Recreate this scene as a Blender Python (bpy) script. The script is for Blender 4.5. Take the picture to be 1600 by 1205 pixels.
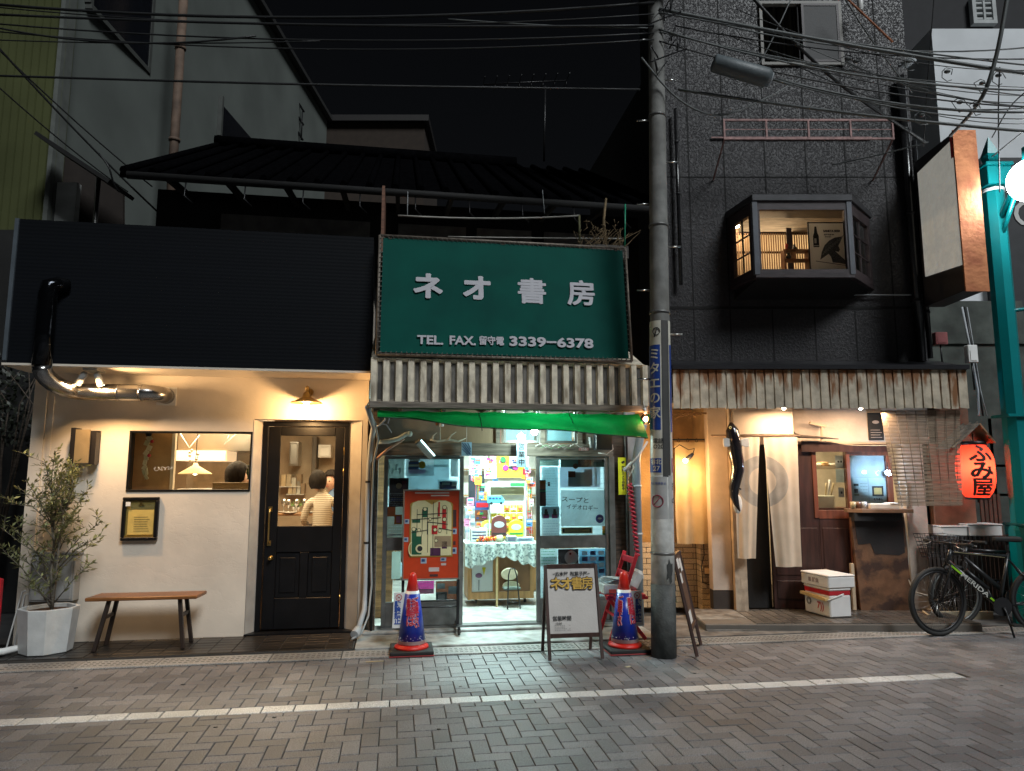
import bpy, bmesh, math, random
from mathutils import Vector, Matrix, Euler
random.seed(7)
R_ = math.radians
scene = bpy.context.scene
for o in list(bpy.data.objects): bpy.data.objects.remove(o)

# ------------------------------------------------------------------ camera
F, CX, CY, PITCH, CAMH = 1110.0,800.0,602.5, R_(7.4),1.55
cam_d = bpy.data.cameras.new('camera'); cam = bpy.data.objects.new('camera', cam_d)
scene.collection.objects.link(cam); scene.camera = cam
cam.location = (0,0, CAMH); cam.rotation_euler = (R_(90) + PITCH,0,0)
cam_d.sensor_width = 36; cam_d.lens = 36*F/1600; cam_d.clip_end = 500; cam_d.clip_start = 0.05

# ------------------------------------------------------------------ night sky and dim street light
SUN_EL, SUN_AZ = 44.0,145.0      # light reaches the facades from the upper right, street side
w = bpy.data.worlds.new('World'); scene.world = w; w.use_nodes = True
nt = w.node_tree; bg = nt.nodes['Background']
sky = nt.nodes.new('ShaderNodeTexSky'); sky.sky_type = 'NISHITA'; sky.sun_disc = False
sky.sun_elevation = R_(SUN_EL); sky.sun_rotation = R_(SUN_AZ)
hs = nt.nodes.new('ShaderNodeHueSaturation'); hs.inputs['Saturation'].default_value = .4
nt.links.new(sky.outputs[0], hs.inputs['Color']); nt.links.new(hs.outputs[0], bg.inputs[0]); bg.inputs[1].default_value = 0.0012
sun_d = bpy.data.lights.new('sun', 'SUN'); sun = bpy.data.objects.new('sun', sun_d)
scene.collection.objects.link(sun); sun_d.energy = 2.25; sun_d.angle = R_(18); sun_d.color = (0.93,0.98,1.0)
sdir = Vector((math.sin(R_(SUN_AZ))*math.cos(R_(SUN_EL)), math.cos(R_(SUN_AZ))*math.cos(R_(SUN_EL)), math.sin(R_(SUN_EL))))
sun.rotation_euler = sdir.to_track_quat('Z', 'Y').to_euler()
scene.view_settings.view_transform = 'Standard'; scene.view_settings.look = 'None'
scene.view_settings.exposure = 0; scene.view_settings.gamma = 1
scene.cycles.max_bounces = 7; scene.cycles.transparent_max_bounces = 14
scene.cycles.sample_clamp_indirect = 4
C = scene.collection

# ------------------------------------------------------------------ frames: real wall planes of the street
class Frame:
    """a vertical wall plane: x runs along it, y goes into the building, z is up"""
    def __init__(s, ox, oy, deg):
        s.o = (ox, oy); s.a = R_(deg); s.c = math.cos(s.a); s.s = math.sin(s.a)
    def at(s, px, py, y=0.0):
        u = (px - CX)/F; v = (CY - py)/F
        dx, dy, dz = u, math.cos(PITCH) - v*math.sin(PITCH), math.sin(PITCH) + v*math.cos(PITCH)
        lx = dx*s.c + dy*s.s; ly = -dx*s.s + dy*s.c
        ox = -s.o[0]*s.c - s.o[1]*s.s; oy = s.o[0]*s.s - s.o[1]*s.c
        t = (y - oy)/ly
        return ox + t*lx, CAMH + t*dz
    def p3(s, px, py, y=0.0):
        x, z = s.at(px, py, y); return (x, y, z)
    def rect(s, x0, y0, x1, y1, y=0.0):
        xm, ym = (x0 + x1)/2,(y0 + y1)/2
        return s.at(x0, ym, y)[0], s.at(x1, ym, y)[0], s.at(xm, y1, y)[1], s.at(xm, y0, y)[1]   # xl xr zb zt
    def world(s, p):
        return Vector((s.o[0] + p[0]*s.c - p[1]*s.s, s.o[1] + p[0]*s.s + p[1]*s.c, p[2]))
S = Frame(0,7.53,9.2)      # restaurant and bookshop, parallel to the street
R = Frame(0,8.2,0)         # black house on the right
W0 = Frame(0,0,0)          # world

# ------------------------------------------------------------------ materials
MATS = {}
def M(name, col, rough=0.6, metal=0.0, var=0.18, scale=6.0, bump=0.08, bscale=60.0, emit=None, es=1.0,
      stretch=(1,1,1), col2=None, coat=0.0, spec=0.5, trans=0.0, contrast=(0.35,0.68), detail=6):
    if name in MATS: return MATS[name]
    m = bpy.data.materials.new(name); m.use_nodes = True; n = m.node_tree.nodes; l = m.node_tree.links
    b = n['Principled BSDF']; b.inputs['Roughness'].default_value = rough; b.inputs['Metallic'].default_value = metal
    b.inputs['Coat Weight'].default_value = coat; b.inputs['Specular IOR Level'].default_value = spec
    tc = n.new('ShaderNodeTexCoord'); mp = n.new('ShaderNodeMapping'); mp.inputs['Scale'].default_value = stretch
    l.new(tc.outputs['Object'], mp.inputs[0])
    ns = n.new('ShaderNodeTexNoise'); ns.inputs['Scale'].default_value = scale; ns.inputs['Detail'].default_value = detail
    l.new(mp.outputs[0], ns.inputs['Vector'])
    rp = n.new('ShaderNodeValToRGB'); c2 = col2 if col2 else tuple(c*(1 - var) for c in col)
    k = 1 + (var*0.5 if not col2 else 0)
    rp.color_ramp.elements[0].position = contrast[0]; rp.color_ramp.elements[1].position = contrast[1]
    rp.color_ramp.elements[0].color = (*c2,1); rp.color_ramp.elements[1].color = (*[min(1, c*k) for c in col],1)
    l.new(ns.outputs['Fac'], rp.inputs[0]); l.new(rp.outputs[0], b.inputs['Base Color'])
    if bump:
        n2 = n.new('ShaderNodeTexNoise'); n2.inputs['Scale'].default_value = bscale; n2.inputs['Detail'].default_value = 4
        l.new(mp.outputs[0], n2.inputs['Vector'])
        bp = n.new('ShaderNodeBump'); bp.inputs['Strength'].default_value = bump; bp.inputs['Distance'].default_value = 0.02
        l.new(n2.outputs['Fac'], bp.inputs['Height']); l.new(bp.outputs[0], b.inputs['Normal'])
    if emit:
        b.inputs['Emission Color'].default_value = (*emit,1); b.inputs['Emission Strength'].default_value = es
    if trans:
        tr = n.new('ShaderNodeBsdfTranslucent'); l.new(rp.outputs[0], tr.inputs[0])
        mx = n.new('ShaderNodeMixShader'); mx.inputs[0].default_value = trans
        l.new(b.outputs[0], mx.inputs[1]); l.new(tr.outputs[0], mx.inputs[2])
        l.new(mx.outputs[0], n['Material Output'].inputs[0])
    MATS[name] = m; return m
def glass_mat(name, tint=(1,1,1), refl=1.0):
    if name in MATS: return MATS[name]
    m = bpy.data.materials.new(name); m.use_nodes = True; n = m.node_tree.nodes; l = m.node_tree.links
    n.remove(n['Principled BSDF'])
    t = n.new('ShaderNodeBsdfTransparent'); t.inputs[0].default_value = (*tint,1)
    g = n.new('ShaderNodeBsdfGlossy'); g.inputs['Roughness'].default_value = 0.02
    fr = n.new('ShaderNodeFresnel'); fr.inputs[0].default_value = 1.45
    mu = n.new('ShaderNodeMath'); mu.operation = 'MULTIPLY'; mu.inputs[1].default_value = refl
    l.new(fr.outputs[0], mu.inputs[0])
    mx = n.new('ShaderNodeMixShader'); l.new(mu.outputs[0], mx.inputs[0]); l.new(t.outputs[0], mx.inputs[1]); l.new(g.outputs[0], mx.inputs[2])
    l.new(mx.outputs[0], n['Material Output'].inputs[0]); MATS[name] = m; return m
def emit_mat(name, col, s):
    if name in MATS: return MATS[name]
    m = bpy.data.materials.new(name); m.use_nodes = True; b = m.node_tree.nodes['Principled BSDF']
    b.inputs['Base Color'].default_value = (*col,1); b.inputs['Emission Color'].default_value = (*col,1)
    b.inputs['Emission Strength'].default_value = s; MATS[name] = m; return m
def nodes_of(m): return m.node_tree.nodes, m.node_tree.links, m.node_tree.nodes['Principled BSDF']

def paver_mat(name, c1, c2, c3, rough, bump=0.25):
    m = bpy.data.materials.new(name); m.use_nodes = True; n, l, b = nodes_of(m)
    ge = n.new('ShaderNodeNewGeometry'); tc = n.new('ShaderNodeTexCoord')
    rp = n.new('ShaderNodeValToRGB'); e = rp.color_ramp.elements
    e[0].color = (*c1,1); e[1].color = (*c2,1); x = e.new(0.5); x.color = (*c3,1)
    l.new(ge.outputs['Random Per Island'], rp.inputs[0])
    ns = n.new('ShaderNodeTexNoise'); ns.inputs['Scale'].default_value = 170; ns.inputs['Detail'].default_value = 3
    l.new(tc.outputs['Object'], ns.inputs['Vector'])
    n3 = n.new('ShaderNodeTexNoise'); n3.inputs['Scale'].default_value = 1.3; n3.inputs['Detail'].default_value = 7
    l.new(tc.outputs['Object'], n3.inputs['Vector'])
    r2 = n.new('ShaderNodeMapRange'); r2.inputs[1].default_value = .35; r2.inputs[2].default_value = .7
    r2.inputs[3].default_value = 0.42; r2.inputs[4].default_value = 1.4; l.new(ns.outputs['Fac'], r2.inputs[0])
    r3 = n.new('ShaderNodeMapRange'); r3.inputs[1].default_value = .3; r3.inputs[2].default_value = .7
    r3.inputs[3].default_value = 0.58; r3.inputs[4].default_value = 1.2; l.new(n3.outputs['Fac'], r3.inputs[0])
    mu = n.new('ShaderNodeMath'); mu.operation = 'MULTIPLY'; l.new(r2.outputs[0], mu.inputs[0]); l.new(r3.outputs[0], mu.inputs[1])
    vm = n.new('ShaderNodeVectorMath'); vm.operation = 'SCALE'; l.new(rp.outputs[0], vm.inputs[0]); l.new(mu.outputs[0], vm.inputs['Scale'])
    l.new(vm.outputs[0], b.inputs['Base Color'])
    rr = n.new('ShaderNodeMapRange'); rr.inputs[3].default_value = rough - .14; rr.inputs[4].default_value = rough + .18
    l.new(n3.outputs['Fac'], rr.inputs[0]); l.new(rr.outputs[0], b.inputs['Roughness'])
    bp = n.new('ShaderNodeBump'); bp.inputs['Strength'].default_value = bump; bp.inputs['Distance'].default_value = 0.01
    l.new(ns.outputs['Fac'], bp.inputs['Height']); l.new(bp.outputs[0], b.inputs['Normal'])
    MATS[name] = m; return m

def plaster_mat(name, col):
    m = M(name, col, rough=.75, var=.14, scale=1.6, bump=.10, bscale=9); n, l, b = nodes_of(m)
    tc = [x for x in n if x.type == 'TEX_COORD'][0]; bp = [x for x in n if x.type == 'BUMP'][0]
    mp = n.new('ShaderNodeMapping'); mp.inputs['Scale'].default_value = (.8,1,1.5); l.new(tc.outputs['Object'], mp.inputs[0])
    nz = n.new('ShaderNodeTexNoise'); nz.inputs['Scale'].default_value = 2.2; nz.inputs['Detail'].default_value = 9; nz.inputs['Roughness'].default_value = .62
    l.new(mp.outputs[0], nz.inputs['Vector'])
    # thin trowel ridges where the noise crosses its middle
    a = n.new('ShaderNodeMath'); a.operation = 'SUBTRACT'; a.inputs[1].default_value = .5; l.new(nz.outputs['Fac'], a.inputs[0])
    c = n.new('ShaderNodeMath'); c.operation = 'ABSOLUTE'; l.new(a.outputs[0], c.inputs[0])
    d = n.new('ShaderNodeMapRange'); d.inputs[2].default_value = .018; l.new(c.outputs[0], d.inputs[0])
    b2 = n.new('ShaderNodeBump'); b2.inputs['Strength'].default_value = .09; b2.inputs['Distance'].default_value = .02
    l.new(d.outputs[0], b2.inputs['Height']); l.new(bp.outputs[0], b2.inputs['Normal']); l.new(b2.outputs[0], b.inputs['Normal'])
    return m
def stucco_mat(name, col):
    m = M(name, col, rough=.42, var=.35, scale=30, bump=0, spec=.55); n, l, b = nodes_of(m)
    tc = [x for x in n if x.type == 'TEX_COORD'][0]
    nz = n.new('ShaderNodeTexNoise'); nz.inputs['Scale'].default_value = 34; nz.inputs['Detail'].default_value = 5; nz.inputs['Roughness'].default_value = .6
    mp = n.new('ShaderNodeMapping'); mp.inputs['Scale'].default_value = (1.0,1,.8); l.new(tc.outputs['Object'], mp.inputs[0]); l.new(mp.outputs[0], nz.inputs['Vector'])
    mr = n.new('ShaderNodeMapRange'); mr.inputs[1].default_value = .46; mr.inputs[2].default_value = .58; l.new(nz.outputs['Fac'], mr.inputs[0])
    bp = n.new('ShaderNodeBump'); bp.inputs['Strength'].default_value = .6; bp.inputs['Distance'].default_value = .009
    l.new(mr.outputs[0], bp.inputs['Height']); l.new(bp.outputs[0], b.inputs['Normal']); return m
def stain_mat(name, base, stain, rough=.5, metal=.3, scale=5, sz=.25, top=None, amount=(.45,.62)):
    """sheet metal or wood with vertical streaks of dirt and rust; top=(z0,z1) adds a rusted band of uneven edge"""
    m = M(name, base, rough=rough, metal=metal, var=.3, scale=9, bump=.12, bscale=50); n, l, b = nodes_of(m)
    rp = [x for x in n if x.type == 'VALTORGB'][0]; tc = [x for x in n if x.type == 'TEX_COORD'][0]
    mp = n.new('ShaderNodeMapping'); mp.inputs['Scale'].default_value = (1,1, sz); l.new(tc.outputs['Object'], mp.inputs[0])
    nz = n.new('ShaderNodeTexNoise'); nz.inputs['Scale'].default_value = scale*3; nz.inputs['Detail'].default_value = 8; l.new(mp.outputs[0], nz.inputs['Vector'])
    fac = nz.outputs['Fac']
    if top:
        sp = n.new('ShaderNodeSeparateXYZ'); l.new(tc.outputs['Object'], sp.inputs[0])
        mr = n.new('ShaderNodeMapRange'); mr.inputs[1].default_value = top[0]; mr.inputs[2].default_value = top[1]
        mr.inputs[3].default_value = -.12; mr.inputs[4].default_value = .16; l.new(sp.outputs['Z'], mr.inputs[0])
        ad = n.new('ShaderNodeMath'); ad.operation = 'ADD'; l.new(fac, ad.inputs[0]); l.new(mr.outputs[0], ad.inputs[1]); fac = ad.outputs[0]
    r2 = n.new('ShaderNodeMapRange'); r2.inputs[1].default_value = amount[0]; r2.inputs[2].default_value = amount[1]; l.new(fac, r2.inputs[0])
    mx = n.new('ShaderNodeMixRGB'); l.new(r2.outputs[0], mx.inputs[0]); l.new(rp.outputs[0], mx.inputs[1]); mx.inputs[2].default_value = (*stain,1)
    l.new(mx.outputs[0], b.inputs['Base Color']); return m
def leaf_mat(name, col):
    m = bpy.data.materials.new(name); m.use_nodes = True; n, l, b = nodes_of(m)
    ge = n.new('ShaderNodeNewGeometry'); rp = n.new('ShaderNodeValToRGB'); e = rp.color_ramp.elements
    e[0].color = (*[c*.55 for c in col],1); e[1].color = (*[min(1, c*1.5) for c in col],1)
    l.new(ge.outputs['Random Per Island'], rp.inputs[0]); l.new(rp.outputs[0], b.inputs['Base Color']); b.inputs['Roughness'].default_value = .5
    tr = n.new('ShaderNodeBsdfTranslucent'); l.new(rp.outputs[0], tr.inputs[0]); mx = n.new('ShaderNodeMixShader'); mx.inputs[0].default_value = .25
    l.new(b.outputs[0], mx.inputs[1]); l.new(tr.outputs[0], mx.inputs[2]); l.new(mx.outputs[0], n['Material Output'].inputs[0]); MATS[name] = m; return m

# ------------------------------------------------------------------ mesh builder
class MB:
    def __init__(s): s.v = []; s.f = []; s.mi = []; s.sm = []
    def add(s, vs, fs, m=0, smooth=False):
        k = len(s.v); s.v += [tuple(v) for v in vs]
        for f in fs: s.f.append([i + k for i in f]); s.mi.append(m); s.sm.append(smooth)
        return s
    def box(s, x0, x1, y0, y1, z0, z1, m=0):
        if x0 > x1: x0, x1 = x1, x0
        if y0 > y1: y0, y1 = y1, y0
        if z0 > z1: z0, z1 = z1, z0
        v = [(x, y, z) for z in (z0, z1) for y in (y0, y1) for x in (x0, x1)]
        return s.add(v,[(0,2,3,1),(4,5,7,6),(0,1,5,4),(2,6,7,3),(0,4,6,2),(1,3,7,5)], m)
    def obox(s, c, size, rot=(0,0,0), m=0):
        E_ = Euler([R_(a) for a in rot]).to_matrix(); hx, hy, hz = [a/2 for a in size]; c = Vector(c)
        v = [c + E_ @ Vector((x, y, z)) for z in (-hz, hz) for y in (-hy, hy) for x in (-hx, hx)]
        return s.add(v,[(0,2,3,1),(4,5,7,6),(0,1,5,4),(2,6,7,3),(0,4,6,2),(1,3,7,5)], m)
    def bar(s, a, b, w, d, m=0, up=(0,1,0)):
        """rectangular bar from a to b, w across, d along up"""
        a, b, up = Vector(a), Vector(b), Vector(up); t = (b - a).normalized(); sd = t.cross(up).normalized(); up2 = sd.cross(t)
        v = [p + sd*(i*w/2) + up2*(j*d/2) for p in (a, b) for (i, j) in ((-1,-1),(1,-1),(1,1),(-1,1))]
        return s.add(v,[(0,3,2,1),(4,5,6,7),(0,1,5,4),(1,2,6,5),(2,3,7,6),(3,0,4,7)], m)
    def tube(s, pts, r, m=0, n=8, closed=False):
        pts = [Vector(p) for p in pts]; N = len(pts); rs = r if isinstance(r,(list, tuple)) else [r]*N
        k = len(s.v); prev = None; rings = []
        for i, p in enumerate(pts):
            if closed: t = pts[(i + 1) % N] - pts[i - 1]
            else: t = pts[min(i + 1, N - 1)] - pts[max(i - 1,0)]
            if t.length < 1e-9: t = Vector((0,0,1))
            t.normalize()
            if prev is None:
                a = Vector((0,0,1)) if abs(t.z) < .9 else Vector((1,0,0)); x = t.cross(a).normalized()
            else:
                x = prev - t*prev.dot(t)
                if x.length < 1e-6: x = t.orthogonal()
                x.normalize()
            prev = x; y = t.cross(x)
            rings.append([p + (x*math.cos(2*math.pi*j/n) + y*math.sin(2*math.pi*j/n))*rs[i] for j in range(n)])
        for rg in rings: s.v += [tuple(q) for q in rg]
        for i in range(N if closed else N - 1):
            a = k + i*n; b = k + ((i + 1) % N)*n
            for j in range(n):
                s.f.append([a + j, a + (j + 1) % n, b + (j + 1) % n, b + j]); s.mi.append(m); s.sm.append(True)
        if not closed:
            s.f.append([k + j for j in range(n)][::-1]); s.mi.append(m); s.sm.append(False)
            s.f.append([k + (N - 1)*n + j for j in range(n)]); s.mi.append(m); s.sm.append(False)
        return s
    def lathe(s, prof, c=(0,0,0), m=0, n=24, rot=None, smooth=True, sx=1, sy=1, a0=0):
        c = Vector(c); E_ = Euler([R_(a) for a in rot]).to_matrix() if rot else Matrix.Identity(3); k = len(s.v); N = len(prof)
        for (r, z) in prof:
            for j in range(n):
                a = a0 + 2*math.pi*j/n; s.v.append(tuple(c + E_ @ Vector((r*sx*math.cos(a), r*sy*math.sin(a), z))))
        for i in range(N - 1):
            for j in range(n):
                s.f.append([k + i*n + j, k + i*n + (j + 1) % n, k + (i + 1)*n + (j + 1) % n, k + (i + 1)*n + j]); s.mi.append(m); s.sm.append(smooth)
        if prof[0][0] > 1e-4: s.f.append([k + j for j in range(n)][::-1]); s.mi.append(m); s.sm.append(False)
        if prof[-1][0] > 1e-4: s.f.append([k + (N - 1)*n + j for j in range(n)]); s.mi.append(m); s.sm.append(False)
        return s
    def ball(s, c, r, m=0, n=12, sc=(1,1,1)):
        prof = [(max(1e-5, math.sin(math.pi*i/n))*r,-math.cos(math.pi*i/n)*r*sc[2]) for i in range(n + 1)]
        return s.lathe(prof, c, m, n + 4, sx=sc[0], sy=sc[1])
    def prism(s, poly, a0, a1, m=0, axis='y'):
        """extrude a polygon of (u,v): axis y -> (u,y,v); x -> (x,u,v); z -> (u,v,z)"""
        def P(u, v, w): return {'y': (u, w, v), 'x': (w, u, v), 'z': (u, v, w)}[axis]
        n = len(poly); v = [P(p[0], p[1], a0) for p in poly] + [P(p[0], p[1], a1) for p in poly]
        f = [list(range(n)), list(range(n,2*n))[::-1]] + [(i,(i + 1) % n, n + (i + 1) % n, n + i) for i in range(n)]
        return s.add(v, f, m)
    def grid(s, fn, nu, nv, m=0, smooth=True):
        k = len(s.v)
        for j in range(nv + 1):
            for i in range(nu + 1): s.v.append(tuple(fn(i/nu, j/nv)))
        for j in range(nv):
            for i in range(nu):
                a = k + j*(nu + 1) + i; mm = m(i/nu, j/nv) if callable(m) else m
                s.f.append([a, a + 1, a + nu + 2, a + nu + 1]); s.mi.append(mm); s.sm.append(smooth)
        return s
    def frame(s, x0, x1, z0, z1, y0, y1, t, m=0, tb=None):
        """rectangular ring, butted"""
        tb = tb or t
        s.box(x0, x1, y0, y1, z1 - t, z1, m); s.box(x0, x1, y0, y1, z0, z0 + tb, m)
        s.box(x0, x0 + t, y0, y1, z0 + tb, z1 - t, m); s.box(x1 - t, x1, y0, y1, z0 + tb, z1 - t, m); return s

def link_mesh(name, mb, mats, parent=None, off=(0,0,0), bevel=0, recalc=True):
    me = bpy.data.meshes.new(name)
    me.from_pydata([(v[0] - off[0], v[1] - off[1], v[2] - off[2]) for v in mb.v],[], mb.f)
    if not isinstance(mats,(list, tuple)): mats = [mats]
    for m in mats: me.materials.append(m)
    me.polygons.foreach_set('material_index', mb.mi); me.polygons.foreach_set('use_smooth', mb.sm)
    if recalc:
        bm = bmesh.new(); bm.from_mesh(me); bmesh.ops.recalc_face_normals(bm, faces=bm.faces); bm.to_mesh(me); bm.free()
    me.update()
    o = bpy.data.objects.new(name, me); C.objects.link(o)
    if parent: o.parent = parent
    if bevel:
        md = o.modifiers.new('bevel', 'BEVEL'); md.width = bevel; md.segments = 1; md.limit_method = 'ANGLE'; md.angle_limit = R_(50)
    return o

class Thing:
    """top-level thing; an Empty at base, or a single mesh"""
    def __init__(s, name, label, cat, fr=S, base=(0,0,0), mb=None, mats=None, group=None, kind=None, bevel=0, recalc=True):
        s.fr, s.off = fr, base
        if mb is None: o = bpy.data.objects.new(name, None); C.objects.link(o); o.empty_display_size = .1
        else: o = link_mesh(name, mb, mats, None, base, bevel, recalc)
        o.location = fr.world(base); o.rotation_euler = (0,0, fr.a)
        if label: o['label'] = label
        if cat: o['category'] = cat
        if group: o['group'] = group
        if kind: o['kind'] = kind
        s.o = o
    def part(s, name, mb, mats, parent=None, bevel=0, label=None, kind=None, recalc=True):
        o = link_mesh(name, mb, mats, parent or s.o, s.off, bevel, recalc)
        if label: o['label'] = label
        if kind: o['kind'] = kind
        return o
    def text(s, body, size, mat, loc, parent=None, **k):
        l2 = (loc[0] - s.off[0], loc[1] - s.off[1], loc[2] - s.off[2])
        return text(body, size, mat, parent or s.o, l2, **k)

def text(body, size, mat, parent, loc, rot=(90,0,0), bold=0, sx=1.0, ext=.0015, align='CENTER', line=1.0, name='lettering', wrap=None, space=1.0, fat=0):
    cu = bpy.data.curves.new('t', 'FONT'); cu.body = body; cu.size = size; cu.offset = bold; cu.extrude = ext
    cu.align_x = align; cu.align_y = 'CENTER'; cu.space_line = line; cu.space_character = space; cu.resolution_u = 3
    t = bpy.data.objects.new('t', cu); C.objects.link(t); bpy.context.view_layer.update()
    dg = bpy.context.evaluated_depsgraph_get(); me = bpy.data.meshes.new_from_object(t.evaluated_get(dg))
    bpy.data.objects.remove(t); me.materials.clear(); me.materials.append(mat)
    if fat:
        bm = bmesh.new(); bm.from_mesh(me); src = list(bm.verts) + list(bm.edges) + list(bm.faces)
        for k in range(8):
            a = k*math.pi/4; gg = bmesh.ops.duplicate(bm, geom=src)['geom']
            bmesh.ops.translate(bm, vec=(fat*math.cos(a), fat*math.sin(a),.0004*(k + 1)), verts=[e for e in gg if isinstance(e, bmesh.types.BMVert)])
        bm.to_mesh(me); bm.free()
    if wrap:
        bm = bmesh.new(); bm.from_mesh(me); bmesh.ops.triangulate(bm, faces=bm.faces)
        for _ in range(3):
            es = [e for e in bm.edges if e.calc_length() > size*.12]
            if not es: break
            bmesh.ops.subdivide_edges(bm, edges=es, cuts=1); bmesh.ops.triangulate(bm, faces=[f for f in bm.faces if len(f.verts) > 3])
        bm.to_mesh(me); bm.free()
    E_ = Euler([R_(a) for a in rot]).to_matrix()
    for v in me.vertices:
        c = Vector((v.co.x*sx, v.co.y, v.co.z))
        if wrap: c = Vector(wrap(c)); v.co = c
        else: v.co = E_ @ c
    o = bpy.data.objects.new(name, me); C.objects.link(o); o.parent = parent; o.location = loc
    return o

def skin(name, chains, mat, parent=None, off=(0,0,0), sub=1):
    """one continuous body: chains of (x,y,z,r); a chain starts at the nearest earlier vertex"""
    vs, es, rs = [],[],[]
    for ch in chains:
        prev = None
        for (x, y, z, r) in ch:
            p = Vector((x - off[0], y - off[1], z - off[2])); idx = None
            for i, q in enumerate(vs):
                if (q - p).length < .004: idx = i; break
            if idx is None: vs.append(p); rs.append(r); idx = len(vs) - 1
            if prev is not None and prev != idx: es.append((prev, idx))
            prev = idx
    me = bpy.data.meshes.new(name); me.from_pydata(vs, es,[]); o = bpy.data.objects.new(name, me); C.objects.link(o)
    md = o.modifiers.new('skin', 'SKIN'); md.use_smooth_shade = True
    for i, sv in enumerate(me.skin_vertices[0].data):
        sv.radius = (rs[i], rs[i]) if not isinstance(rs[i], tuple) else rs[i]
    me.skin_vertices[0].data[0].use_root = True
    m2 = o.modifiers.new('sub', 'SUBSURF'); m2.levels = sub; m2.render_levels = sub
    bpy.context.view_layer.update(); dg = bpy.context.evaluated_depsgraph_get()
    me2 = bpy.data.meshes.new_from_object(o.evaluated_get(dg)); bpy.data.objects.remove(o)
    me2.materials.clear(); me2.materials.append(mat)
    for p in me2.polygons: p.use_smooth = True
    o = bpy.data.objects.new(name, me2); C.objects.link(o)
    if parent: o.parent = parent
    return o
def struct(name, mb, mats, fr=S, **k):
    t = Thing(name, None, None, fr,(0,0,0), mb, mats, kind='structure', **k); return t.o
def copy_tree(o, parent=None):
    kids = list(o.children); c = o.copy(); C.objects.link(c)
    if parent: c.parent = parent
    for ch in kids: copy_tree(ch, c)
    return c
def lamp(kind, name, fr, loc, energy, col, size=.05, parent=None, target=None, spot=None, blend=.4, sy=None):
    d = bpy.data.lights.new(name, kind); d.energy = energy; d.color = col
    if kind == 'AREA': d.size = size; d.shape = 'RECTANGLE'; d.size_y = sy or size
    else: d.shadow_soft_size = size
    if kind == 'SPOT': d.spot_size = R_(spot or 60); d.spot_blend = blend
    o = bpy.data.objects.new(name, d); C.objects.link(o); wl = fr.world(loc)
    if target is not None:
        dr = (fr.world(target) - wl).normalized(); q = (-dr).to_track_quat('Z', 'Y')
    else: q = Euler((0,0,0)).to_quaternion()
    if parent is None: o.location = wl; o.rotation_euler = q.to_euler()
    else:
        bpy.context.view_layer.update(); mw = Matrix.Translation(wl) @ q.to_matrix().to_4x4()
        o.parent = parent; o.matrix_local = parent.matrix_world.inverted() @ mw
    return o

# shared materials
BLACK = M('black_paint',(.005,.005,.006), rough=.4, var=.3, bump=.05, spec=.3)
BLKMET = M('black_metal',(.02,.02,.022), rough=.38, metal=.3, var=.3)
WHITEP = M('white_paper',(.75,.76,.74), rough=.8, var=.06, bump=.03, trans=.35)
WHITEPL = M('white_plastic',(.72,.72,.70), rough=.4, var=.1, bump=.02)
GREYPL = M('grey_plastic',(.30,.31,.31), rough=.45, var=.12, bump=.02)
STEEL = M('brushed_steel',(.55,.55,.54), rough=.28, metal=1, var=.1, bump=.02)
ALU = M('weathered_aluminium',(.21,.22,.215), rough=.42, metal=.75, var=.25, scale=9, bump=.05)
BRASS = M('aged_brass',(.55,.38,.14), rough=.3, metal=1, var=.2)
WOODD = M('dark_weathered_wood',(.075,.055,.04), rough=.75, var=.55, scale=7, stretch=(1,1,6), bump=.25, bscale=25)
WOODG = M('grey_weathered_wood',(.18,.155,.125), rough=.8, var=.5, scale=6, stretch=(.6,3,7), bump=.3, bscale=18)
WOODM = M('warm_wood',(.33,.17,.07), rough=.5, var=.5, scale=5, stretch=(.8,6,6), bump=.08)
CONC = M('concrete',(.30,.295,.28), rough=.85, var=.3, scale=5, bump=.2, bscale=70)
RED = M('red_paint',(.52,.02,.03), rough=.35, var=.25)
INK = M('black_ink',(.015,.015,.015), rough=.7, var=0, bump=0)
GLASS = glass_mat('window_glass',(.95,.98,.98))
RUBBER = M('black_rubber',(.014,.014,.014), rough=.7, var=.2)
CREAMW = plaster_mat('cream_plaster',(.66,.59,.50))
SKIN_ = M('skin',(.55,.34,.25), rough=.5, var=.06, bump=.02)
HAIR = M('dark_hair',(.014,.010,.008), spec=.15, rough=.75, var=.4, scale=30, stretch=(1,1,.2), bump=.5, bscale=90)

# ------------------------------------------------------------------ ground
g = MB(); g.add([(-150,-150,-.030),(150,-150,-.030),(150,150,-.030),(-150,150,-.030)],[(0,1,2,3)])
struct('ground', g, M('ground_asphalt',(.045,.045,.045), rough=.8, var=.3), W0)
L0, L1 = -2.27,-2.13        # white line band
LXE = S.at(1490,1060,-2.2)[0]
BX = .106
bm_ = MB(); GP = .0028
def paver(mb, x0, x1, y0, y1, z=0.0, g=GP):
    if x1 - x0 < .012 or y1 - y0 < .012: return
    x0 += g; x1 -= g; y0 += g; y1 -= g; e = .0035; dz = random.uniform(-.0012,.0012)
    t = [(z + dz + random.uniform(-.0006,.0006)) for _ in range(4)]
    v = [(x0, y0, z - .012),(x1, y0, z - .012),(x1, y1, z - .012),(x0, y1, z - .012),
         (x0, y0, t[0] - .003),(x1, y0, t[1] - .003),(x1, y1, t[2] - .003),(x0, y1, t[3] - .003),
         (x0 + e, y0 + e, t[0]),(x1 - e, y0 + e, t[1]),(x1 - e, y1 - e, t[2]),(x0 + e, y1 - e, t[3])]
    f = [(8,9,10,11)] + [(i,(i + 1) % 4,4 + (i + 1) % 4,4 + i) for i in range(4)] + [(4 + i,4 + (i + 1) % 4,8 + (i + 1) % 4,8 + i) for i in range(4)]
    mb.add(v, f)
YK = -.93                   # road ends at the gutter slabs
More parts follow.
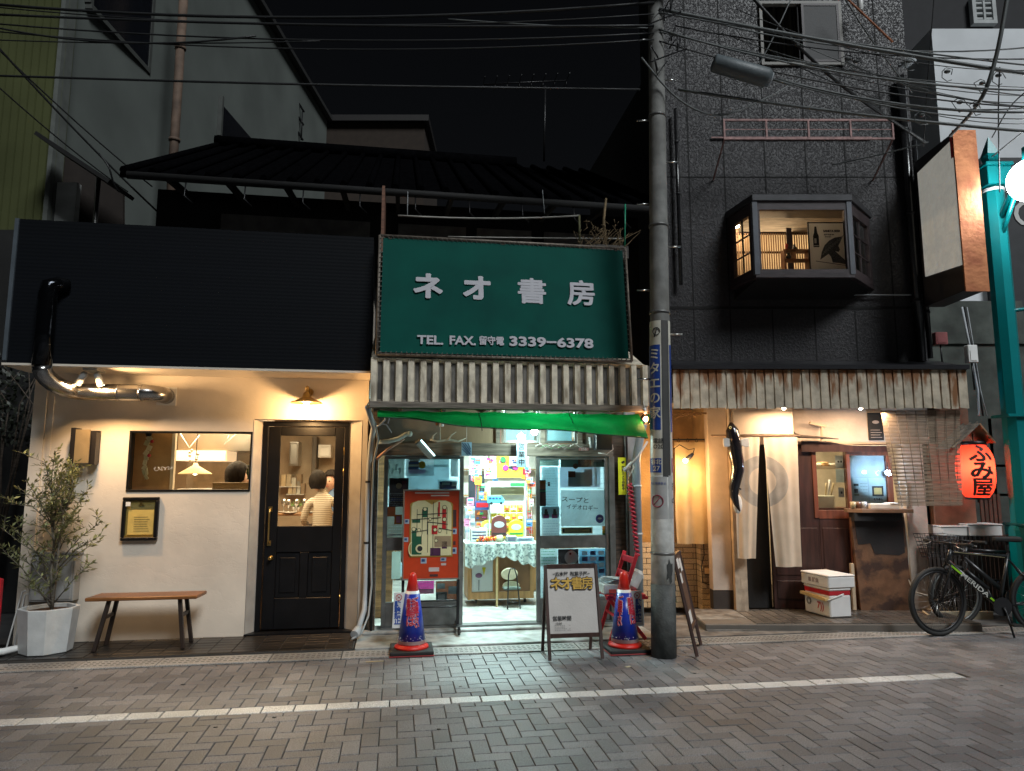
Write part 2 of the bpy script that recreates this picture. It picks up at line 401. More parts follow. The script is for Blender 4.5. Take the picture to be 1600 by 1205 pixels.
for j in range(-62,0):
    for i in range(-66,75):
        c = (i - j) % 4
        if c == 0: x0, x1, y0, y1 = i, i + 2, j, j + 1
        elif c == 3: x0, x1, y0, y1 = i, i + 1, j, j + 2
        else: continue
        x0, x1, y0, y1 = x0*BX, x1*BX, y0*BX + YK + .06, y1*BX + YK + .06
        y1 = min(y1, YK)
        if y0 >= YK: continue
        for (a, b) in ((y0, min(y1, L0)),(max(y0, L1), y1)):
            if b > a: paver(bm_, x0, x1, a, b)
MATP = paver_mat('brick_pavers',(.155,.152,.157),(.265,.258,.262),(.205,.20,.206),.55)
o = struct('brick_road', bm_, MATP, recalc=False)
base_ = MB(); base_.add([(-9,-8.5,-.0105),(9,-8.5,-.0105),(9, YK,-.0105),(-9, YK,-.0105)],[(0,1,2,3)])
struct('road_joint_sand', base_, M('joint_sand',(.035,.032,.03), rough=.9, var=.4, scale=40))
ln = MB(); x = -8.0
while x < 8.5:
    wd = .212
    if x < LXE: paver(ln, x, x + wd, L0, L1,.0012,.0048)
    else: ln.mi_grey = True
    x += wd
struct('white_line', ln, paver_mat('white_line_tiles',(.80,.80,.78),(.88,.88,.86),(.72,.72,.70),.42,.1), recalc=False)
gl = MB(); x = LXE + .1
while x < 9: paver(gl, x, x + .212, L0, L1); x += .212
struct('road_line_end', gl, MATP, recalc=False)

gum = MB()
for _ in range(70): gum.lathe([(random.uniform(.006,.018),.0022),(.0001,.0034)],(random.uniform(-5,6), random.uniform(-5.5,-1.0),0), n=9, sx=random.uniform(.7,1.3))
Thing('gum_stains', 'scattered small dark gum stains trodden into the brick road', 'stains', S,(0,-3,0), gum, M('gum_dark',(.05,.05,.05), rough=.8), kind='stuff')
# gutter slabs with rows of small drain slots
SLAB = paver_mat('gutter_slab',(.27,.265,.25),(.36,.355,.34),(.31,.30,.285),.7,.3)
gs = MB(); hole = MB(); x = -6.2; yk1 = -.66
while x < 7.2:
    wd = random.choice((.6,.62,.9)); paver(gs, x, x + wd, YK, yk1,.012,.004)
    for k in range(int(wd/.045)):
        hx = x + .03 + k*.045
        for yy in (-.86,-.80,-.74):
            if hx < x + wd - .03: hole.box(hx, hx + .026, yy, yy + .012,.0125,.0136)
    x += wd
struct('gutter', gs, SLAB, recalc=False)
struct('gutter_slots', hole, M('slot_dark',(.05,.05,.048), rough=.9))
# front strips: dark tiles before the restaurant, concrete apron of the bookshop
dt = MB(); nx = 0
x = -5.6
while x < -1.56:
    y = yk1 + .01
    while y < .0:
        paver(dt, x, min(x + .2,-1.56), y, min(y + .1,0),.035,.003); y += .1
    x += .2
struct('front_tiles', dt, paver_mat('dark_tiles',(.011,.009,.008),(.026,.021,.018),(.018,.015,.013),.34,.1), recalc=False)
fb = MB(); fb.box(-5.6,-1.55, yk1 + .004,.3,-.02,.028); struct('front_pavement', fb, M('dark_bed',(.05,.045,.04), rough=.7))
ap = MB(); ap.box(-1.54,1.34, yk1 + .004,-.003,-.02,.03); ap.box(-1.5,1.3,-.14,-.003,.03,.055)
APR = stain_mat('apron_concrete',(.33,.34,.33),(.13,.12,.10), rough=.6, metal=0, scale=1.2, sz=1, amount=(.5,.66))
struct('shop_apron', ap, APR, bevel=.006)
ap2 = MB(); ap2.box(1.35,7.5, yk1 + .004,.4,-.02,.02); struct('alley_pavement', ap2, stain_mat('alley_concrete',(.17,.16,.15),(.07,.065,.06), rough=.7, metal=0, scale=1.2, sz=1))
# raised tiled doorstep of the black house (its own direction)
st = MB(); st.box(1.95,4.75,-.78,.02,-.02,.085)
struct('doorstep', st, M('step_edge',(.12,.105,.09), rough=.7), R, bevel=.01)
td = MB(); x = 2.47
while x < 4.74:
    y = -.775
    while y < 0:
        paver(td, x, min(x + .098,4.74), y, min(y + .098,.0),.094,.0025); y += .098
    x += .098
struct('doorstep_tiles', td, paver_mat('step_tiles',(.07,.06,.052),(.14,.12,.10),(.10,.087,.075),.35,.12), R, recalc=False)
rp_ = MB(); rp_.prism([(-.8,.0),(0,.0),(0,.097),(-.5,.091),(-.8,.03)],1.96,2.465, axis='x')
struct('ramp', rp_, stain_mat('ramp_concrete',(.2,.19,.175),(.08,.07,.06), rough=.75, metal=0, scale=2, sz=1), R)
# ================================================================== RESTAURANT (left)
wl, wr = -4.62,-1.50
wz = 2.62
fx0, fx1, fz0, fz1 = -4.67,-1.47,2.575,3.915
Lx0, Lx1, Lz0, Lz1 = S.rect(200,674,393,768)        # long window
Dx0, Dx1, Dz0, Dz1 = S.at(390,800)[0], S.at(563,800)[0],.07, S.at(480,656)[1]   # splayed door opening
rb = Thing('restaurant_building', 'cream plastered one storey restaurant with a black boxed fascia and black door', 'building', S,(wl,0,0))
w_ = MB()
def wall_with_holes(mb, x0, x1, z0, z1, y0, y1, holes, m=0):
    xs = sorted(set([x0, x1] + [h[0] for h in holes] + [h[1] for h in holes]))
    for a, b in zip(xs, xs[1:]):
        zs = [(z0, z1)]
        for h in holes:
            if h[0] <= a + 1e-6 and h[1] >= b - 1e-6:
                nz = []
                for (p, q) in zs:
                    if h[2] > p: nz.append((p, min(q, h[2])))
                    if h[3] < q: nz.append((max(p, h[3]), q))
                zs = [t for t in nz if t[1] - t[0] > 1e-4]
        for (p, q) in zs: mb.box(a, b, y0, y1, p, q, m)
wall_with_holes(w_, wl, wr,0.03, wz,0,.14,[(Lx0, Lx1, Lz0, Lz1),(Dx0, Dx1,0.03, Dz1)])
rb.part('wall', w_, CREAMW)
rv = MB(); dd = .13   # splayed reveals
dx0, dx1 = S.at(406,800,.13)[0], S.at(543,800,.13)[0]; dz1 = Dz1 - .01
rv.prism([(Dx0 - .002,.14),(Dx0 + .004,-.003),(dx0 - .002, dd)],.03, dz1, axis='z')
rv.prism([(Dx1 + .002,.14),(Dx1 - .004,-.003),(dx1 + .002, dd)],.03, dz1, axis='z')
rb.part('door_reveal', rv, M('reveal_shade_grey',(.40,.37,.33), rough=.8, var=.15))  # greyer than the wall: shade of the turned-away faces put into colour
sw = MB(); sw.box(wl - .02, wl + .09,-.03,-.002,.03,2.55); rb.part('corner_pilaster', sw, CREAMW)
sw = MB(); sw.box(wl - .03, wl - .005,.0,4.2,.03,3.6); rb.part('side_wall', sw, CREAMW)
sw = MB(); sw.box(wr - .02, wr,.141,4.2,.03,3.6); rb.part('side_wall', sw, CREAMW)
bd = MB(); bd.box(wl + .12, wl + .15,-.012,-.001,1.0,2.55); rb.part('corner_strip', bd, CREAMW)
fa = MB(); fa.box(fx0, fx1,-.5,-.02, fz0, fz1,0)
CLAD = M('black_cladding',(.003,.004,.006), rough=.6, var=.25, scale=3, bump=.08, bscale=200, stretch=(.02,1,1), spec=.12)
n_, l_, b_ = nodes_of(CLAD); wv = n_.new('ShaderNodeTexWave'); wv.bands_direction = 'Z'; wv.inputs['Scale'].default_value = 9; l_.new([x for x in n_ if x.type == 'TEX_COORD'][0].outputs['Object'], wv.inputs['Vector'])
bp = n_.new('ShaderNodeBump'); bp.inputs['Strength'].default_value = .12; bp.inputs['Distance'].default_value = .005; l_.new(wv.outputs['Fac'], bp.inputs['Height']); l_.new(bp.outputs[0], b_.inputs['Normal'])
rb.part('fascia', fa, CLAD)
tr = MB(); tr.box(fx0 - .035, fx0 - .002,-.515,-.02, fz0 + .02, fz1); rb.part('fascia_trim', tr, M('bluish_flashing',(.16,.19,.22), rough=.4, metal=.6))
so = MB(); so.box(fx0 - .04, fx1,-.505,-.002, fz0 - .022, fz0 - .002); rb.part('soffit', so, CREAMW)
# roof behind the fascia
rf = MB(); rf.box(wl, wr,.0,4.2,2.7,2.8); rb.part('roof', rf, M('roof_sheet',(.03,.03,.032), rough=.6))
# room
RW = M('room_wall_warm',(.50,.40,.29), rough=.8, var=.1)
rm = MB(); rm.box(wl + .02, wr - .03,3.9,4.0,.05,2.6); rm.box(wl, wl + .02,.15,4,.05,2.6); rm.box(wr - .05, wr - .021,.15,3.9,.05,2.6)
rb.part('room_wall', rm, RW)
rc = MB(); rc.box(wl + .02, wr - .05,.15,3.9,2.46,2.5); rb.part('ceiling', rc, RW)
rfl = MB(); rfl.box(wl + .02, wr - .05,.15,3.9,.03,.06); rb.part('room_floor', rfl, WOODM)
# long window
f_ = MB(); f_.frame(Lx0, Lx1, Lz0, Lz1,-.012,.10,.018); fo = rb.part('window', f_, BLACK, bevel=.003)
p_ = MB(); p_.box(Lx0 + .02, Lx1 - .02,.05,.056, Lz0 + .02, Lz1 - .02); rb.part('pane', p_, GLASS, parent=fo)
# door
dr = MB()
dr.frame(dx0, dx1,.03, dz1, dd - .02, dd + .05,.05, tb=.02)
door = rb.part('door', dr, BLACK, bevel=.004)
gx0, gx1, gz0, gz1 = S.rect(436,681,522,822,.13)
lx0, lx1, lz0, lz1 = dx0 + .055, dx1 - .055,.06, dz1 - .055
lf = MB(); y0, y1 = dd + .0, dd + .04
lf.box(lx0, gx0, y0, y1, lz0, lz1); lf.box(gx1, lx1, y0, y1, lz0, lz1); lf.box(gx0, gx1, y0, y1, gz1, lz1);
pz1 = gz0 - .26; pz0 = .36
lf.box(gx0, gx1, y0, y1, pz1, gz0); lf.box(gx0, gx1, y0, y1, lz0, pz0)
xm = (gx0 + gx1)/2; lf.box(xm - .04, xm + .04, y0, y1, pz0, pz1)
for (a, b) in ((gx0, xm - .04),(xm + .04, gx1)):
    lf.box(a, b, y0 + .014, y1 - .005, pz0, pz1); lf.box(a + .04, b - .04, y0 + .004, y0 + .016, pz0 + .05, pz1 - .05)
leaf = rb.part('door_leaf', lf, BLACK, parent=door, bevel=.005)
dg_ = MB(); dg_.box(gx0 + .001, gx1 - .001, y0 + .018, y0 + .024, gz0, gz1); rb.part('door_pane', dg_, GLASS, parent=door)
hx, hz0, hz1 = S.at(422,795,.1)[0], S.at(422,850,.1)[1], S.at(422,795,.1)[1]
h = MB(); h.tube([(hx,.13, hz1),(hx,.085, hz1 - .01),(hx,.075, hz1 - .04),(hx,.075, hz0 + .04),(hx,.085, hz0 + .01),(hx,.13, hz0)],.009)
h.box(hx - .018, hx + .018,.118,.13, hz1 - .03, hz1 + .02); h.box(hx - .018, hx + .018,.118,.13, hz0 - .02, hz0 + .03)
rb.part('handle', h, BRASS, parent=door)
kx, kz = S.at(423,872,.12); k_ = MB(); k_.lathe([(.026,0),(.026,.006),(.01,.012),(.01,.03),(.022,.04),(.02,.055),(.001,.06)],(kx,.13, kz), rot=(90,0,0), n=14)
rb.part('door_knob', k_, BRASS, parent=door)
for py in (705,738,935):
    zz = S.at(538, py,.11)[1]; hi = MB(); hx2 = dx1 - .052
    hi.tube([(hx2,.112, zz - .04),(hx2,.112, zz + .04)],.006, n=6); rb.part('hinge', hi, BRASS, parent=door)
th = MB(); th.box(Dx0, Dx1,-.02, dd + .1,.028,.05); rb.part('threshold', th, BLACK)

# duct on the facade
dm = M('polished_duct',(.34,.33,.32), rough=.24, metal=1, var=.2, scale=8, bump=.02)
duct = Thing('exhaust_duct', 'shiny bent exhaust duct climbing past the black fascia and ending at the cream wall', 'duct', S, S.p3(100,600,-.55))
yD = -.60
ax, az1 = S.at(75,460, yD); ex, ez = S.at(250,609,-.22)
_, bz = S.at(75,605, yD)
rad = .078
pts = [(ax + .10,-.49, az1 + .10),(ax + .05,-.55, az1 + .10),(ax + .015, yD - .01, az1 + .07),(ax, yD, az1),(ax, yD, az1 - .35),(ax, yD, bz + .19)]
n0 = len(pts) - 1
for k in range(1,9):
    a = k/8*math.pi/2; pts.append((ax + .19*(1 - math.cos(a)), yD + .32*(1 - math.cos(a)), bz + .19 - .19*math.sin(a)))
pts += [(ax + .4, yD + .33, bz)]
for k in range(0,7):
    a = k/6*math.pi/2; pts.append((ex - .16 + .16*math.sin(a),-.27 + .16*(1 - math.cos(a)), bz))
pts.append((ex,.01, bz)); ez = bz
dct = MB(); dct.tube(pts[:n0 + 1], rad, n=22); up = duct.part('vertical_pipe', dct, M('black_duct',(.02,.022,.026), rough=.12, metal=.9, var=.2))
dct = MB(); dct.tube(pts[n0:], rad, n=22); duct.part('bend_pipe', dct, dm)
for (px_) in (ax + .30, ax + .52, ax + .72):
    cl = MB(); cl.tube([(px_,-.27, bz),(px_ + .025,-.27, bz)], rad*1.025, n=22); duct.part('joint_collar', cl, dm)
fl = MB(); fl.box(ex - .09, ex + .09,-.014,-.002, ez - .09, ez + .09); duct.part('wall_flange', fl, WHITEPL)

# twin spotlight under the soffit
sx_, sz_ = S.at(150,588,-.3)
sp = Thing('spotlight_pair', 'grey pair of small spotlights fixed under the soffit above the steel duct', 'spotlight', S,(sx_,-.3, fz0 - .02))
m = MB(); m.box(sx_ - .06, sx_ + .06,-.45,-.25, fz0 - .045, fz0 - .024); sp.part('mount', m, GREYPL)
for sgn in (-1,1):
    m = MB(); c0 = Vector((sx_ + sgn*.045,-.42, fz0 - .06)); d_ = Vector((sgn*.35 - (.25 if sgn < 0 else 0),.25,-1)).normalized()
    m.tube([c0, c0 + d_*.02, c0 + d_*.13],[.02,.031,.033], n=14); hd = sp.part('spot_head', m, GREYPL)
    e = MB(); e.tube([c0 + d_*.131, c0 + d_*.134],.027, n=14); sp.part('spot_lens', e, emit_mat('warm_led',(1,.72,.38),18), parent=hd)
lamp('SPOT', 'spot_light', S,(sx_ - .06,-.47, fz0 - .17),36,(1,.62,.29),.04, sp.o, target=(sx_ - .25,.0,1.4), spot=168, blend=.8)
lamp('SPOT', 'spot_light', S,(sx_ + .06,-.47, fz0 - .17),60,(1,.62,.29),.04, sp.o, target=(sx_ + 1.1,.0,1.7), spot=168, blend=.8)
rod = MB(); rod.tube([(sx_,-.26, fz0 - .045),(sx_,-.22, ez + .07)],.008); rod.ball((sx_,-.24, ez + .13),.018, n=6); sp.part('hanger_rod', rod, BRASS)

# wall lamp over the door
lx_, lz_ = S.at(479,628,-.22)
wlp = Thing('wall_lamp', 'brass shaded wall lamp glowing above the black restaurant door', 'lamp', S,(lx_,0, lz_ + .05))
m = MB(); m.lathe([(.155,-.012),(.15,-.004),(.09,.022),(.045,.045),(.03,.09),(.012,.1),(.012,.13),(.018,.14),(.004,.16)],(lx_,-.22, lz_), n=28); wlp.part('shade', m, BRASS)
m = MB(); m.tube([(lx_,-.22, lz_ + .12),(lx_,-.15, lz_ + .16),(lx_,-.02, lz_ + .12)],.008); m.lathe([(.04,0),(.036,.02)],(lx_,0, lz_ + .12), rot=(90,0,0), n=16); wlp.part('bracket', m, BRASS)
m = MB(); m.ball((lx_,-.22, lz_ - .05),.034, n=10, sc=(1,1,1.25)); wlp.part('bulb', m, emit_mat('warm_bulb',(1,.70,.34),45))
lamp('POINT', 'lamp_light', S,(lx_,-.22, lz_ - .10),48,(1,.58,.24),.04, wlp.o)

# menu board frame with its little shelf, sign box with open door
a, b, c, d = S.rect(189,777,246,845,-.05)
mn = Thing('menu_display_case', 'black framed menu under glass with a yellowed sheet, below the long window', 'menu board', S,(a,0, c))
m = MB(); m.frame(a, b, c, d,-.046,-.002,.032); mn.part('frame', m, BLACK, bevel=.006)
m = MB(); m.box(a + .02, b - .02,-.02,-.004, c + .02, d - .02); mn.part('backing', m, M('olive_backing',(.30,.22,.06), rough=.5))
m = MB(); m.box(a + .055, b - .042,-.028,-.022, c + .055, d - .12); m.box(a + .075, b - .042,-.028,-.022, d - .118, d - .07,1); mn.part('menu_sheet', m,[M('yellow_sheet',(.80,.58,.18), rough=.5, var=.15, scale=9), M('green_fold',(.16,.15,.06))])
m = MB()
for k in range(7): m.box(a + .11, b - .07 - random.uniform(0,.03),-.0305,-.0285, d - .19 - k*.022, d - .187 - k*.022)
mn.part('menu_writing', m, M('brown_ink',(.2,.13,.05)))
m = MB(); m.box(a + .033, a + .075,-.0475,-.0465, d - .085, d - .045); mn.part('sticker', m, WHITEPL)
m = MB(); m.lathe([(.014,0),(.012,.01)],((a + b)/2 + .005,-.03, d - .06), rot=(90,0,0), n=10); m.box((a + b)/2 - .02,(a + b)/2 + .03,-.034,-.03, d - .082, d - .072); mn.part('clip', m, BRASS)
m = MB(); m.box(a + .033, b - .033,-.04,-.02, c + .033, c + .045); mn.part('shelf_strip', m, M('gold_strip',(.6,.36,.08), rough=.3, metal=.8))
m = MB(); m.box(a + .033, b - .033,-.043,-.041, c + .046, d - .033); mn.part('cover_glass', m, glass_mat('menu_glass',(1,1,.98),.3))
a, b, c, d = S.rect(112,669,150,726,-.10)
sb = Thing('sign_box', 'small black sign box with beige face, left of the long window', 'sign', S,(a,0, c))
m = MB(); m.box(a, a + .04,-.14,-.002, c, d); m.box(a + .04, b,-.03,-.002, c + .02, d - .02); m.box(b - .05, b,-.11,-.03, c, d - .04); sb.part('case', m, M('dark_brown_box',(.010,.007,.006), rough=.5))
m = MB(); m.obox(((a + b)/2 + .005,-.15,(c + d)/2 - .002),(b - a - .08,.012, d - c - .03),(0,0,-8)); sb.part('face', m, M('beige_face',(.26,.19,.10), rough=.5))

# utility cabinet low on the wall behind the tree
a, b, c, d = S.rect(50,862,119,945,-.10)
uc = Thing('meter_cabinet', 'grey painted meter cabinet low on the wall behind the potted olive tree', 'cabinet', S,(a,0, c))
UG = M('cabinet_grey',(.30,.30,.29), rough=.55, var=.15)
m = MB(); m.box(a, b,-.14,-.002, c + .03, d - .03); uc.part('case', m, UG, bevel=.008)
m = MB(); m.box(a - .01, b + .015,-.155,-.002, d - .028, d); uc.part('lid', m, UG, bevel=.005)
m = MB(); m.box(a + .02, b - .02,-.148,-.142, c + .05, d - .07); uc.part('door_panel', m, UG, bevel=.004)

# bench
bx0, bz1 = S.at(132,937,-.45); bx1, _ = S.at(307,937,-.45)
bn = Thing('wooden_bench', 'low wooden bench with a warm brown plank seat against the cream wall', 'bench', S,((bx0 + bx1)/2,-.3,.04))
BW = M('bench_wood',(.22,.085,.025), rough=.38, var=.5, scale=4, stretch=(.6,9,9), bump=.08)
BL = M('bench_legs',(.02,.010,.006), rough=.5, var=.4)
m = MB(); m.prism([(bx0,-.45),(bx1,-.45),(bx1 + .02,-.17),(bx0 + .03,-.17)], bz1 - .02, bz1 + .012, axis='z'); bn.part('seat', m, BW, bevel=.006)
for (lx, s_) in ((bx0 + .18,-1),(bx1 - .16,1)):
    for yy, so_ in ((-.41,-.05),(-.21,.02)):
        m = MB(); m.bar((lx + s_*.0, yy + .03, bz1 - .02),(lx + s_*.07, yy + so_,.036),.034,.034); bn.part('leg', m, BL, bevel=.004)
    m = MB(); m.bar((lx + s_*.025,-.38, bz1 - .17),(lx + s_*.025,-.20, bz1 - .17),.02,.03, up=(0,0,1)); bn.part('stretcher', m, BL)

# planter and olive tree
cx_, cy_ = -4.215,-.36
pz = S.at(75,948, cy_)[1]
pl = Thing('potted_olive_tree', 'young olive tree in a white faceted planter at the left corner of the restaurant', 'potted tree', S,(cx_, cy_,.035))
m = MB(); PW = M('planter_white',(.55,.56,.55), rough=.6, var=.12, scale=9)
def octo(r, z): return [(cx_ + r*sx2*math.cos(R_(a)), cy_ + r*math.sin(R_(a))*.95, z) for a in (-72,-20,20,72,108,160,200,252) for sx2 in (1.0,)]
lo, hi, hi2, in_ = octo(.205,.036), octo(.24, pz), octo(.212, pz), octo(.207, pz - .05)
m.add(lo + hi + hi2 + in_,[tuple(range(8))[::-1]] + [(i,(i + 1) % 8,8 + (i + 1) % 8,8 + i) for i in range(8)] + [(8 + i,8 + (i + 1) % 8,16 + (i + 1) % 8,16 + i) for i in range(8)] + [(16 + i,16 + (i + 1) % 8,24 + (i + 1) % 8,24 + i) for i in range(8)])
pl.part('planter', m, PW, bevel=.006)
m = MB(); m.add([(x, y, pz - .035) for (x, y, z) in octo(.209,0)],[tuple(range(8))]); pl.part('soil', m, M('bark_soil',(.10,.045,.02), rough=.9, var=.5, scale=30, bump=.8))
BARK = M('olive_bark',(.16,.14,.11), rough=.85, var=.4, scale=20, bump=.4)
m = MB(); tips = []
def jit(s): return Vector([random.gauss(0, s) for _ in range(3)])
stems = [[(cx_ + .02, cy_, pz - .05),(cx_ + .03, cy_ + .01, pz + .3),(cx_ + .035, cy_ + .02, pz + .6),(cx_ + .07, cy_, pz + .85)],
         [(cx_ + .02, cy_, pz + .06),(cx_ - .02, cy_ + .03, pz + .3),(cx_ - .015, cy_ + .03, pz + .55),(cx_ - .06, cy_ + .02, pz + .8)]]
rr = [.016,.013,.011,.008]
for st_ in stems: m.tube(st_, rr, n=7)
TOPZ = S.at(75,700, cy_)[1]
targets = []
for k in range(30):
    a = random.uniform(0,2*math.pi); z = random.uniform(pz + .50, TOPZ)
    t = (z - pz - .5)/(TOPZ - pz - .5); wdt = .44*(1 - .45*t)
    rr_ = random.uniform(.4,1)*wdt; targets.append((cx_ + .02 + rr_*math.cos(a), cy_ + rr_*math.sin(a)*.75, z))
targets += [(cx_ + .40, cy_ - .05, pz + .62),(cx_ + .37, cy_ - .1, pz + .40),(cx_ - .2, cy_ - .1, pz + .28),(cx_ - .1, cy_ - .15, pz + .18),(cx_ + .1, cy_ - .12, pz + .3),(cx_ + .42, cy_ - .1, pz + .75),(cx_ - .36, cy_, pz + .5),(cx_ - .4, cy_ - .1, pz + .7),
            (cx_ - .3, cy_ - .1, TOPZ - .35),(cx_ - .42, cy_, TOPZ - .5)]
twigs = []
for tg in targets:
    stm = random.choice(stems); hgt = max(0, min(1,(tg[2] - pz - .25)/.75)); i = min(2, int(hgt*3*.8)); f = random.random()
    a = Vector(stm[i]).lerp(Vector(stm[i + 1]), f); tg = Vector(tg)
    mid = a.lerp(tg,.5) + Vector((0,0,.04)) + jit(.025)
    path = [a, mid, tg]; m.tube(path,[.006,.004,.0018], n=5); twigs.append(path)
    for _ in range(4):
        q = a.lerp(mid, random.random()) if random.random() < .3 else mid.lerp(tg, random.random())
        e = q + Vector((random.gauss(0,.075), random.gauss(0,.06), random.uniform(.0,.13))); m.tube([q, e],[.0025,.001], n=4); twigs.append([q,(q + e)/2, e])
pl.part('trunk', m, BARK)
lv = MB()
for path in twigs:
    L = (path[2] - path[0]).length; n_ = max(7, int(L/.0145))
    for k in range(n_):
        t = .25 + .75*k/n_
        q = path[0].lerp(path[1], t*2) if t < .5 else path[1].lerp(path[2], t*2 - 1)
        ax_ = (path[2] - path[0]).normalized(); sd = Vector((random.gauss(0,1), random.gauss(0,1), random.gauss(0,.5))).normalized()
        d_ = (ax_*.8 + sd).normalized(); ln_ = random.uniform(.042,.072); wv = d_.cross(Vector((random.random(), random.random(),1))).normalized()*random.uniform(.0065,.0105)
        lv.add([q, q + d_*ln_*.5 + wv, q + d_*ln_, q + d_*ln_*.5 - wv],[(0,1,2,3)])
pl.part('crown', lv, leaf_mat('olive_leaf',(.22,.24,.11)), recalc=False)

# objects at the far left edge
t = S.p3(4,905,-.45); m = MB(); x_, _, z_ = t
m.prism([(x_ - .4,.02),(x_ + .01,.02),(x_ + .005, z_),(x_ - .10, z_ + .04),(x_ - .35, z_ + .04)],-.48,-.44)
Thing('red_signboard', 'red upright board cut off by the left edge of the view beside the planter', 'signboard', S,(x_ - .2,-.46,.02), m, RED)
m = MB(); p0 = S.p3(5,1015,-.5); p1 = S.p3(50,988,-.32); m.tube([(p0[0] - .3,-.62,.075),(p0[0],-.5,.075),(p1[0],-.28,.08)],.03, n=12)
Thing('white_drain_pipe', 'white plastic pipe lying on the paving behind the planter', 'pipe', S,(p0[0],-.5,.05), m, WHITEPL)
for k,(qa, qb) in enumerate((((14,1018),(34,925)),((26,1015),(38,930)))):
    a_, b_ = S.p3(*qa,-.2), S.p3(*qb,-.04); m = MB(); m.tube([(a_[0],-.25,.05),(b_[0],-.03, b_[2]),(b_[0] + .03,-.03, b_[2] + .01)],.008, n=6)
    Thing('leaning_rod', 'thin white rod leaning on the cream corner behind the planter', 'rod', S,(a_[0],-.25,.05), m, WHITEPL, group='white rods leaning behind the planter')

# --- inside the restaurant
WARM = (1,.74,.44)
lamp('AREA', 'ceiling_light', S,(-2.4,1.7,2.42),95, WARM,1.2, rb.o, target=(-2.4,1.7,0), sy=1.6)
lamp('AREA', 'kitchen_light', S,(-3.4,1.0,2.42),80, WARM,.9, rb.o, target=(-3.4,1.0,0), sy=.8)
a, b, c, d = S.rect(212,672,268,770,.25)
m = MB(); m.box(a - .3, b,.25,.27, c - .3, d + .3); m.box(b, b + .03,.23,.29, c - .3, d + .3,1)
pt = Thing('partition', 'brown panel with a pale post behind the left part of the long window', 'partition', S,(a,.25,.06)); pt.part('panel', m,[M('tan_panel',(.42,.24,.09), rough=.7), M('pale_post',(.6,.5,.36))])
# garland of painted ornaments
gxx, gzt = S.at(232,682,.16); _, gzb = S.at(232,750,.16)
gn = Thing('hanging_ornament', 'string of pale and red painted ornaments hanging inside the left of the long window', 'ornament', S,(gxx,.16, gzt))
m = MB(); m.lathe([(.022,0),(.03,.03),(.02,.05),(.006,.06)],(gxx,.16, gzt), n=12); gn.part('bell_top', m, BLACK)
m = MB(); N = 9
for k in range(N):
    zz = gzt - .02 - (gzt - gzb)*k/N; m.obox((gxx + random.uniform(-.02,.02),.16 + random.uniform(-.01,.01), zz),(.05 - .003*k,.015,.05),(0, random.uniform(-40,40),0), k % 3 % 2)
m.tube([(gxx,.16, gzb + .12),(gxx + .012,.16, gzb + .06),(gxx - .012,.16, gzb)],[.012,.01,.002]); gn.part('beads', m,[M('pale_ornament',(.75,.65,.38), rough=.4), M('pale_ornament2',(.6,.55,.3), rough=.4)], bevel=.006)
for (u_, v_) in ((.04,.05),(.02,.19)): m = MB(); m.ball((gxx + u_,.15, gzt - v_),.017, n=7); gn.part('red_bead', m, RED)
# hand-written white line on the glass
qx, qz = S.at(255,733,.045); m = MB(); pts = []
for k in range(60):
    t = k/59; pts.append((qx - .09 + .18*t + .012*math.sin(t*37),.047, qz + .02*math.sin(t*29)*(1 - .4*t) + .01*t))
m.tube(pts,.0016, n=4); rb.part('window_signature', m, WHITEPL, parent=fo)
# kitchen: hood, pendant, back shelves
a, b, c, d = S.rect(275,704,352,720,1.3)
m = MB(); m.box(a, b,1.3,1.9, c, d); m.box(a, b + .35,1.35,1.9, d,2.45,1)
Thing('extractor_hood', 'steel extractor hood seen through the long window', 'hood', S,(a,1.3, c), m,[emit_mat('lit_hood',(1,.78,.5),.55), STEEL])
m = MB(); m.box(a - .05, b + .42,1.95,1.98,1.0,2.45,0)
Thing('splashback', 'dull steel splashback behind the kitchen hood', 'panel', S,(a,1.95,1.0), m, M('dull_steel',(.34,.30,.25), rough=.4, metal=.6, var=.25))
px_, pz_ = S.at(305,738,.7)
pd = Thing('pendant_lamp', 'wide conical cream pendant lamp hanging over the kitchen pass', 'lamp', S,(px_,.7, pz_ + .1))
m = MB(); m.lathe([(.17,-.02),(.165,-.012),(.03,.07),(.02,.10)],(px_,.7, pz_), n=24); pd.part('shade', m, M('cream_shade',(.8,.66,.42), rough=.5, trans=.4))
m = MB(); m.tube([(px_,.7, pz_ + .1),(px_,.7,2.45)],.004, n=5); pd.part('cord', m, BLACK)
m = MB(); m.ball((px_,.7, pz_ + .0),.03, n=8); pd.part('bulb', m, emit_mat('kitchen_bulb',(1,.8,.5),16))
m = MB()
for k in range(7): m.ball((px_ + random.uniform(-.05,.05),.62 + random.uniform(-.03,.03), pz_ + .12 + k*.018),.016, n=6)
Thing('wine_glass_bunch', 'cluster of glinting glasses hung just above the pendant lamp', 'glasses', S,(px_,.62, pz_ + .12), m, STEEL)
for (q1, q2, q3) in (((282,678),(296,700),(312,680)),((358,680),(350,695),(368,679))):
    m = MB(); m.tube([S.p3(q1[0], q1[1],1.0), S.p3(q2[0], q2[1],1.0), S.p3(q3[0], q3[1],1.0)],.006, n=5)
    Thing('hanging_cable', 'pale curved cable under the kitchen ceiling behind the long window', 'cable', S, S.p3(q1[0], q1[1],1.0), m, WHITEPL, group='pale cables in the kitchen')
a, b, c, d = S.rect(333,754,392,768,.4)
m = MB(); m.box(a, b + .02,.36,.55, Lz0 - .5, d,0); m.box(a - .35, a,.4,.9, Lz0 - .5, c + .03,1)
Thing('kitchen_counter', 'dark wooden counter top along the bottom of the long window', 'counter', S,(a,.36,.06), m,[M('amber_counter',(.13,.075,.02), rough=.35), STEEL], bevel=.004)
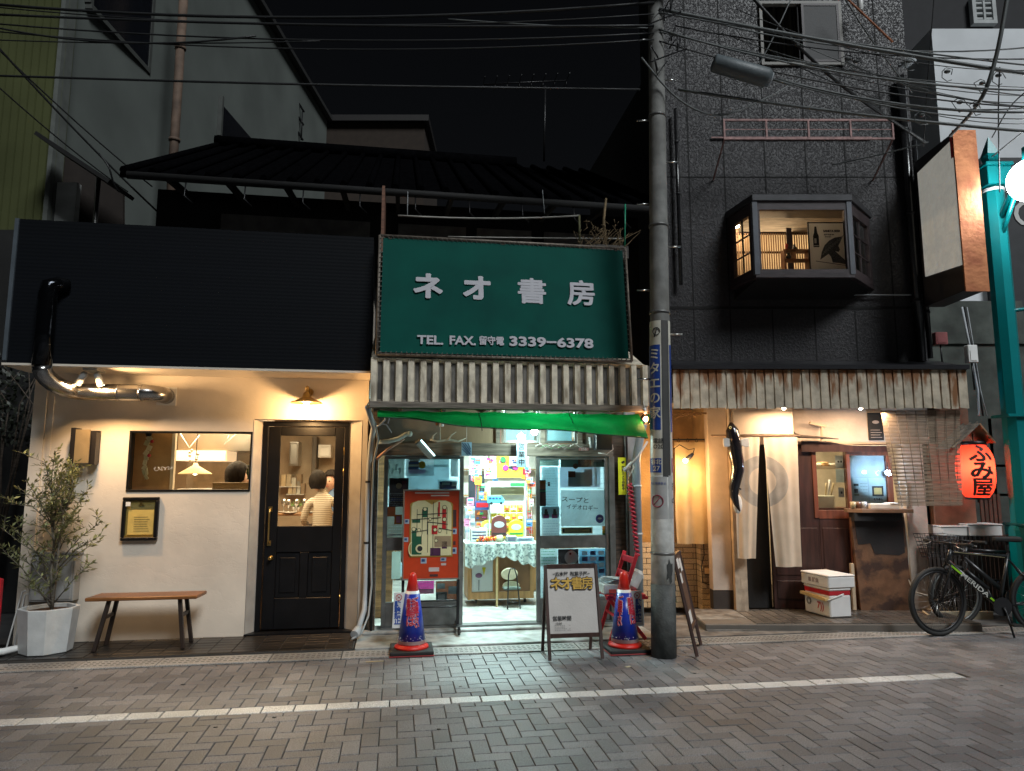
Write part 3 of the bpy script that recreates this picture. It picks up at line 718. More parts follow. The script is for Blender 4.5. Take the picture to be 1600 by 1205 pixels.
for k,(qx_, qy_) in enumerate(((375,742),(381,740),(387,741))):
    x_, z_ = S.at(qx_, qy_,.95); m = MB(); m.lathe([(.028,-.16),(.03,-.02),(.012,.03),(.011,.09),(.014,.1)],(x_,.95, z_), n=10)
    Thing('wine_bottle', 'dark wine bottle standing behind the cook in the kitchen', 'bottle', S,(x_,.95, z_ - .16), m, M('bottle_glass',(.02,.03,.015), rough=.15), group='bottles behind the cook')
sh_ = MB(); x_, z_ = S.at(381,757,.95); sh_.box(x_ - .15, x_ + .3,.88,1.05, z_ - .03, z_ - .005); sh_.box(x_ - .12, x_ - .1,.9,1.03,.06, z_ - .03); sh_.box(x_ + .26, x_ + .28,.9,1.03,.06, z_ - .03)
Thing('bottle_shelf', 'narrow steel shelf under the bottles behind the cook', 'shelf', S,(x_,.95,.06), sh_, STEEL)

def head(th, c, r, face=(0,1,0), hair=True, neck=True):
    """head with nose, ears, eyes and mouth; c centre; face = looking direction in frame coordinates"""
    c = Vector(c); f = Vector(face).normalized(); s_ = f.cross(Vector((0,0,1))).normalized(); u = Vector((0,0,1))
    m = MB(); n = 14; vs = []
    for i in range(n + 1):
        ph = math.pi*i/n
        for j in range(18):
            a = 2*math.pi*j/18; z = -math.cos(ph); rxy = math.sin(ph); fx_ = math.cos(a)*rxy; sx3 = math.sin(a)*rxy
            jaw = 1 - .22*max(0,-z - .1); p = c + f*fx_*r*1.0*jaw + s_*sx3*r*.80*jaw + u*z*r*1.2
            vs.append(p)
    fs = [(i*18 + j, i*18 + (j + 1) % 18,(i + 1)*18 + (j + 1) % 18,(i + 1)*18 + j) for i in range(n) for j in range(18)]
    m.add(vs, fs,0, True)
    m.ball(c + f*r*1.0 - u*r*.1, r*.14, n=6, sc=(1,1,1.6))
    for q in (-1,1):
        m.ball(c + s_*q*r*.80 - u*r*.05, r*.16, n=6, sc=(.7,.7,1.5)); m.ball(c + f*r*.9 + s_*q*r*.33 + u*r*.12, r*.09,1, n=6)
    m.obox(c + f*r*.93 - u*r*.55,(r*.4, r*.1, r*.07),(0,0, math.degrees(math.atan2(s_.y, s_.x))),2)
    return th.part('head', m,[SKIN_, INK, M('lips',(.4,.12,.1))])
def hair_cap(th, parent, c, r, face, length=.2, mat=HAIR):
    c = Vector(c); f = Vector(face).normalized(); s_ = f.cross(Vector((0,0,1))).normalized(); m = MB(); vs = []; n = 10; q = 22
    for i in range(n + 1):
        t = i/n
        for j in range(q):
            a = 2*math.pi*j/q; fr_ = math.cos(a)
            lim = math.pi*(.34 if fr_ > .55 else .42 + length*(1 - max(0, fr_)))
            ph = t*lim; rad_ = r*(1.16 + .03*math.sin(5*a + i))
            vs.append(c + f*math.cos(a)*math.sin(ph)*rad_*.98 + s_*math.sin(a)*math.sin(ph)*rad_*.9 + Vector((0,0,1))*(math.cos(ph)*rad_*1.16))
    m.add(vs,[(i*q + j, i*q + (j + 1) % q,(i + 1)*q + (j + 1) % q,(i + 1)*q + j) for i in range(n) for j in range(q)],0, True)
    o = th.part('hair', m, mat, parent=parent); md = o.modifiers.new('s', 'SOLIDIFY'); md.thickness = .012; return o
def fingers(wx, wy, wz, dx, sgn):
    out = []
    for k in range(4):
        L = (.06,.072,.068,.052)[k]; y = wy + sgn*(k - 1.5)*.018
        out.append([(wx, wy, wz,.026),(wx + dx*.045, y, wz,.011),(wx + dx*(.045 + L*.6), y, wz - .006,.0085),(wx + dx*(.045 + L), y, wz - .018,.007)])
    out.append([(wx, wy, wz,.026),(wx + dx*.025, wy - sgn*.035, wz,.010),(wx + dx*.05, wy - sgn*.052, wz - .006,.008)])
    return out

# woman seated at the table, seen from behind
hx_, hz_ = S.at(499,753,1.75); pb = (hx_ + .05,1.75,.5)
STRIPE = M('striped_cardigan',(.50,.45,.36), rough=.85, var=.1); n_, l_, b_ = nodes_of(STRIPE)
wv = n_.new('ShaderNodeTexWave'); wv.bands_direction = 'Z'; wv.inputs['Scale'].default_value = 14; wv.inputs['Distortion'].default_value = 1.2; tc_ = [x for x in n_ if x.type == 'TEX_COORD'][0]; l_.new(tc_.outputs['Object'], wv.inputs['Vector'])
r_ = n_.new('ShaderNodeValToRGB'); r_.color_ramp.elements[0].color = (.25,.20,.15,1); r_.color_ramp.elements[1].color = (.62,.56,.46,1); l_.new(wv.outputs['Fac'], r_.inputs[0]); l_.new(r_.outputs[0], b_.inputs['Base Color'])
wm = Thing('person', 'seated person with dark bob and striped cream cardigan, seen from behind', 'person', S, pb)
X, Y = hx_ + .05,1.75
T_ = lambda x, y, z, r: (x, y, z, r)
sz0 = hz_ - .22
body = skin('body',[[T_(X, Y,.56,.13), T_(X, Y + .01,.75,.125), T_(X, Y + .02, sz0 - .12,.135), T_(X, Y + .02, sz0 + .0,.075), T_(X - .02, Y + .02, sz0 + .10,.045), T_(X - .04, Y + .03, hz_ - .02,.04)],
    [T_(X, Y + .02, sz0 - .0,.075), T_(X - .17, Y + .02, sz0 - .04,.06), T_(X - .23, Y + .02, sz0 - .25,.045), T_(X - .20, Y + .26, sz0 - .34,.033), T_(X - .17, Y + .30, sz0 - .33,.026)],
    [T_(X, Y + .02, sz0 - .0,.075), T_(X + .17, Y + .02, sz0 - .04,.06), T_(X + .23, Y + .03, sz0 - .25,.045), T_(X + .2, Y + .27, sz0 - .34,.033), T_(X + .17, Y + .31, sz0 - .33,.026)],
    [T_(X, Y,.56,.13), T_(X - .1, Y + .05,.54,.09), T_(X - .12, Y + .45,.55,.065), T_(X - .12, Y + .47,.12,.045), T_(X - .12, Y + .56,.1,.035)],
    [T_(X, Y,.56,.13), T_(X + .1, Y + .05,.54,.09), T_(X + .12, Y + .45,.55,.065), T_(X + .12, Y + .47,.12,.045), T_(X + .12, Y + .56,.1,.035)]], STRIPE, wm.o, pb)
hd = head(wm,(hx_ - .02,1.78, hz_),.095,(-.35,.9,0)); hair_cap(wm, hd,(hx_ - .02,1.77, hz_ + .01),.105,(-.35,.9,0),.32)
for sg in (-1,1):
    hh = skin('hand', fingers(X + sg*.18, Y + .33, sz0 - .32,.0 + .3*-sg,1), SKIN_, wm.o, pb)
# companion facing, mostly hidden behind the door stile
hx2, hz2 = S.at(519,752,2.5); pb = (hx2 + .05,2.5,.5)
mn_ = Thing('person', 'person in a blue shirt facing the striped cardigan, half hidden by the door edge', 'person', S, pb)
X, Y = hx2 + .05,2.5; sz0 = hz2 - .22
skin('body',[[T_(X, Y,.56,.14), T_(X, Y,.8,.13), T_(X, Y - .01, sz0 - .12,.15), T_(X, Y - .01, sz0,.08), T_(X - .02, Y - .01, sz0 + .1,.05), T_(X - .04, Y, hz2 - .02,.045)],
    [T_(X, Y - .01, sz0,.08), T_(X - .19, Y, sz0 - .04,.06), T_(X - .24, Y, sz0 - .27,.045), T_(X - .2, Y - .24, sz0 - .34,.033)],
    [T_(X, Y - .01, sz0,.08), T_(X + .19, Y, sz0 - .04,.06), T_(X + .24, Y, sz0 - .27,.045), T_(X + .2, Y - .24, sz0 - .34,.033)],
    [T_(X, Y,.56,.14), T_(X - .1, Y - .05,.54,.09), T_(X - .1, Y - .42,.55,.065), T_(X - .1, Y - .42,.12,.045)],
    [T_(X, Y,.56,.14), T_(X + .1, Y - .05,.54,.09), T_(X + .1, Y - .42,.55,.065), T_(X + .1, Y - .42,.12,.045)]], M('blue_shirt',(.10,.17,.30), rough=.8), mn_.o, pb)
hd = head(mn_,(hx2 - .01,2.48, hz2 - .01),.1,(-.5,-.85,0)); hair_cap(mn_, hd,(hx2 - .01,2.49, hz2 + .005),.105,(-.5,-.85,0),.12)
for sg in (-1,1): skin('hand', fingers(X + sg*.2, Y - .27, sz0 - .34,-.3*sg,1), SKIN_, mn_.o, pb)
# cook
hx3, hz3 = S.at(372,746,.8); pb = (hx3,.8,.06)
ck = Thing('person', 'cook with thick dark hair bent over the kitchen counter behind the long window', 'person', S, pb)
X, Y = hx3,.95; sz0 = hz3 - .2
skin('body',[[T_(X, Y,.95,.13), T_(X, Y - .03,1.15,.13), T_(X, Y - .06, sz0,.1), T_(X, Y - .1, hz3 - .08,.045)],
    [T_(X, Y - .06, sz0,.1), T_(X - .2, Y - .05, sz0 - .05,.055), T_(X - .24, Y - .15, sz0 - .3,.04), T_(X - .15, Y - .35, sz0 - .3,.03)],
    [T_(X, Y - .06, sz0,.1), T_(X + .2, Y - .05, sz0 - .05,.055), T_(X + .24, Y - .15, sz0 - .3,.04), T_(X + .15, Y - .35, sz0 - .3,.03)],
    [T_(X, Y,.95,.13), T_(X - .1, Y,.88,.09), T_(X - .1, Y,.5,.07), T_(X - .1, Y,.1,.05)],
    [T_(X, Y,.95,.13), T_(X + .1, Y,.88,.09), T_(X + .1, Y,.5,.07), T_(X + .1, Y,.1,.05)]], M('cook_coat',(.6,.58,.55), rough=.8), ck.o, pb)
hd = head(ck,(hx3,.8, hz3),.105,(.85,.3,-.3)); hair_cap(ck, hd,(hx3 - .01,.8, hz3 + .02),.118,(.8,.35,0),.3)
for sg in (-1,1): skin('hand', fingers(X + sg*.15, Y - .4, sz0 - .3,-.3*sg,1), SKIN_, ck.o, pb)

# dining table, stool, tableware, plant, shelves
tz = S.at(470,802,1.95)[1]; tx0 = S.at(436,800,1.95)[0] - .5; tx1 = S.at(500,800,1.95)[0] + .55
tb = Thing('dining_table', 'wooden dining table laid with plates and glasses behind the door glass', 'table', S,((tx0 + tx1)/2,2.05,.06))
m = MB(); m.box(tx0, tx1,1.92,2.30, tz - .03, tz); tb.part('tabletop', m, WOODM, bevel=.005)
for xx in (tx0 + .05, tx1 - .05):
    for yy in (1.97,2.25): m = MB(); m.box(xx - .02, xx + .02, yy - .02, yy + .02,.06, tz - .03); tb.part('leg', m, WOODM)
for (xx, yy, lb, who) in ((hx_ + .05,1.72, 'wooden chair under the person in the striped cardigan',0),(hx2 + .05,2.55, 'wooden chair under the person in the blue shirt',1)):
    ch = Thing('wooden_chair', lb, 'chair', S,(xx, yy,.06)); m = MB(); m.box(xx - .2, xx + .2, yy - .18, yy + .2,.41,.44); ch.part('seat', m, WOODM)
    for a_ in (-.17,.17):
        for b2 in (-.15,.17): m = MB(); m.box(xx + a_ - .015, xx + a_ + .015, yy + b2 - .015, yy + b2 + .015,.06,.41); ch.part('leg', m, WOODM)
for k in range(7):
    x_ = tx0 + .35 + k*.085; y_ = 1.98 + (k % 3)*.1; m = MB()
    m.lathe([(.028,0),(.004,.008),(.004,.07),(.03,.1),(.033,.14),(.028,.17)],(x_, y_, tz), n=12); Thing('wine_glass', 'stemmed glass standing on the dining table behind the door glass', 'glass', S,(x_, y_, tz), m, STEEL, group='wine glasses on the dining table')
for (x_, y_) in ((tx0 + .62,1.97),(tx0 + .85,2.0),(tx0 + .45,2.15)):
    m = MB(); m.lathe([(.05,0),(.09,.012),(.095,.016),(.06,.010),(.001,.010)],(x_, y_, tz), n=18); Thing('plate', 'white plate on the dining table behind the door glass', 'plate', S,(x_, y_, tz), m, WHITEPL, group='plates on the dining table')
x_, z_ = S.at(463,782,2.15)
pp = Thing('table_plant', 'small leafy plant in a pot on the dining table', 'plant', S,(x_,2.15, tz)); m = MB(); m.lathe([(.035,0),(.045,.07),(.04,.07)],(x_,2.15, tz), n=12); pp.part('pot', m, WHITEPL)
m = MB()
for k in range(70):
    d_ = Vector((random.gauss(0,1), random.gauss(0,1), abs(random.gauss(0,1)))).normalized(); q = Vector((x_,2.15, tz + .08)) + d_*random.uniform(.01,.07); wv_ = d_.orthogonal().normalized()*.012
    m.add([q, q + d_*.02 + wv_, q + d_*.04, q + d_*.02 - wv_],[(0,1,2,3)])
pp.part('leaves', m, leaf_mat('herb_leaf',(.09,.16,.03)), recalc=False)
for k,(q0, q1, qy, lb) in enumerate(((437,470,760, 'upper white wall shelf behind the dining table'),(448,475,772, 'lower white wall shelf behind the dining table'))):
    a, z_ = S.at(q0, qy,3.7); b, _ = S.at(q1, qy,3.7); s2 = Thing('wall_shelf', lb, 'shelf', S,(a,3.8, z_)); m = MB(); m.box(a, b,3.65,3.9, z_ - .012, z_); s2.part('board', m, WHITEPL)
    for j in range(4):
        w2 = (b - a)/4.6; xx = a + .02 + j*(b - a)/4.1; m = MB(); m.box(xx, xx + w2,3.68,3.85, z_ + .001, z_ + random.uniform(.12,.2))
        Thing('storage_box', 'pale box standing on a wall shelf behind the dining table', 'box', S,(xx,3.7, z_), m, M('box%d' % j,((.62,.5,.32),(.5,.42,.3),(.55,.55,.5),(.3,.22,.14))[j]), group='boxes on the restaurant shelves', bevel=.004)
for (q0, q1, y0_, y1_, lb, mt) in ((452,466,690,728, 'grey fridge unit high behind the dining table', STEEL),(497,517,695,715, 'pale wall rack with a framed notice high in the dining room', WHITEPL),(487,494,682,745, 'dark column behind the dining table', M('dark_column',(.14,.12,.1)))):
    a, b, c, d = S.rect(q0, y0_, q1, y1_,3.5); m = MB(); m.box(a, b,3.5,3.88, c, d); m.frame(a + .01, b - .01, c + .02, d - .02,3.48,3.499,.015)
    Thing('wall_fitting', lb, 'fitting', S,(a,3.6, c), m, mt, bevel=.005)
# ================================================================== BOOKSHOP (middle)
sx0, sx1 = -1.44,1.12
bs = Thing('bookshop_building', 'old wooden bookshop with glazed sliding doors and a corrugated metal pent roof', 'building', S,(sx0,0,0))
ztop = S.at(780,692,0)[1]       # top of door rail/lintel level
zl0, zl1 = S.at(650,712,-.0)[1], S.at(650,692,-.0)[1]
beam = MB(); beam.box(sx0 + .02,1.10,-.03,.09, zl0, zl1); bs.part('lintel', beam, WOODG, bevel=.004)
up = MB()
tx = [S.at(q,680)[0] for q in (588,688,775,785,905,955)]
TZ1 = 2.28
UPM = [M('grey_ply',(.22,.20,.165), rough=.8, var=.3, scale=3, bump=.15), M('tan_ply',(.26,.19,.12), rough=.75, var=.3, scale=4, stretch=(1,1,.3))]
for (q0, q1, mt) in ((tx[0], tx[1],0),(tx[1] + .005, tx[2],1),(tx[4] + .02,1.1,0)): m = MB(); m.box(q0, q1,.03,.06, zl1, TZ1); bs.part('upper_panel', m, UPM[mt])
for q in (775,845,903):
    m = MB(); x_ = S.at(q,680)[0]; m.box(x_, x_ + .05,.0,.08, zl1, TZ1); bs.part('mullion', m, WOODG)
tm = MB()
for (q0, q1) in ((788,843),(852,902)):
    x_, x2 = S.at(q0,680)[0], S.at(q1,680)[0]; f = MB(); f.frame(x_, x2, zl1 + .01, TZ1,.02,.05,.025); fo = bs.part('transom_window', f, ALU)
    f = MB(); f.box(x_ + .025, x2 - .025,.032,.036, zl1 + .035, TZ1 - .025); bs.part('transom_pane', f, GLASS, parent=fo)
    f = MB(); f.box(x_ + .03, x2 - .05,.045,.047, zl1 + .02, TZ1 - .05); bs.part('taped_sheet', f, M('pale_blue_sheet',(.45,.62,.66), rough=.7, trans=.5), parent=fo)
pl_ = MB(); px1 = S.at(950,800)[0]
pl_.box(sx0 - .005, sx0 + .055,-.04,.1,.03, TZ1); bs.part('corner_post', pl_, WOODD)
m = MB(); m.box(px1 + .012, px1 + .07,-.03,.1,.04, zl0); bs.part('door_post', m, ALU)
m = MB(); m.box(px1 + .072, px1 + .21,.05,.2,.04, TZ1,0); m.box(px1 + .212,1.36,-.01,.15,.04, TZ1,1); bs.part('pier', m,[WOODD, M('grey_panel',(.27,.275,.29), rough=.6, var=.15)])
# sliding doors: left panel, open middle, right panel
zb, zt_ = .075, zl0 - .005; zmid0, zmid1 = S.at(650,860)[1], S.at(650,840)[1]
def slide(x0, x1, y, label):
    f = MB(); t = .042
    f.box(x0, x0 + t, y, y + .035, zb, zt_); f.box(x1 - t, x1, y, y + .035, zb, zt_); f.box(x0 + t, x1 - t, y, y + .035, zt_ - .03, zt_)
    f.box(x0 + t, x1 - t, y, y + .035, zmid0, zmid1); zk = S.at(650,945)[1]; f.box(x0 + t, x1 - t, y + .004, y + .03, zb, zk - .0,0)
    f.box(x0 + t, x1 - t, y, y + .032, zk, zk + .03)
    o = bs.part('sliding_door', f, ALU, bevel=.003, label=label)
    for (a, b) in ((zk + .03, zmid0),(zmid1, zt_ - .03)):
        p = MB(); p.box(x0 + t, x1 - t, y + .001, y + .004, a, b); bs.part('pane', p, GLASS, parent=o)
    h = MB(); h.box(x1 - t + .01, x1 - t + .028, y - .006, y, zmid0 - .02, zmid0 + .14); bs.part('finger_pull', h, STEEL, parent=o)
    return o
gx = [S.at(q,830)[0] for q in (598,724,838,952)]
slide(gx[0], gx[1],.0, 'left glazed aluminium sliding door'); slide(gx[2], gx[3],.0, 'right glazed aluminium sliding door')
tr = MB(); tr.box(gx[0], gx[3],-.03,.1,.056,.074); bs.part('door_track', tr, ALU)
# interior shell
FL = stain_mat('shop_floor',(.42,.41,.38),(.2,.19,.17), rough=.6, metal=0, scale=.8, sz=1, amount=(.5,.7))
m = MB(); m.box(sx0,1.3,.1,3.6,.03,.072); bs.part('shop_floor', m, FL)
WI = M('shop_wall',(.62,.60,.54), rough=.8)
m = MB(); m.box(sx0 - .03, sx0 - .001,.1,3.6,.03,2.45); bs.part('inner_wall', m, WI)
m = MB(); m.box(1.30,1.34,.2,3.6,.03,2.45); bs.part('inner_wall', m, WI)
m = MB(); m.box(sx0,1.3,3.6,3.64,.03,2.45); bs.part('inner_wall', m, WI)
m = MB(); m.box(sx0 - .03,1.34,-.03,3.64,2.46,2.5); bs.part('ceiling', m, WI)
for yy in (.75,2.2):
    tb_ = Thing('ceiling_tube', 'bare fluorescent tube across the bookshop ceiling, ' + ('near the doors' if yy < 1 else 'over the back shelves'), 'lamp', S,(0, yy,2.44))
    m = MB(); m.box(-.65,.65, yy - .04, yy + .04,2.42,2.458); tb_.part('batten', m, WHITEPL)
    m = MB(); m.tube([(-.6, yy,2.395),(.6, yy,2.395)],.014, n=8); tb_.part('tube', m, emit_mat('tube_white',(.86,1,.95),14))
    lamp('AREA', 'tube_light', S,(0, yy,2.37),150 if yy < 1 else 110,(.70,1.0,.98),1.2, tb_.o, target=(0, yy - .18,0), sy=.12)
# pent roof: corrugated fringe and rafters
fxa, fxb = -1.455,1.215; fza, fzb = 2.255,2.66; ZN = stain_mat('zinc_sheet',(.78,.70,.55),(.30,.25,.18), rough=.5, metal=.15, scale=4, sz=.3, amount=(.48,.66))
m = MB(); prof = []; x_ = fxa; pitch = .115
while x_ < fxb - .01:
    for (dx, dy) in ((0,0),(.052,0),(.062,.035),(.104,.035)): prof.append((x_ + dx,-.76 + dy))
    x_ += pitch
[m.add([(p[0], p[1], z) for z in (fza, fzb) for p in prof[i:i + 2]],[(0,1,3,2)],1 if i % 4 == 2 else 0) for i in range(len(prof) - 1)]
o = bs.part('corrugated_fringe', m,[ZN, stain_mat('zinc_flute_shade',(.15,.14,.125),(.05,.045,.04), rough=.6, metal=.2, scale=4, sz=.3)], recalc=False); md = o.modifiers.new('s', 'SOLIDIFY'); md.thickness = .003  # recessed flutes get a darker sheet colour: their shade is painted in
m = MB(); m.prism([(-.765, fzb),(-.70, fzb + .02),(.02,3.02),(.02,2.98),(-.72, fzb - .03)], fxa, fxb, axis='x'); bs.part('pent_roof', m, ZN)
m = MB(); m.box(fxa - .01, fxb + .01,-.80,-.735, fza - .065, fza - .002); m.box(fxa, fxb,-.733,-.70, fza - .055, fza + .02); bs.part('eave_beam', m, WOODG, bevel=.006)
m = MB(); m.add([(fxa - .006,-.765, fza),(fxa - .006,.0, fza),(fxa - .006,.0,3.0),(fxa - .006,-.72, fzb),(fxa - .03,-.765, fza - .03),(fxa - .03,0, fza - .03)],[(0,1,2,3),(0,4,5,1)]); bs.part('end_sheet', m, ZN)
for k in range(6):
    x_ = -1.2 + k*.44; m = MB(); m.box(x_, x_ + .04,-.70,.02, fza - .03, fza + .02); bs.part('rafter', m, WOODD)
m = MB(); m.box(fxa + .02, fxb - .02,-.70,.02, fza + .025, fza + .035); bs.part('eave_boarding', m, WOODD)

# green sign board
g0, g1, gz0, gz1 = -1.405,1.07,2.69,3.885
gb = Thing('shop_sign', 'large dark green canvas sign board with white lettering above the bookshop', 'sign', S,(g0,-.72, gz0))
def gp(u, v): return (g0 + (g1 - g0)*u,-.79 + .13*v + .006*math.sin(u*9)*math.sin(v*3), gz0 + (gz1 - gz0)*v)
m = MB(); m.grid(lambda u, v: gp(.012 + u*.976,.02 + v*.96),30,14)
CAN = M('green_canvas',(.0,.074,.056), rough=.7, var=.25, scale=2.5, bump=.12, bscale=260, col2=(.0,.055,.044), spec=.12)
gb.part('canvas', m, CAN)
m = MB();
for (a, b) in (((0,0),(1,0)),((0,1),(1,1)),((0,0),(0,1)),((1,0),(1,1))): m.tube([gp(*a), gp(*b)],.014, n=8)
m.tube([gp(0,.33), gp(1,.33)],.01, n=6) if False else None
gb.part('pipe_frame', m, M('rusty_pipe',(.20,.17,.14), rough=.6, metal=.4, var=.4, scale=14))
m = MB();
for k in range(52):
    u = .01 + k/52
    for v in (0,1):
        p = Vector(gp(u, v)); s2 = 1 if v == 0 else -1
        m.tube([p + Vector((0,-.016,0)), p + Vector((.012,-.012, s2*.03)), p + Vector((.024,.016,0))],.0035, n=4)
for k in range(24):
    v = k/24 + .01
    for u in (0,1):
        p = Vector(gp(u, v)); s2 = 1 if u == 0 else -1
        m.tube([p + Vector((0,-.016,0)), p + Vector((s2*.03,-.012,.012)), p + Vector((0,.016,.024))],.0035, n=4)
gb.part('lacing', m, M('lacing_cord',(.12,.115,.10), rough=.8))
LET = M('sign_letter_white',(.46,.46,.50), rough=.6, var=.08)
tilt = 90 - math.degrees(math.atan2(.13, gz1 - gz0))*0 - 0
ANG = 90 - math.degrees(math.atan2(.13, gz1 - gz0))
for ch, q, wy in (('ネ',669,449),('オ',746,452),('書',832,457),('房',910,460)):
    x_, z_ = S.at(q, wy,-.75); v = (z_ - gz0)/(gz1 - gz0)
    gb.text(ch,.275, LET,(x_,-.79 + .13*v - .007, z_), rot=(ANG,0,0), bold=.003 if ch in 'ネオ' else .001, sx=1.1, fat=.0085 if ch in 'ネオ' else .0062)
# bracket behind the sign
for x_ in (g0 + .1,-.2, g1 - .1):
    m = MB(); m.bar((x_,-.66, gz1 - .02),(x_,.3,3.1),.03,.03); m.bar((x_,-.74, gz0 + .1),(x_,.0, gz0 + .1),.03,.03); gb.part('support_bar', m, WOODD)
for (s_, q0, q1, sz_, bd) in (('TEL.',652,693,.118,.0022),('FAX.',702,743,.118,.0022),('留守電',748,787,.092,.0012),('3339−6378',795,926,.128,.003)):
    xa, z_ = S.at(q0,0.5*(528 + 536) + (q0 - 652)*.016,-.77); xb = S.at(q1,530,-.77)[0]; v = (z_ - gz0)/(gz1 - gz0)
    o = gb.text(s_, sz_, LET,((xa + xb)/2,-.79 + .13*v - .012, z_), rot=(ANG,0,0), bold=bd, fat=.0018)
    wd = max(q.co.x for q in o.data.vertices) - min(q.co.x for q in o.data.vertices); k = (xb - xa)/wd
    for q in o.data.vertices: q.co.x *= k

# green tarpaulin hanging under the beam
ta, tb2 = S.at(590,645,-.72)[0], S.at(1000,660,-.72)[0]
zl_, zr_ = S.at(590,652,-.88)[1], S.at(1000,683,-.95)[1]
TARP = M('green_tarp',(.0,.22,.045), rough=.55, var=.2, scale=3, bump=.6, bscale=9, stretch=(1.6,1,.5), trans=.65)
def tp(u, v):
    x_ = ta + (tb2 - ta)*u; zt2 = fza - .075 - .012*abs(math.sin(u*22)); zb2 = zl_ + (zr_ - zl_)*(u ** .8) + .012*math.sin(u*11)
    fold = .045*math.sin((u*6 - v*2.6)*2.2)*(1 - u*.5) + .022*math.sin(u*24 - v*8)
    yb = -.88 - .07*u
    return (x_,-.68 + (yb + .68)*v + fold*v, zt2 + (zb2 - zt2)*(v ** 1.15) + fold*.25*v)
tp_ = Thing('green_tarpaulin', 'bright green tarpaulin drooping to the right under the bookshop eave', 'tarpaulin', S,(ta,-.7, fza - .07))
m = MB(); m.grid(tp,90,14); tp_.part('sheet', m, TARP)
m = MB(); m.tube([tp(i/20,1.0) for i in range(21)],.006, n=5); tp_.part('hem', m, M('dark_green_hem',(.0,.06,.02), rough=.6))
m = MB(); m.tube([Vector(tp(.37,.0)) + Vector((0,-.02,.0)), Vector(tp(.375,.5)) + Vector((0,-.02,0)), Vector(tp(.375,1)) + Vector((0,-.02,-.03))],.004, n=4); m.tube([Vector(tp(.72,.0)) + Vector((0,-.02,.0)), Vector(tp(.725,1)) + Vector((0,-.02,-.02))],.004, n=4); tp_.part('tie_cord', m, BLACK)

# ---- papers taped inside the glass
def paper(label, x0, y0, x1, y1, base, depth=.028, cat='poster', blocks=(), name='poster', rot=0, crumple=0, fr=S, lines=None, side=-1):
    a, b, c, d = fr.rect(x0, y0, x1, y1, depth)
    t = Thing(name, label, cat, fr,(a, depth, c)); m = MB()
    if crumple: m.grid(lambda u, v: (a + (b - a)*u, depth + crumple*(random.random() - .5), c + (d - c)*v),14,10,0, False)
    else: m.add([(a, depth, c),(b, depth, c),(b, depth, d),(a, depth, d)],[(0,1,2,3)])
    t.part('sheet', m, base); w_, h_ = b - a, d - c
    mats, idx = [], {}; m = MB()
    for (u0, v0, u1, v1, mt) in blocks:
        if mt.name not in idx: idx[mt.name] = len(mats); mats.append(mt)
        yy = depth - .002 - crumple*.5 - .0006*len(m.f)/6
        m.box(a + w_*u0, a + w_*u1, yy - .0004, yy, d - h_*v0, d - h_*v1, idx[mt.name])
    if lines:
        (u0, v0, u1, v1, n_, mt) = lines;
        if mt.name not in idx: idx[mt.name] = len(mats); mats.append(mt)
        for k in range(n_):
            z_ = d - h_*(v0 + (v1 - v0)*k/max(1, n_ - 1)); xx = a + w_*u0
            while xx < a + w_*u1 - .01:
                ww = random.uniform(.008,.035); m.box(xx, min(xx + ww, a + w_*u1), depth - .0035 - crumple*.5, depth - .003 - crumple*.5, z_, z_ + .005, idx[mt.name]); xx += ww + .006
    if m.v: t.part('print', m, mats)
    return t,(a, b, c, d)
def pm(n, c, tr=.38): return M('paper_' + n, c, rough=.75, var=.12, bump=.02, trans=tr)
PB, PG, PLB, PDK, PNV, PMG, PYL, POR, PPK, PBR, PGN, PLV = pm('white',(.74,.82,.84)), pm('grey',(.36,.42,.43)), pm('lightblue',(.52,.70,.76)), pm('dark',(.03,.025,.03),.05), pm('navy',(.05,.09,.25)), pm('magenta',(.55,.06,.30)), pm('yellow',(.75,.62,.04)), pm('orange',(.75,.22,.03)), pm('pink',(.75,.3,.45)), pm('brown',(.16,.06,.035)), pm('green',(.05,.35,.10)), pm('lavender',(.55,.45,.68))
for (lb, q) in (('large pale blue backing sheet behind the papers of the left shop door, upper pane',(602,712,718,841)),('large pale blue backing sheet behind the papers of the right shop door, upper pane',(842,712,949,841)),('pale blue backing sheet low behind the right shop door',(843,857,949,944))): paper(lb, *q, pm('backing',(.44,.56,.62),.5),.06, name='backing_sheet', cat='sheet', lines=(.03,.04,.97,.96,16, pm('faint',(.34,.5,.56))))
paper('pale lace patterned sheet in the top left corner of the left shop door',603,714,632,760, pm('lace',(.42,.48,.44)), blocks=[(.1 + .2*i,.25 + .12*(i % 2),.2 + .2*i,.45 + .12*(i % 2), PB) for i in range(4)])
t,(a, b, c, d) = paper('blank pale blue sheet filling the upper middle of the left shop door',636,726,702,766, PLB,.030)
t,(a, b, c, d) = paper('drawing of stacked books and a lemon on a lilac tray, on the left door',634,710,678,744, PB,.020, cat='drawing')
m = MB()
for k in range(5):
    z_ = c + .07 + k*.027; o2 = .008*(k % 2)
    m.box(a + .03 + o2, a + .13 + o2,.0155,.0165, z_, z_ + .022,1 if k % 2 == 0 else 2); m.box(a + .028 + o2, a + .132 + o2,.0172,.0174, z_ - .003, z_ + .025,0)
m.prism([(a + .02, c + .055),(a + .04, c + .025),(a + .19, c + .025),(a + .21, c + .055),(a + .19, c + .068),(a + .04, c + .068)],.0150,.0158,3)
m.lathe([(.036,0),(.036,.001)],(a + .165,.017, c + .115),4,18, rot=(90,0,0)); m.lathe([(.038,0),(.038,.0004)],(a + .165,.0178, c + .115),0,18, rot=(90,0,0), sx=1.02)
t.part('drawing_ink', m,[PDK, pm('book_blue',(.14,.25,.6)), pm('mint',(.85,.97,.92)), pm('tray_lilac',(.8,.7,.92)), pm('mustard',(.9,.72,.08))])
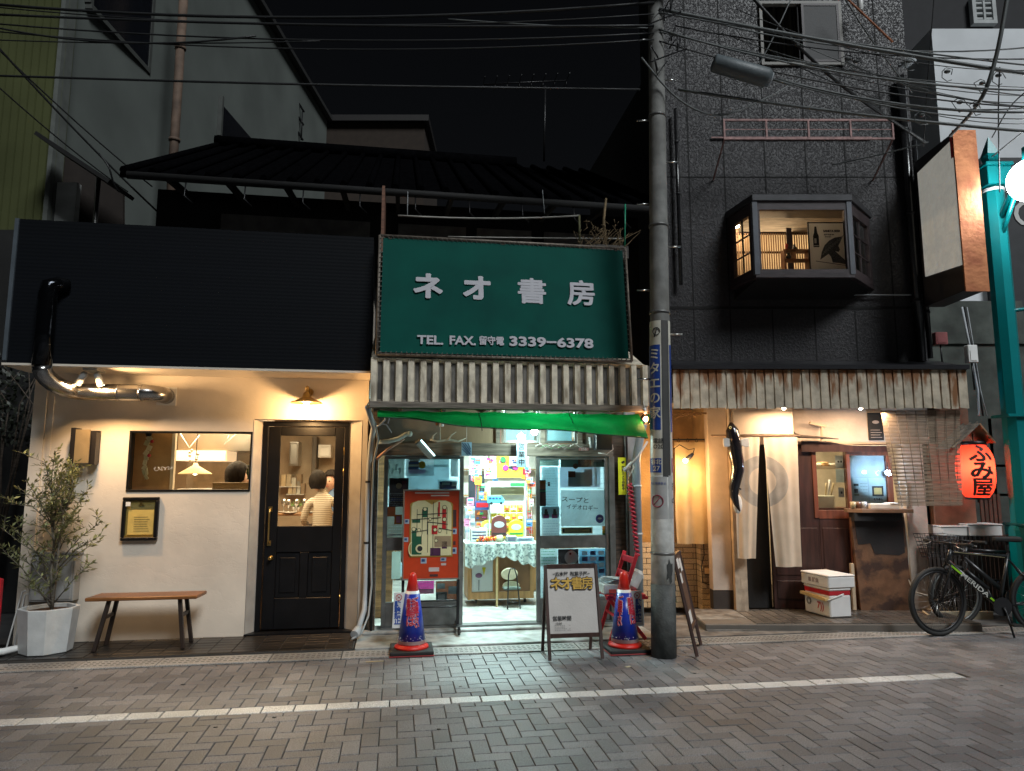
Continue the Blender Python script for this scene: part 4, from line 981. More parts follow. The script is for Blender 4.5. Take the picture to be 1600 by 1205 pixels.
paper('pale sheet with folded top edge at the upper right of the left shop door',678,712,702,730, pm('pale_aqua',(.5,.68,.70)),.026)
paper('dark grey card at the top right corner of the left shop door',704,714,716,745, PG,.026)
paper('small blue and white framed card just above the red game cabinet',684,750,716,766, PB,.022, blocks=[(.08,.15,.92,.9, PNV),(.2,.25,.6,.5, PLB),(.68,.2,.9,.6, PLB)])
t,(a, b, c, d) = paper('black event poster with a pale round emblem, at the left of the red cabinet',608,747,638,792, PDK,.022, blocks=[(.05,.52,.95,.57, PG),(.1,.7,.7,.8, PNV),(.65,.1,.9,.4, pm('maroon',(.2,.03,.05)))], lines=(.08,.62,.9,.95,6, PG))
m = MB(); m.lathe([(.03,0),(.03,.001)],((a + b)/2,.018, d - .08),0,12, rot=(90,0,0)); t.part('emblem', m, pm('cream',(.6,.5,.3)))
paper('orange and pale green picture poster low on the left door behind the cabinet',604,792,634,842, pm('beige',(.55,.5,.42)),.026, blocks=[(0,0,.45,.3, POR),(.4,.25,.8,.55, POR),(.5,.3,.7,.5, PPK),(0,.85,1,.9, PB)], lines=(.1,.62,.95,.8,3, PB))
paper('tall pale paper leaning inside the lower pane of the left shop door',612,862,626,905, pm('pale_green',(.42,.52,.48)),.05)
paper('magenta and white handbill behind the stand of the red cabinet',640,908,678,928, PMG,.03, blocks=[(0,.62,1,.98, pm('pale_pink',(.7,.5,.62)))], lines=(.1,.15,.9,.5,2, PLV))
t, _ = paper('brown photo collage sheet behind the right leg of the red cabinet stand',681,908,716,942, PBR,.03, blocks=[(.05,.1,.4,.35, PLB),(.55,.25,.95,.6, PLB),(.0,.5,.5,.95, pm('teal_photo',(.12,.22,.26))),(.1,.6,.4,.9, PB)])
paper('yellow green strip notice below the photo collage',683,942,712,949, PYL,.03)
# right door
paper('grey green sheet across the top left of the right shop door',843,714,873,728, pm('sage',(.22,.30,.26)),.030, lines=(.1,.3,.9,.8,3, PG))
paper('pale blue newspaper page in the left of the right shop door',847,730,872,792, PLB,.026, blocks=[(.35,.38,.5,.48, PDK)], lines=(.15,.1,.9,.95,14, pm('faint',(.34,.5,.56))))
paper('two small picture cards stacked at the left edge of the right shop door',842,750,853,791, PDK,.020, blocks=[(.1,.05,.9,.35, POR),(0,.38,1,.46, PGN),(.1,.5,.9,.95, PBR)], name='picture_card', cat='card')
t,(a, b, c, d) = paper('handbill with two figures in magenta, lower left of the right shop door',846,792,874,837, PB,.018, blocks=[(.0,.0,1,.38, PLB),(.10,.25,.42,.4, PMG),(.58,.25,.9,.4, PMG),(.18,.08,.32,.16, PDK),(.66,.08,.8,.16, PDK),(.16,.16,.36,.3, PDK),(.64,.16,.84,.3, PDK)], lines=(.08,.5,.92,.95,6, pm('faint2',(.4,.5,.62))))
t,(a, b, c, d) = paper('film poster with seated people in pale coats, top right of the right shop door',875,730,938,762, pm('soft_blue',(.55,.62,.74)),.026, blocks=[(.2,.25,.75,.95, PG),(.2,.2,.38,.5, PBR),(.42,.5,.55,.8, PG),(.6,.1,.8,.9, pm('coat',(.35,.38,.42))),(.85,.05,.92,.9, PB)])
m = MB(); m.lathe([(.03,0),(.03,.001)],(a + .17,.02, d + .01),0,12, rot=(90,0,0)); t.part('face', m, PBR)
paper('dark green photo sheet above the film poster on the right shop door',876,714,944,730, pm('dark_teal',(.07,.12,.11),.1),.030, blocks=[(.4,.0,.7,1, PBR),(.75,.2,.95,.5, PG)])
t,(a, b, c, d) = paper('crumpled white film poster with handwritten title and blue seal, right shop door',876,766,945,822, PB,.016, crumple=.008)
t.text('スープと',.062, INK,(a + .16,.008, d - .105), bold=.0008, ext=.0006, sx=1.25, rot=(90,4,0)); t.text('イデオロギー',.056, INK,(a + .235,.008, d - .185), bold=.0006, ext=.0006, sx=1.05, rot=(90,4,0))
m = MB(); m.lathe([(.045,0),(.045,.001)],(b - .06,.009, c + .075),0,20, rot=(90,0,0)); t.part('blue_seal', m, M('seal_blue',(.06,.05,.30), rough=.6)); m = MB(); m.ball((b - .06,.0075, c + .078),.014, n=6, sc=(1.6,.1,.7)); t.part('seal_print', m, PB)
paper('gold framed dark strip card near the bottom of the right door pane',877,824,926,834, pm('gold',(.35,.3,.16)),.022, blocks=[(.04,.15,.96,.85, PDK),(.1,.3,.9,.7, pm('gold2',(.45,.38,.15)))])
paper('small rainbow card in the lower right corner of the right door pane',941,822,949,838, POR,.020, blocks=[(0,.4,1,.7, PYL),(0,.7,1,1, PGN)], name='picture_card', cat='card')
paper('pale leaflet with faint green columns in the lower pane of the right door',843,858,870,885, pm('pale_teal',(.45,.58,.58)),.026, lines=(.1,.15,.9,.85,5, PGN))
t,(a, b, c, d) = paper('blue patterned sheet of many small pictures in the lower right pane',905,858,948,905, pm('cyan',(.18,.42,.60)),.026, blocks=[(.1 + .3*(i % 3),.06 + .2*(i // 3),.3 + .3*(i % 3),.2 + .2*(i // 3), PNV if i % 2 else PB) for i in range(12)])
t,(a, b, c, d) = paper('dark card with a round pale lamp shaped drawing in the lower right pane',872,858,904,885, PDK,.022)
m = MB(); m.lathe([(.072,0),(.072,.001)],((a + b)/2 + .03,.015,(c + d)/2),0,20, rot=(90,0,0)); m.lathe([(.012,0),(.012,.001)],((a + b)/2 + .02,.013,(c + d)/2 + .04),1,10, rot=(90,0,0)); t.part('round_drawing', m,[PB, PDK])

# hanging open sign, striped plate, house number, security sign
a, b, c, d = S.rect(807,691,823,730,-.12)
t = Thing('open_sign', 'narrow pale blue hanging sign with three black characters over the shop doorway', 'sign', S,(a,-.12, c)); m = MB(); m.box(a, b,-.122,-.118, c, d); t.part('sheet', m, pm('sky',(.45,.68,.85)))
for k, ch in enumerate('営業中'): t.text(ch,.072, INK,((a + b)/2,-.1235, d - .05 - k*.082), bold=.0012, ext=.0006)
a, b, c, d = S.rect(721,691,737,712,-.10)
t = Thing('striped_plate', 'small square plate with diagonal blue stripes hanging left of the doorway', 'sign', S,(a,-.1, c)); m = MB(); m.box(a, b,-.105,-.1, c, d); t.part('plate', m, pm('sky',(.45,.68,.85)))
m = MB(); sz_ = b - a
for k in range(5):
    o2 = -.6*sz_ + k*sz_*.3
    m.bar((a + max(.008, o2),-.107, d - .008 + min(0, o2) - 0),(min(b - .008, a + sz_ + o2*.6),-.107, c + .01 + max(0, o2)*.8),.007,.0015)
t.part('stripe', m, PNV); m = MB(); m.tube([((a + b)/2,-.103, d),((a + b)/2,-.103, d + .3)],.002, n=4); t.part('string', m, WHITEPL)
x_, z_ = S.at(912,702,-.035); t = Thing('house_number', 'small pink house number plate on the lintel right of the doorway', 'sign', S,(x_,-.035, z_)); m = MB(); m.box(x_ - .055, x_ + .055,-.036,-.031, z_ - .016, z_ + .016); t.part('plate', m, pm('pinkplate',(.6,.3,.3))); t.text('27-5',.034, WHITEPL,(x_,-.037, z_), bold=.0008)
a, b, c, d = S.rect(966,715,981,774,-.035)
t = Thing('security_camera_notice', 'yellow vertical notice with black characters right of the shop doors', 'sign', S,(a,-.035, c)); m = MB(); m.box(a, b,-.04,-.036, c, d); t.part('plate', m, M('notice_yellow',(.68,.72,.02), rough=.5))
m = MB(); m.obox(((a + b)/2,-.0415, d - .05),(.035,.001,.02),(0,-25,0)); m.box((a + b)/2 - .004,(a + b)/2 + .004,-.0418,-.041, d - .07, d - .055); m.box(a, b,-.0412,-.0405, c, c + .006); t.part('camera_symbol', m, INK)
t.text('防\n犯\nカ\nメ\nラ\n作\n動\n中',.033, INK,((a + b)/2,-.0415,(c + d)/2 - .02), bold=.001, line=.98)

# lamps, antlers, wires on the shop front
x_, z_ = S.at(835,674,-.35)
t = Thing('hanging_bulb', 'bare glowing bulb hanging under the tarpaulin in front of the doorway', 'bulb', S,(x_,-.35, z_)); m = MB(); m.ball((x_,-.35, z_),.035, n=10, sc=(1,1,1.2)); t.part('bulb', m, emit_mat('cool_bulb',(.8,1,1),30)); m = MB(); m.tube([(x_,-.35, z_ + .04),(x_,-.35, z_ + .1)],.014); m.tube([(x_,-.35, z_ + .1),(x_,-.35,2.24)],.003, n=4); t.part('socket', m, BLACK)
lamp('POINT', 'bulb_light', S,(x_,-.35, z_ - .02),45,(.72,1,.92),.05, t.o)
x_, z_ = S.at(1009,655,-.82)
t = Thing('clear_bulb', 'clear glass globe bulb glowing orange beside the utility pole under the eave', 'bulb', S,(x_,-.82, z_)); m = MB(); m.ball((x_,-.82, z_),.019, n=8, sc=(1,1,1.3)); t.part('filament', m, emit_mat('amber_fil',(1,.52,.22),60)); m = MB(); m.ball((x_,-.82, z_),.055, n=12); t.part('glass', m, glass_mat('bulb_glass',(1,.93,.85),1.2)); m = MB(); m.tube([(x_,-.82, z_ + .05),(x_ - .01,-.82, z_ + .11)],.016); m.tube([(x_ - .01,-.82, z_ + .11),(x_ - .01,-.79, z_ + .18)],.003, n=4); t.part('socket', m, WHITEPL)
lamp('POINT', 'bulb_light', S,(x_,-.82, z_),5,(1,.5,.2),.03, t.o)
p0, p1 = Vector(S.p3(658,688,-.22)), Vector(S.p3(679,712,-.12))
t = Thing('slanting_lamp', 'box lamp with a bright narrow tube slanting over the left shop door', 'lamp', S, p0); m = MB(); m.bar(p0 + Vector((-.03,.03,-.01)), p1 + Vector((-.03,.03,-.01)),.075,.05, up=(0,1,0)); t.part('housing', m, M('lamp_housing',(.2,.19,.17), rough=.5)); m = MB(); m.bar(p0, p1,.014,.012); t.part('tube', m, emit_mat('tube_blue',(.6,.95,1),4))
x_, z_ = S.at(690,662,-.25); t = Thing('small_can_lamp', 'small pale cylinder lamp hanging under the tarpaulin left of the doorway', 'lamp', S,(x_,-.25, z_)); m = MB(); m.tube([(x_,-.25, z_ - .03),(x_,-.25, z_ + .04)],.024, n=12); t.part('body', m, WHITEPL); m = MB(); m.box(x_ - .06, x_ - .03,-.26,-.24, z_ - .02, z_ + .04); m.tube([(x_,-.25, z_ + .04),(x_,-.25,2.24)],.004, n=4); t.part('bracket', m, M('orange_wood',(.35,.16,.06)))
ANT = M('antler_bone',(.50,.48,.40), rough=.55, var=.3, scale=12)
def q3(*l, y): return [Vector(S.p3(a_, b_, y)) for a_, b_ in l]
t = Thing('deer_antler', 'pale forked antler mounted on the lintel between lamp and doorway', 'antler', S, S.p3(675,690,-.06))
m = MB(); m.tube(q3((672,687),(684,690),(702,687),(716,690),(728,685), y=-.06),[.010,.012,.013,.010,.004], n=7); m.tube(q3((676,687),(677,681),(683,676), y=-.07),[.010,.008,.003], n=6); m.tube(q3((700,688),(705,680),(713,675), y=-.07),[.011,.008,.003], n=6); t.part('antler', m, ANT)
# bent white pipe and pipes at left corner
t = Thing('bent_vent_pipe', 'thick bent white pipe with a brown branch, at the top left shop corner', 'pipe', S, S.p3(600,690,-.2))
m = MB(); m.tube(q3((591,691),(606,690),(622,686),(634,679),(640,677), y=-.22),[.022,.024,.024,.024,.022], n=10); m.ball(Vector(S.p3(640,678,-.22)),.03, n=8); t.part('pipe', m, M('pipe_aqua',(.5,.58,.55), rough=.5)); m = MB(); m.tube(q3((588,718),(606,702),(632,686), y=-.20),[.014,.014,.012], n=7); t.part('branch', m, M('pinkish_stick',(.42,.25,.18), rough=.6))
t = Thing('twig_antler', 'small forked white twig hanging in the upper left corner of the shop front', 'twig', S, S.p3(600,655,-.3)); m = MB(); m.tube(q3((602,648),(602,656),(594,664),(587,668), y=-.35),.010, n=6); m.tube(q3((596,662),(604,664),(612,676), y=-.35),[.009,.008,.004], n=6); m.tube(q3((606,662),(608,654),(607,650), y=-.35),[.008,.007,.004], n=6); t.part('twig', m, M('twig_white',(.45,.48,.55), rough=.5))
CORN = M('pipe_grey',(.42,.45,.47), rough=.5, var=.15)
t = Thing('drain_pipe', 'grey blue drain pipe running down the left corner of the bookshop', 'pipe', S,(-1.49,-.08,.05))
m = MB(); m.tube([Vector(S.p3(574,636,-.7)), Vector(S.p3(584,668,-.45)), Vector(S.p3(580,690,-.12)),(-1.478,-.075,1.6),(-1.478,-.075,.42),(-1.485,-.10,.26),(-1.53,-.30,.12)],.026, n=12); m.tube([(-1.53,-.30,.12),(-1.56,-.38,.09)],.04, n=14); t.part('pipe', m, CORN)
for z_ in (1.5,.9,.35): m = MB(); m.tube([(-1.478,-.075, z_),(-1.478,-.075, z_ + .02)],.03, n=12); t.part('clamp', m, BLKMET)
m = MB(); m.tube(q3((572,636),(586,660),(591,688), y=-.5) + [Vector((-1.43,-.12,1.7)), Vector((-1.44,-.1,1.0)), Vector((-1.42,-.1,.5)), Vector((-1.44,-.14,.22)), Vector((-1.5,-.3,.08)), Vector((-1.58,-.42,.06))],.010, n=7)
Thing('grey_hose', 'thin grey hose hanging beside the drain pipe down to the gutter', 'hose', S,(-1.44,-.1,.06), m, M('hose_grey',(.35,.37,.37), rough=.5))
m = MB(); m.tube([(-1.415,-.06,.05),(-1.42,-.06,2.1)],.012, n=7); m.tube([(-1.45,-.1,.3),(-1.455,-.1,2.1)],.008, n=6)
Thing('dark_conduit', 'dark conduit standing against the left corner post of the bookshop', 'conduit', S,(-1.42,-.06,.05), m, BLKMET)
# right side of the shop: blue-grey downpipe, box unit, cables
xd = S.at(995,760,-.1)[0]
t = Thing('downpipe', 'blue grey downpipe between the bookshop and the utility pole', 'pipe', S,(xd,-.1,.05)); m = MB(); m.tube([(xd,-.1,.03),(xd,-.1,1.75),(xd + .02,-.3,2.15)],.045, n=14); t.part('pipe', m, M('blue_pipe',(.24,.32,.38), rough=.45))
for z_ in (1.45,.95,.5): m = MB(); m.tube([(xd,-.1, z_),(xd,-.1, z_ + .025)],.05, n=14); t.part('collar', m, M('blue_pipe2',(.33,.42,.47), rough=.45))
m = MB(); m.tube([(xd - .09,-.06,.03),(xd - .09,-.06,2.1)],.012, n=6)
Thing('thin_conduit', 'thin black conduit left of the blue grey downpipe', 'conduit', S,(xd - .09,-.06,.03), m, BLKMET)
a, b, c, d = S.rect(929,679,955,703,-.25)
t = Thing('awning_motor_box', 'black box unit fixed at the top right corner of the shop front', 'box', S,(a,-.25, c)); m = MB(); m.box(a, b,-.3,-.2, c, d); t.part('case', m, M('navy_box',(.02,.03,.04), rough=.3), bevel=.008); m = MB(); m.tube(q3((922,683),(924,700), y=-.2),.018, n=10); t.part('side_tube', m, CORN); m = MB(); m.tube(q3((955,690),(958,702),(948,710),(935,708), y=-.22),.006, n=5); t.part('cable', m, WHITEPL)
t = Thing('awning_crank', 'grey folding awning crank at the right end of the shop front', 'crank', S, S.p3(990,700,-.4)); m = MB(); m.tube(q3((984,728),(998,712),(1012,690), y=-.45),.011, n=7); m.tube(q3((975,735),(984,728), y=-.4),.02, n=8); t.part('arm', m, CORN); m = MB(); m.tube(q3((985,742),(978,730),(986,722),(990,730),(983,745), y=-.38),.008, n=6); t.part('crank_hook', m, M('pipe_aqua',(.5,.58,.55)))
for k in range(7):
    m = MB(); x0_, z0_ = 836 + k*9,698 + (k % 3)*2; m.tube(q3((x0_, z0_),(x0_ + 8, z0_ - 5),(x0_ + 16, z0_ + 1),(x0_ + 26, z0_ - 3), y=-.09 - .006*k),.0035, n=5)
    Thing('fairy_light_cable', 'thin tangled cable lying along the lintel right of the doorway', 'cable', S, S.p3(x0_, z0_,-.09), m, M('cable%d' % (k % 3),((.5,.5,.48),(.1,.25,.12),(.12,.1,.1))[k % 3]), group='tangled cables on the lintel')
# red spiral garland
a0 = Vector(S.p3(984,756,-.13)); a1 = Vector(S.p3(996,868,-.13)); m = MB(); pts = []
for k in range(150):
    t_ = k/149; p = a0.lerp(a1, t_); an = t_*2*math.pi*17; pts.append(p + Vector((math.cos(an)*.018, math.sin(an)*.018,0)))
m.tube(pts,.013, n=6); Thing('red_cord_coil', 'twisted red plastic rope hanging beside the yellow notice', 'rope', S, a0, m, M('red_cord',(.38,.015,.04), rough=.5, var=.4, scale=60))

# ---- inside the shop
def tint(n, c, r=.6): return M('shop_' + n, c, rough=r, var=.15, scale=18, bump=.02)
BC = [tint('b%d' % i, c) for i, c in enumerate([(.6,.08,.06),(.7,.62,.5),(.08,.2,.45),(.7,.5,.06),(.1,.35,.2),(.62,.6,.58),(.45,.1,.3),(.15,.12,.12),(.75,.3,.1),(.35,.55,.65)])]
def bookcase(label, x0, x1, y0, y1, n, faces='y', h=2.1):
    t = Thing('bookcase', label, 'bookcase', S,((x0 + x1)/2,(y0 + y1)/2,.072)); m = MB()
    for e_ in ([(x0, x0 + .02, y0, y1),(x1 - .02, x1, y0, y1)] if faces == 'y' else [(x0, x1, y0, y0 + .02),(x0, x1, y1 - .02, y1)]): m = MB(); m.box(*e_,.072, h); t.part('side_panel', m, WOODM)
    for k in range(n + 1):
        z_ = .1 + (h - .14)*k/n; m = MB()
        (m.box(x0 + .02, x1 - .02, y0, y1, z_, z_ + .018) if faces == 'y' else m.box(x0, x1, y0 + .02, y1 - .02, z_, z_ + .018)); t.part('shelf', m, WOODM)
    return t
def books(x0, x1, z, y, n, axis='x', lab='book'):
    p = x0 + .025
    for k in range(n):
        th_ = random.uniform(.018,.04); hh = random.uniform(.16,.24)
        if p + th_ > x1 - .025: break
        m = MB()
        if axis == 'x': m.box(p, p + th_, y, y + .15, z, z + hh,0); m.box(p + .003, p + th_ - .003, y + .002, y + .15, z + hh, z + hh + .001,1)
        else: m.box(y, y + .15, p, p + th_, z, z + hh,0)
        o = Thing('book', 'book standing in a row on a bookshop shelf', 'book', S,(p, y, z) if axis == 'x' else (y, p, z), m,[random.choice(BC), WHITEP], group='books on the bookshop shelves'); p += th_ + .003
bookcase('tall wooden bookcase along the left wall of the bookshop', sx0 + .01, sx0 + .22,.5,2.6,5, 'x')
bookcase('tall wooden bookcase along the right wall of the bookshop',1.08,1.29,.5,2.6,5, 'x')
bookcase('wide wooden bookcase against the back wall of the bookshop',-1.2,1.1,3.3,3.55,5)
for k in range(5):
    z_ = .1 + (2.1 - .14)*k/5 + .019
    books(-1.2,1.1, z_,3.35,26);
for k in (1,2,3): books(.55,2.4,.1 + 1.96*k/5 + .019, sx0 + .04,12, 'y'); books(.55,2.4,.1 + 1.96*k/5 + .019,1.1,12, 'y')
# display cabinet with casters and lace cloth
yC = 1.0
a, b, c, d = S.rect(731,852,834,936, yC); ztb = S.at(780,848, yC)[1]
dc = Thing('display_cabinet', 'wooden cabinet on castors carrying the snack display in the shop doorway', 'cabinet', S,((a + b)/2, yC + .2,.072))
CW = M('cabinet_wood',(.42,.22,.08), rough=.5, var=.3, scale=4, stretch=(6,6,.8))
m = MB(); m.box(a, a + .045, yC, yC + .03, c, ztb - .02); m.box(b - .045, b, yC, yC + .03, c, ztb - .02); m.box(a + .045, b - .045, yC, yC + .03, c, c + .08); m.box((a + b)/2 - .09,(a + b)/2 - .02, yC, yC + .03, c + .08, ztb - .02)
m.box(a, a + .02, yC + .03, yC + .45, c, ztb - .02); m.box(b - .02, b, yC + .03, yC + .45, c, ztb - .02); m.box(a + .02, b - .02, yC + .43, yC + .45, c, ztb - .02); m.box(a + .02, b - .02, yC + .03, yC + .43, c, c + .02)
dc.part('carcase', m, CW, bevel=.003); m = MB(); m.box(a - .02, b + .02, yC - .03, yC + .47, ztb - .02, ztb); dc.part('top', m, CW)
m = MB(); m.box((a + b)/2 - .02, b - .045, yC + .012, yC + .02, c + .08, ztb - .02); dc.part('brown_panel', m, M('cab_brown',(.20,.09,.035), rough=.5))
m = MB(); m.box(a + .05,(a + b)/2 - .095, yC + .02, yC + .024, c + .085, ztb - .1,0); xx = a + .13; m.tube([(xx, yC + .01, c + .1),(xx, yC + .01, c + .22)],.008,2, n=6); m.ball((xx, yC + .012, c + .27),.04,1, n=8, sc=(1,.2,.7)); m.lathe([(.001,0),(.022,.09)],(xx + .06, yC + .012, c + .27),3, n=8, sy=.2); dc.part('picture_insert', m,[WHITEP, tint('grape',(.15,.06,.12)), GREYPL, PYL])
for xx in (a + .1, b - .1):
    for yy in (yC + .05, yC + .4): m = MB(); m.tube([(xx - .012, yy, c - .027),(xx + .012, yy, c - .027)],.026, n=12); dc.part('caster', m, RUBBER)
m = MB(); xx = (a + b)/2 - .055; m.bar((xx, yC - .05,.075),(xx, yC - .02, ztb - .05),.022,.022); Thing('wooden_stick', 'pale square stick leaning on the front of the display cabinet', 'stick', S,(xx, yC - .05,.075), m, tint('stick',(.55,.4,.2)))
# lace cloth (alpha-free: real ribs of cloth with scalloped edge)
LACE = M('lace_cloth',(.62,.70,.66), rough=.85, var=.5, scale=34, bump=.6, bscale=80, contrast=(.42,.5), col2=(.22,.28,.27), trans=.3)
lc = Thing('lace_cloth', 'white lace cloth draped over the display cabinet with scalloped hanging edges', 'tablecloth', S,((a + b)/2, yC, ztb))
def lcf(u, v):
    x_ = a - .04 + (b - a + .09)*u; drop = .14 + .12*abs(math.sin(u*math.pi*1.0 + math.pi/2)) ** 1.5 + .03*abs(math.sin(u*math.pi*7)); w_ = .022*math.sin(u*46)
    if v < .3: return (x_, yC + .45 - (yC + .45 - (yC - .04))*(v/.3) if False else yC + .45 - .49*(v/.3), ztb + .003)
    t2 = (v - .3)/.7; return (x_ + .01*math.sin(u*30)*t2, yC - .04 - .02*t2 + w_*t2, ztb + .003 - drop*t2)
m = MB(); m.grid(lcf,90,16); lc.part('cloth', m, LACE)
# folding stool in front
xs, zs = S.at(800,905, yC - .12); t = Thing('child_chair', 'small chair with black tubular frame and cream back in front of the cabinet', 'chair', S,(xs, yC - .15,.075))
fzb_ = S.at(800,945, yC - .2)[1]
m = MB(); w2 = .085
m.tube([(xs - w2*.5 - .03, yC - .25,.078),(xs - w2*.55, yC - .16, zs + .05),(xs - w2*.3, yC - .15, zs + .12),(xs + w2*.3, yC - .15, zs + .12),(xs + w2*.55, yC - .16, zs + .05),(xs + w2*.5 + .03, yC - .25,.078)],.008, n=7); m.tube([(xs - w2*.6, yC - .24,.15),(xs + w2*.6, yC - .24,.15)],.006, n=6); t.part('tube_frame', m, BLKMET)
m = MB(); m.box(xs - .1, xs + .1, yC - .15, yC - .02, zs - .12, zs - .09); t.part('seat', m, tint('seat_green',(.10,.13,.11)), bevel=.01); m = MB(); m.lathe([(.09,0),(.1,.01),(.09,.02)],(xs - .02, yC - .05, zs + .05), rot=(90,0,0), n=20, sy=.7); m.lathe([(.09,0),(.1,.01),(.09,.02)],(xs, yC - .04, zs - .08), rot=(90,0,0), n=20, sy=.5); t.part('back_pad', m, tint('cream_pad',(.6,.52,.36)))
# snack display: framed rack, packets, boxes, trays
yD2 = yC + .25
a, b, c, d = S.rect(764,752,822,846, yD2)
t = Thing('snack_display_rack', 'white framed display rack full of yellow packets on the lace cloth', 'display rack', S,(a, yD2, c)); m = MB(); m.frame(a, b, c, d, yD2, yD2 + .02,.014); m.box(a, b, yD2 + .09, yD2 + .1, c, d); t.part('frame', m, WHITEPL)
m = MB(); m.box(a + .015, a + (b - a)*.55, yD2 - .002, yD2 + .002, d - .065, d - .02,0); m.box(a + (b - a)*.57, b - .015, yD2 - .002, yD2 + .002, d - .065, d - .02,1); m.box(a + .015, b - .015, yD2 + .05, yD2 + .052, d - .17, d - .07,2); t.part('header_card', m,[PLB, PGN, pm('kraft',(.4,.34,.2))])
m = MB(); m.box(a + .02, a + .02,0,0,0,0) if False else None
YK_ = tint('snack_yellow',(.78,.60,.03),.35); rr2 = 0
for r2 in range(4):
    for k2 in range(5):
        xx = a + .03 + k2*(b - a - .06)/5; zz = c + .03 + r2*.105
        if r2 == 3 and k2 < 2: continue
        m = MB(); w3 = (b - a - .07)/5.2
        m.add([(xx, yD2 + .03, zz),(xx + w3, yD2 + .03, zz),(xx + w3, yD2 + .03, zz + .095),(xx, yD2 + .03, zz + .095),(xx + w3/2, yD2 + .005, zz + .045),(xx + w3/2, yD2 + .05, zz + .045)],[(0,1,4),(1,2,4),(2,3,4),(3,0,4),(1,0,5),(2,1,5),(3,2,5),(0,3,5)])
        m.box(xx + .008, xx + w3 - .008, yD2 + .002, yD2 + .006, zz + .03, zz + .055,1 + (k2 + r2) % 2)
        Thing('snack_packet', 'yellow snack packet hanging in the white display rack', 'snack packet', S,(xx, yD2 + .03, zz), m,[YK_, WHITEPL, tint('snack_red',(.7,.12,.05))], group='yellow packets in the display rack')
x_, z_ = S.at(775,781, yD2 - .03)
t = Thing('toy_van', 'light blue toy delivery van standing in the white display rack', 'toy van', S,(x_, yD2 - .03, z_)); m = MB(); m.prism([(x_ - .11, z_ - .04),(x_ + .1, z_ - .04),(x_ + .1, z_),(x_ + .06, z_ + .05),(x_ - .11, z_ + .05)], yD2 - .06, yD2 - .01); t.part('body', m, tint('van_blue',(.12,.5,.68),.3), bevel=.008)
m = MB(); [m.box(x_ - .09 + k*.04, x_ - .06 + k*.04, yD2 - .062, yD2 - .06, z_ + .005, z_ + .03) for k in range(4)]; t.part('windows', m, PNV)
for q in (-.06,.06): m = MB(); m.tube([(x_ + q, yD2 - .065, z_ - .042),(x_ + q, yD2 - .055, z_ - .042)],.018, n=12); t.part('wheel', m, RUBBER)
for k,(q0, p0_, q1, p1_, dp, cl_, lb) in enumerate([
    (736,826,762,850,.1,(.7,.75,.7), 'white box with dark writing at the left end of the lace cloth'),
    (752,812,776,835,.28,(.72,.66,.1), 'yellow green packet leaning behind the white box'),
    (745,832,776,847,.06,(.8,.18,.04), 'heap of orange red sweets in a tray on the lace cloth'),
    (768,805,792,838,.12,(.16,.05,.045), 'brown packet with a rounded top in front of the display rack'),
    (795,812,818,838,.14,(.72,.68,.04), 'yellow bag with a white oval at the right of the brown packet'),
    (792,838,808,849,.03,(.35,.38,.4), 'low grey box of small packets at the right front of the cloth'),
    (808,840,834,848,.06,(.5,.62,.68), 'flat pale blue tray at the right end of the cloth'),
    (773,832,790,848,.02,(.45,.45,.3), 'small speckled jar standing before the brown packet')]):
    a, b, c, d = S.rect(q0, p0_, q1, p1_, yC + dp); c = max(c, ztb + .006) if k not in (1,) else c
    nm = ('white_box', 'green_packet', 'sweets_heap', 'rounded_packet', 'snack_bag', 'low_box', 'flat_tray', 'speckled_jar')[k]; t = Thing(nm, lb,('box', 'packet', 'sweets', 'packet', 'bag', 'box', 'tray', 'jar')[k], S,((a + b)/2, yC + dp, c)); m = MB()
    if k == 2:
        for _ in range(40): m.ball((random.uniform(a, b), yC + dp + random.uniform(0,.1), c + random.uniform(.01,.05)),.016, random.randrange(2), n=5)
        t.part('sweets', m,[tint('sweet_red',(.75,.08,.03),.3), tint('sweet_orange',(.85,.3,.03),.3)], kind='stuff')
    elif k in (3,4,1):
        n2 = 10; poly = [(a, c),(b, c),(b, c + (d - c)*.6)] + [((a + b)/2 + (b - a)/2*math.cos(q*math.pi/n2), c + (d - c)*(.6 + .4*math.sin(q*math.pi/n2))) for q in range(1, n2)] + [(a, c + (d - c)*.6)]
        m.prism(poly, yC + dp, yC + dp + .04); t.part('pack', m, tint('k%d' % k, cl_,.35), bevel=.006); m = MB(); m.lathe([(.001,-.004),((b - a)*.34,-.003),((b - a)*.34,0)],((a + b)/2, yC + dp - .002, c + (d - c)*.55),0,14, rot=(90,0,0), sy=.6); m.box(a + .01, b - .01, yC + dp - .002, yC + dp, c + .02, c + .04,1); t.part('print', m,[PB, PDK if k == 3 else PGN])
    elif k == 7: m.lathe([(.04,0),(.045,.01),(.045,.06),(.03,.075)],((a + b)/2, yC + dp + .05, c), n=14); t.part('jar', m, tint('k7', cl_))
    else:
        m.box(a, b, yC + dp, yC + dp + .12, c, d); t.part('box', m, tint('k%d' % k, cl_), bevel=.004); m = MB()
        for j in range(3): m.box(a + .015, b - .02, yC + dp - .002, yC + dp - .0008, c + (d - c)*(.2 + .25*j), c + (d - c)*(.28 + .25*j))
        t.part('print', m, PNV)
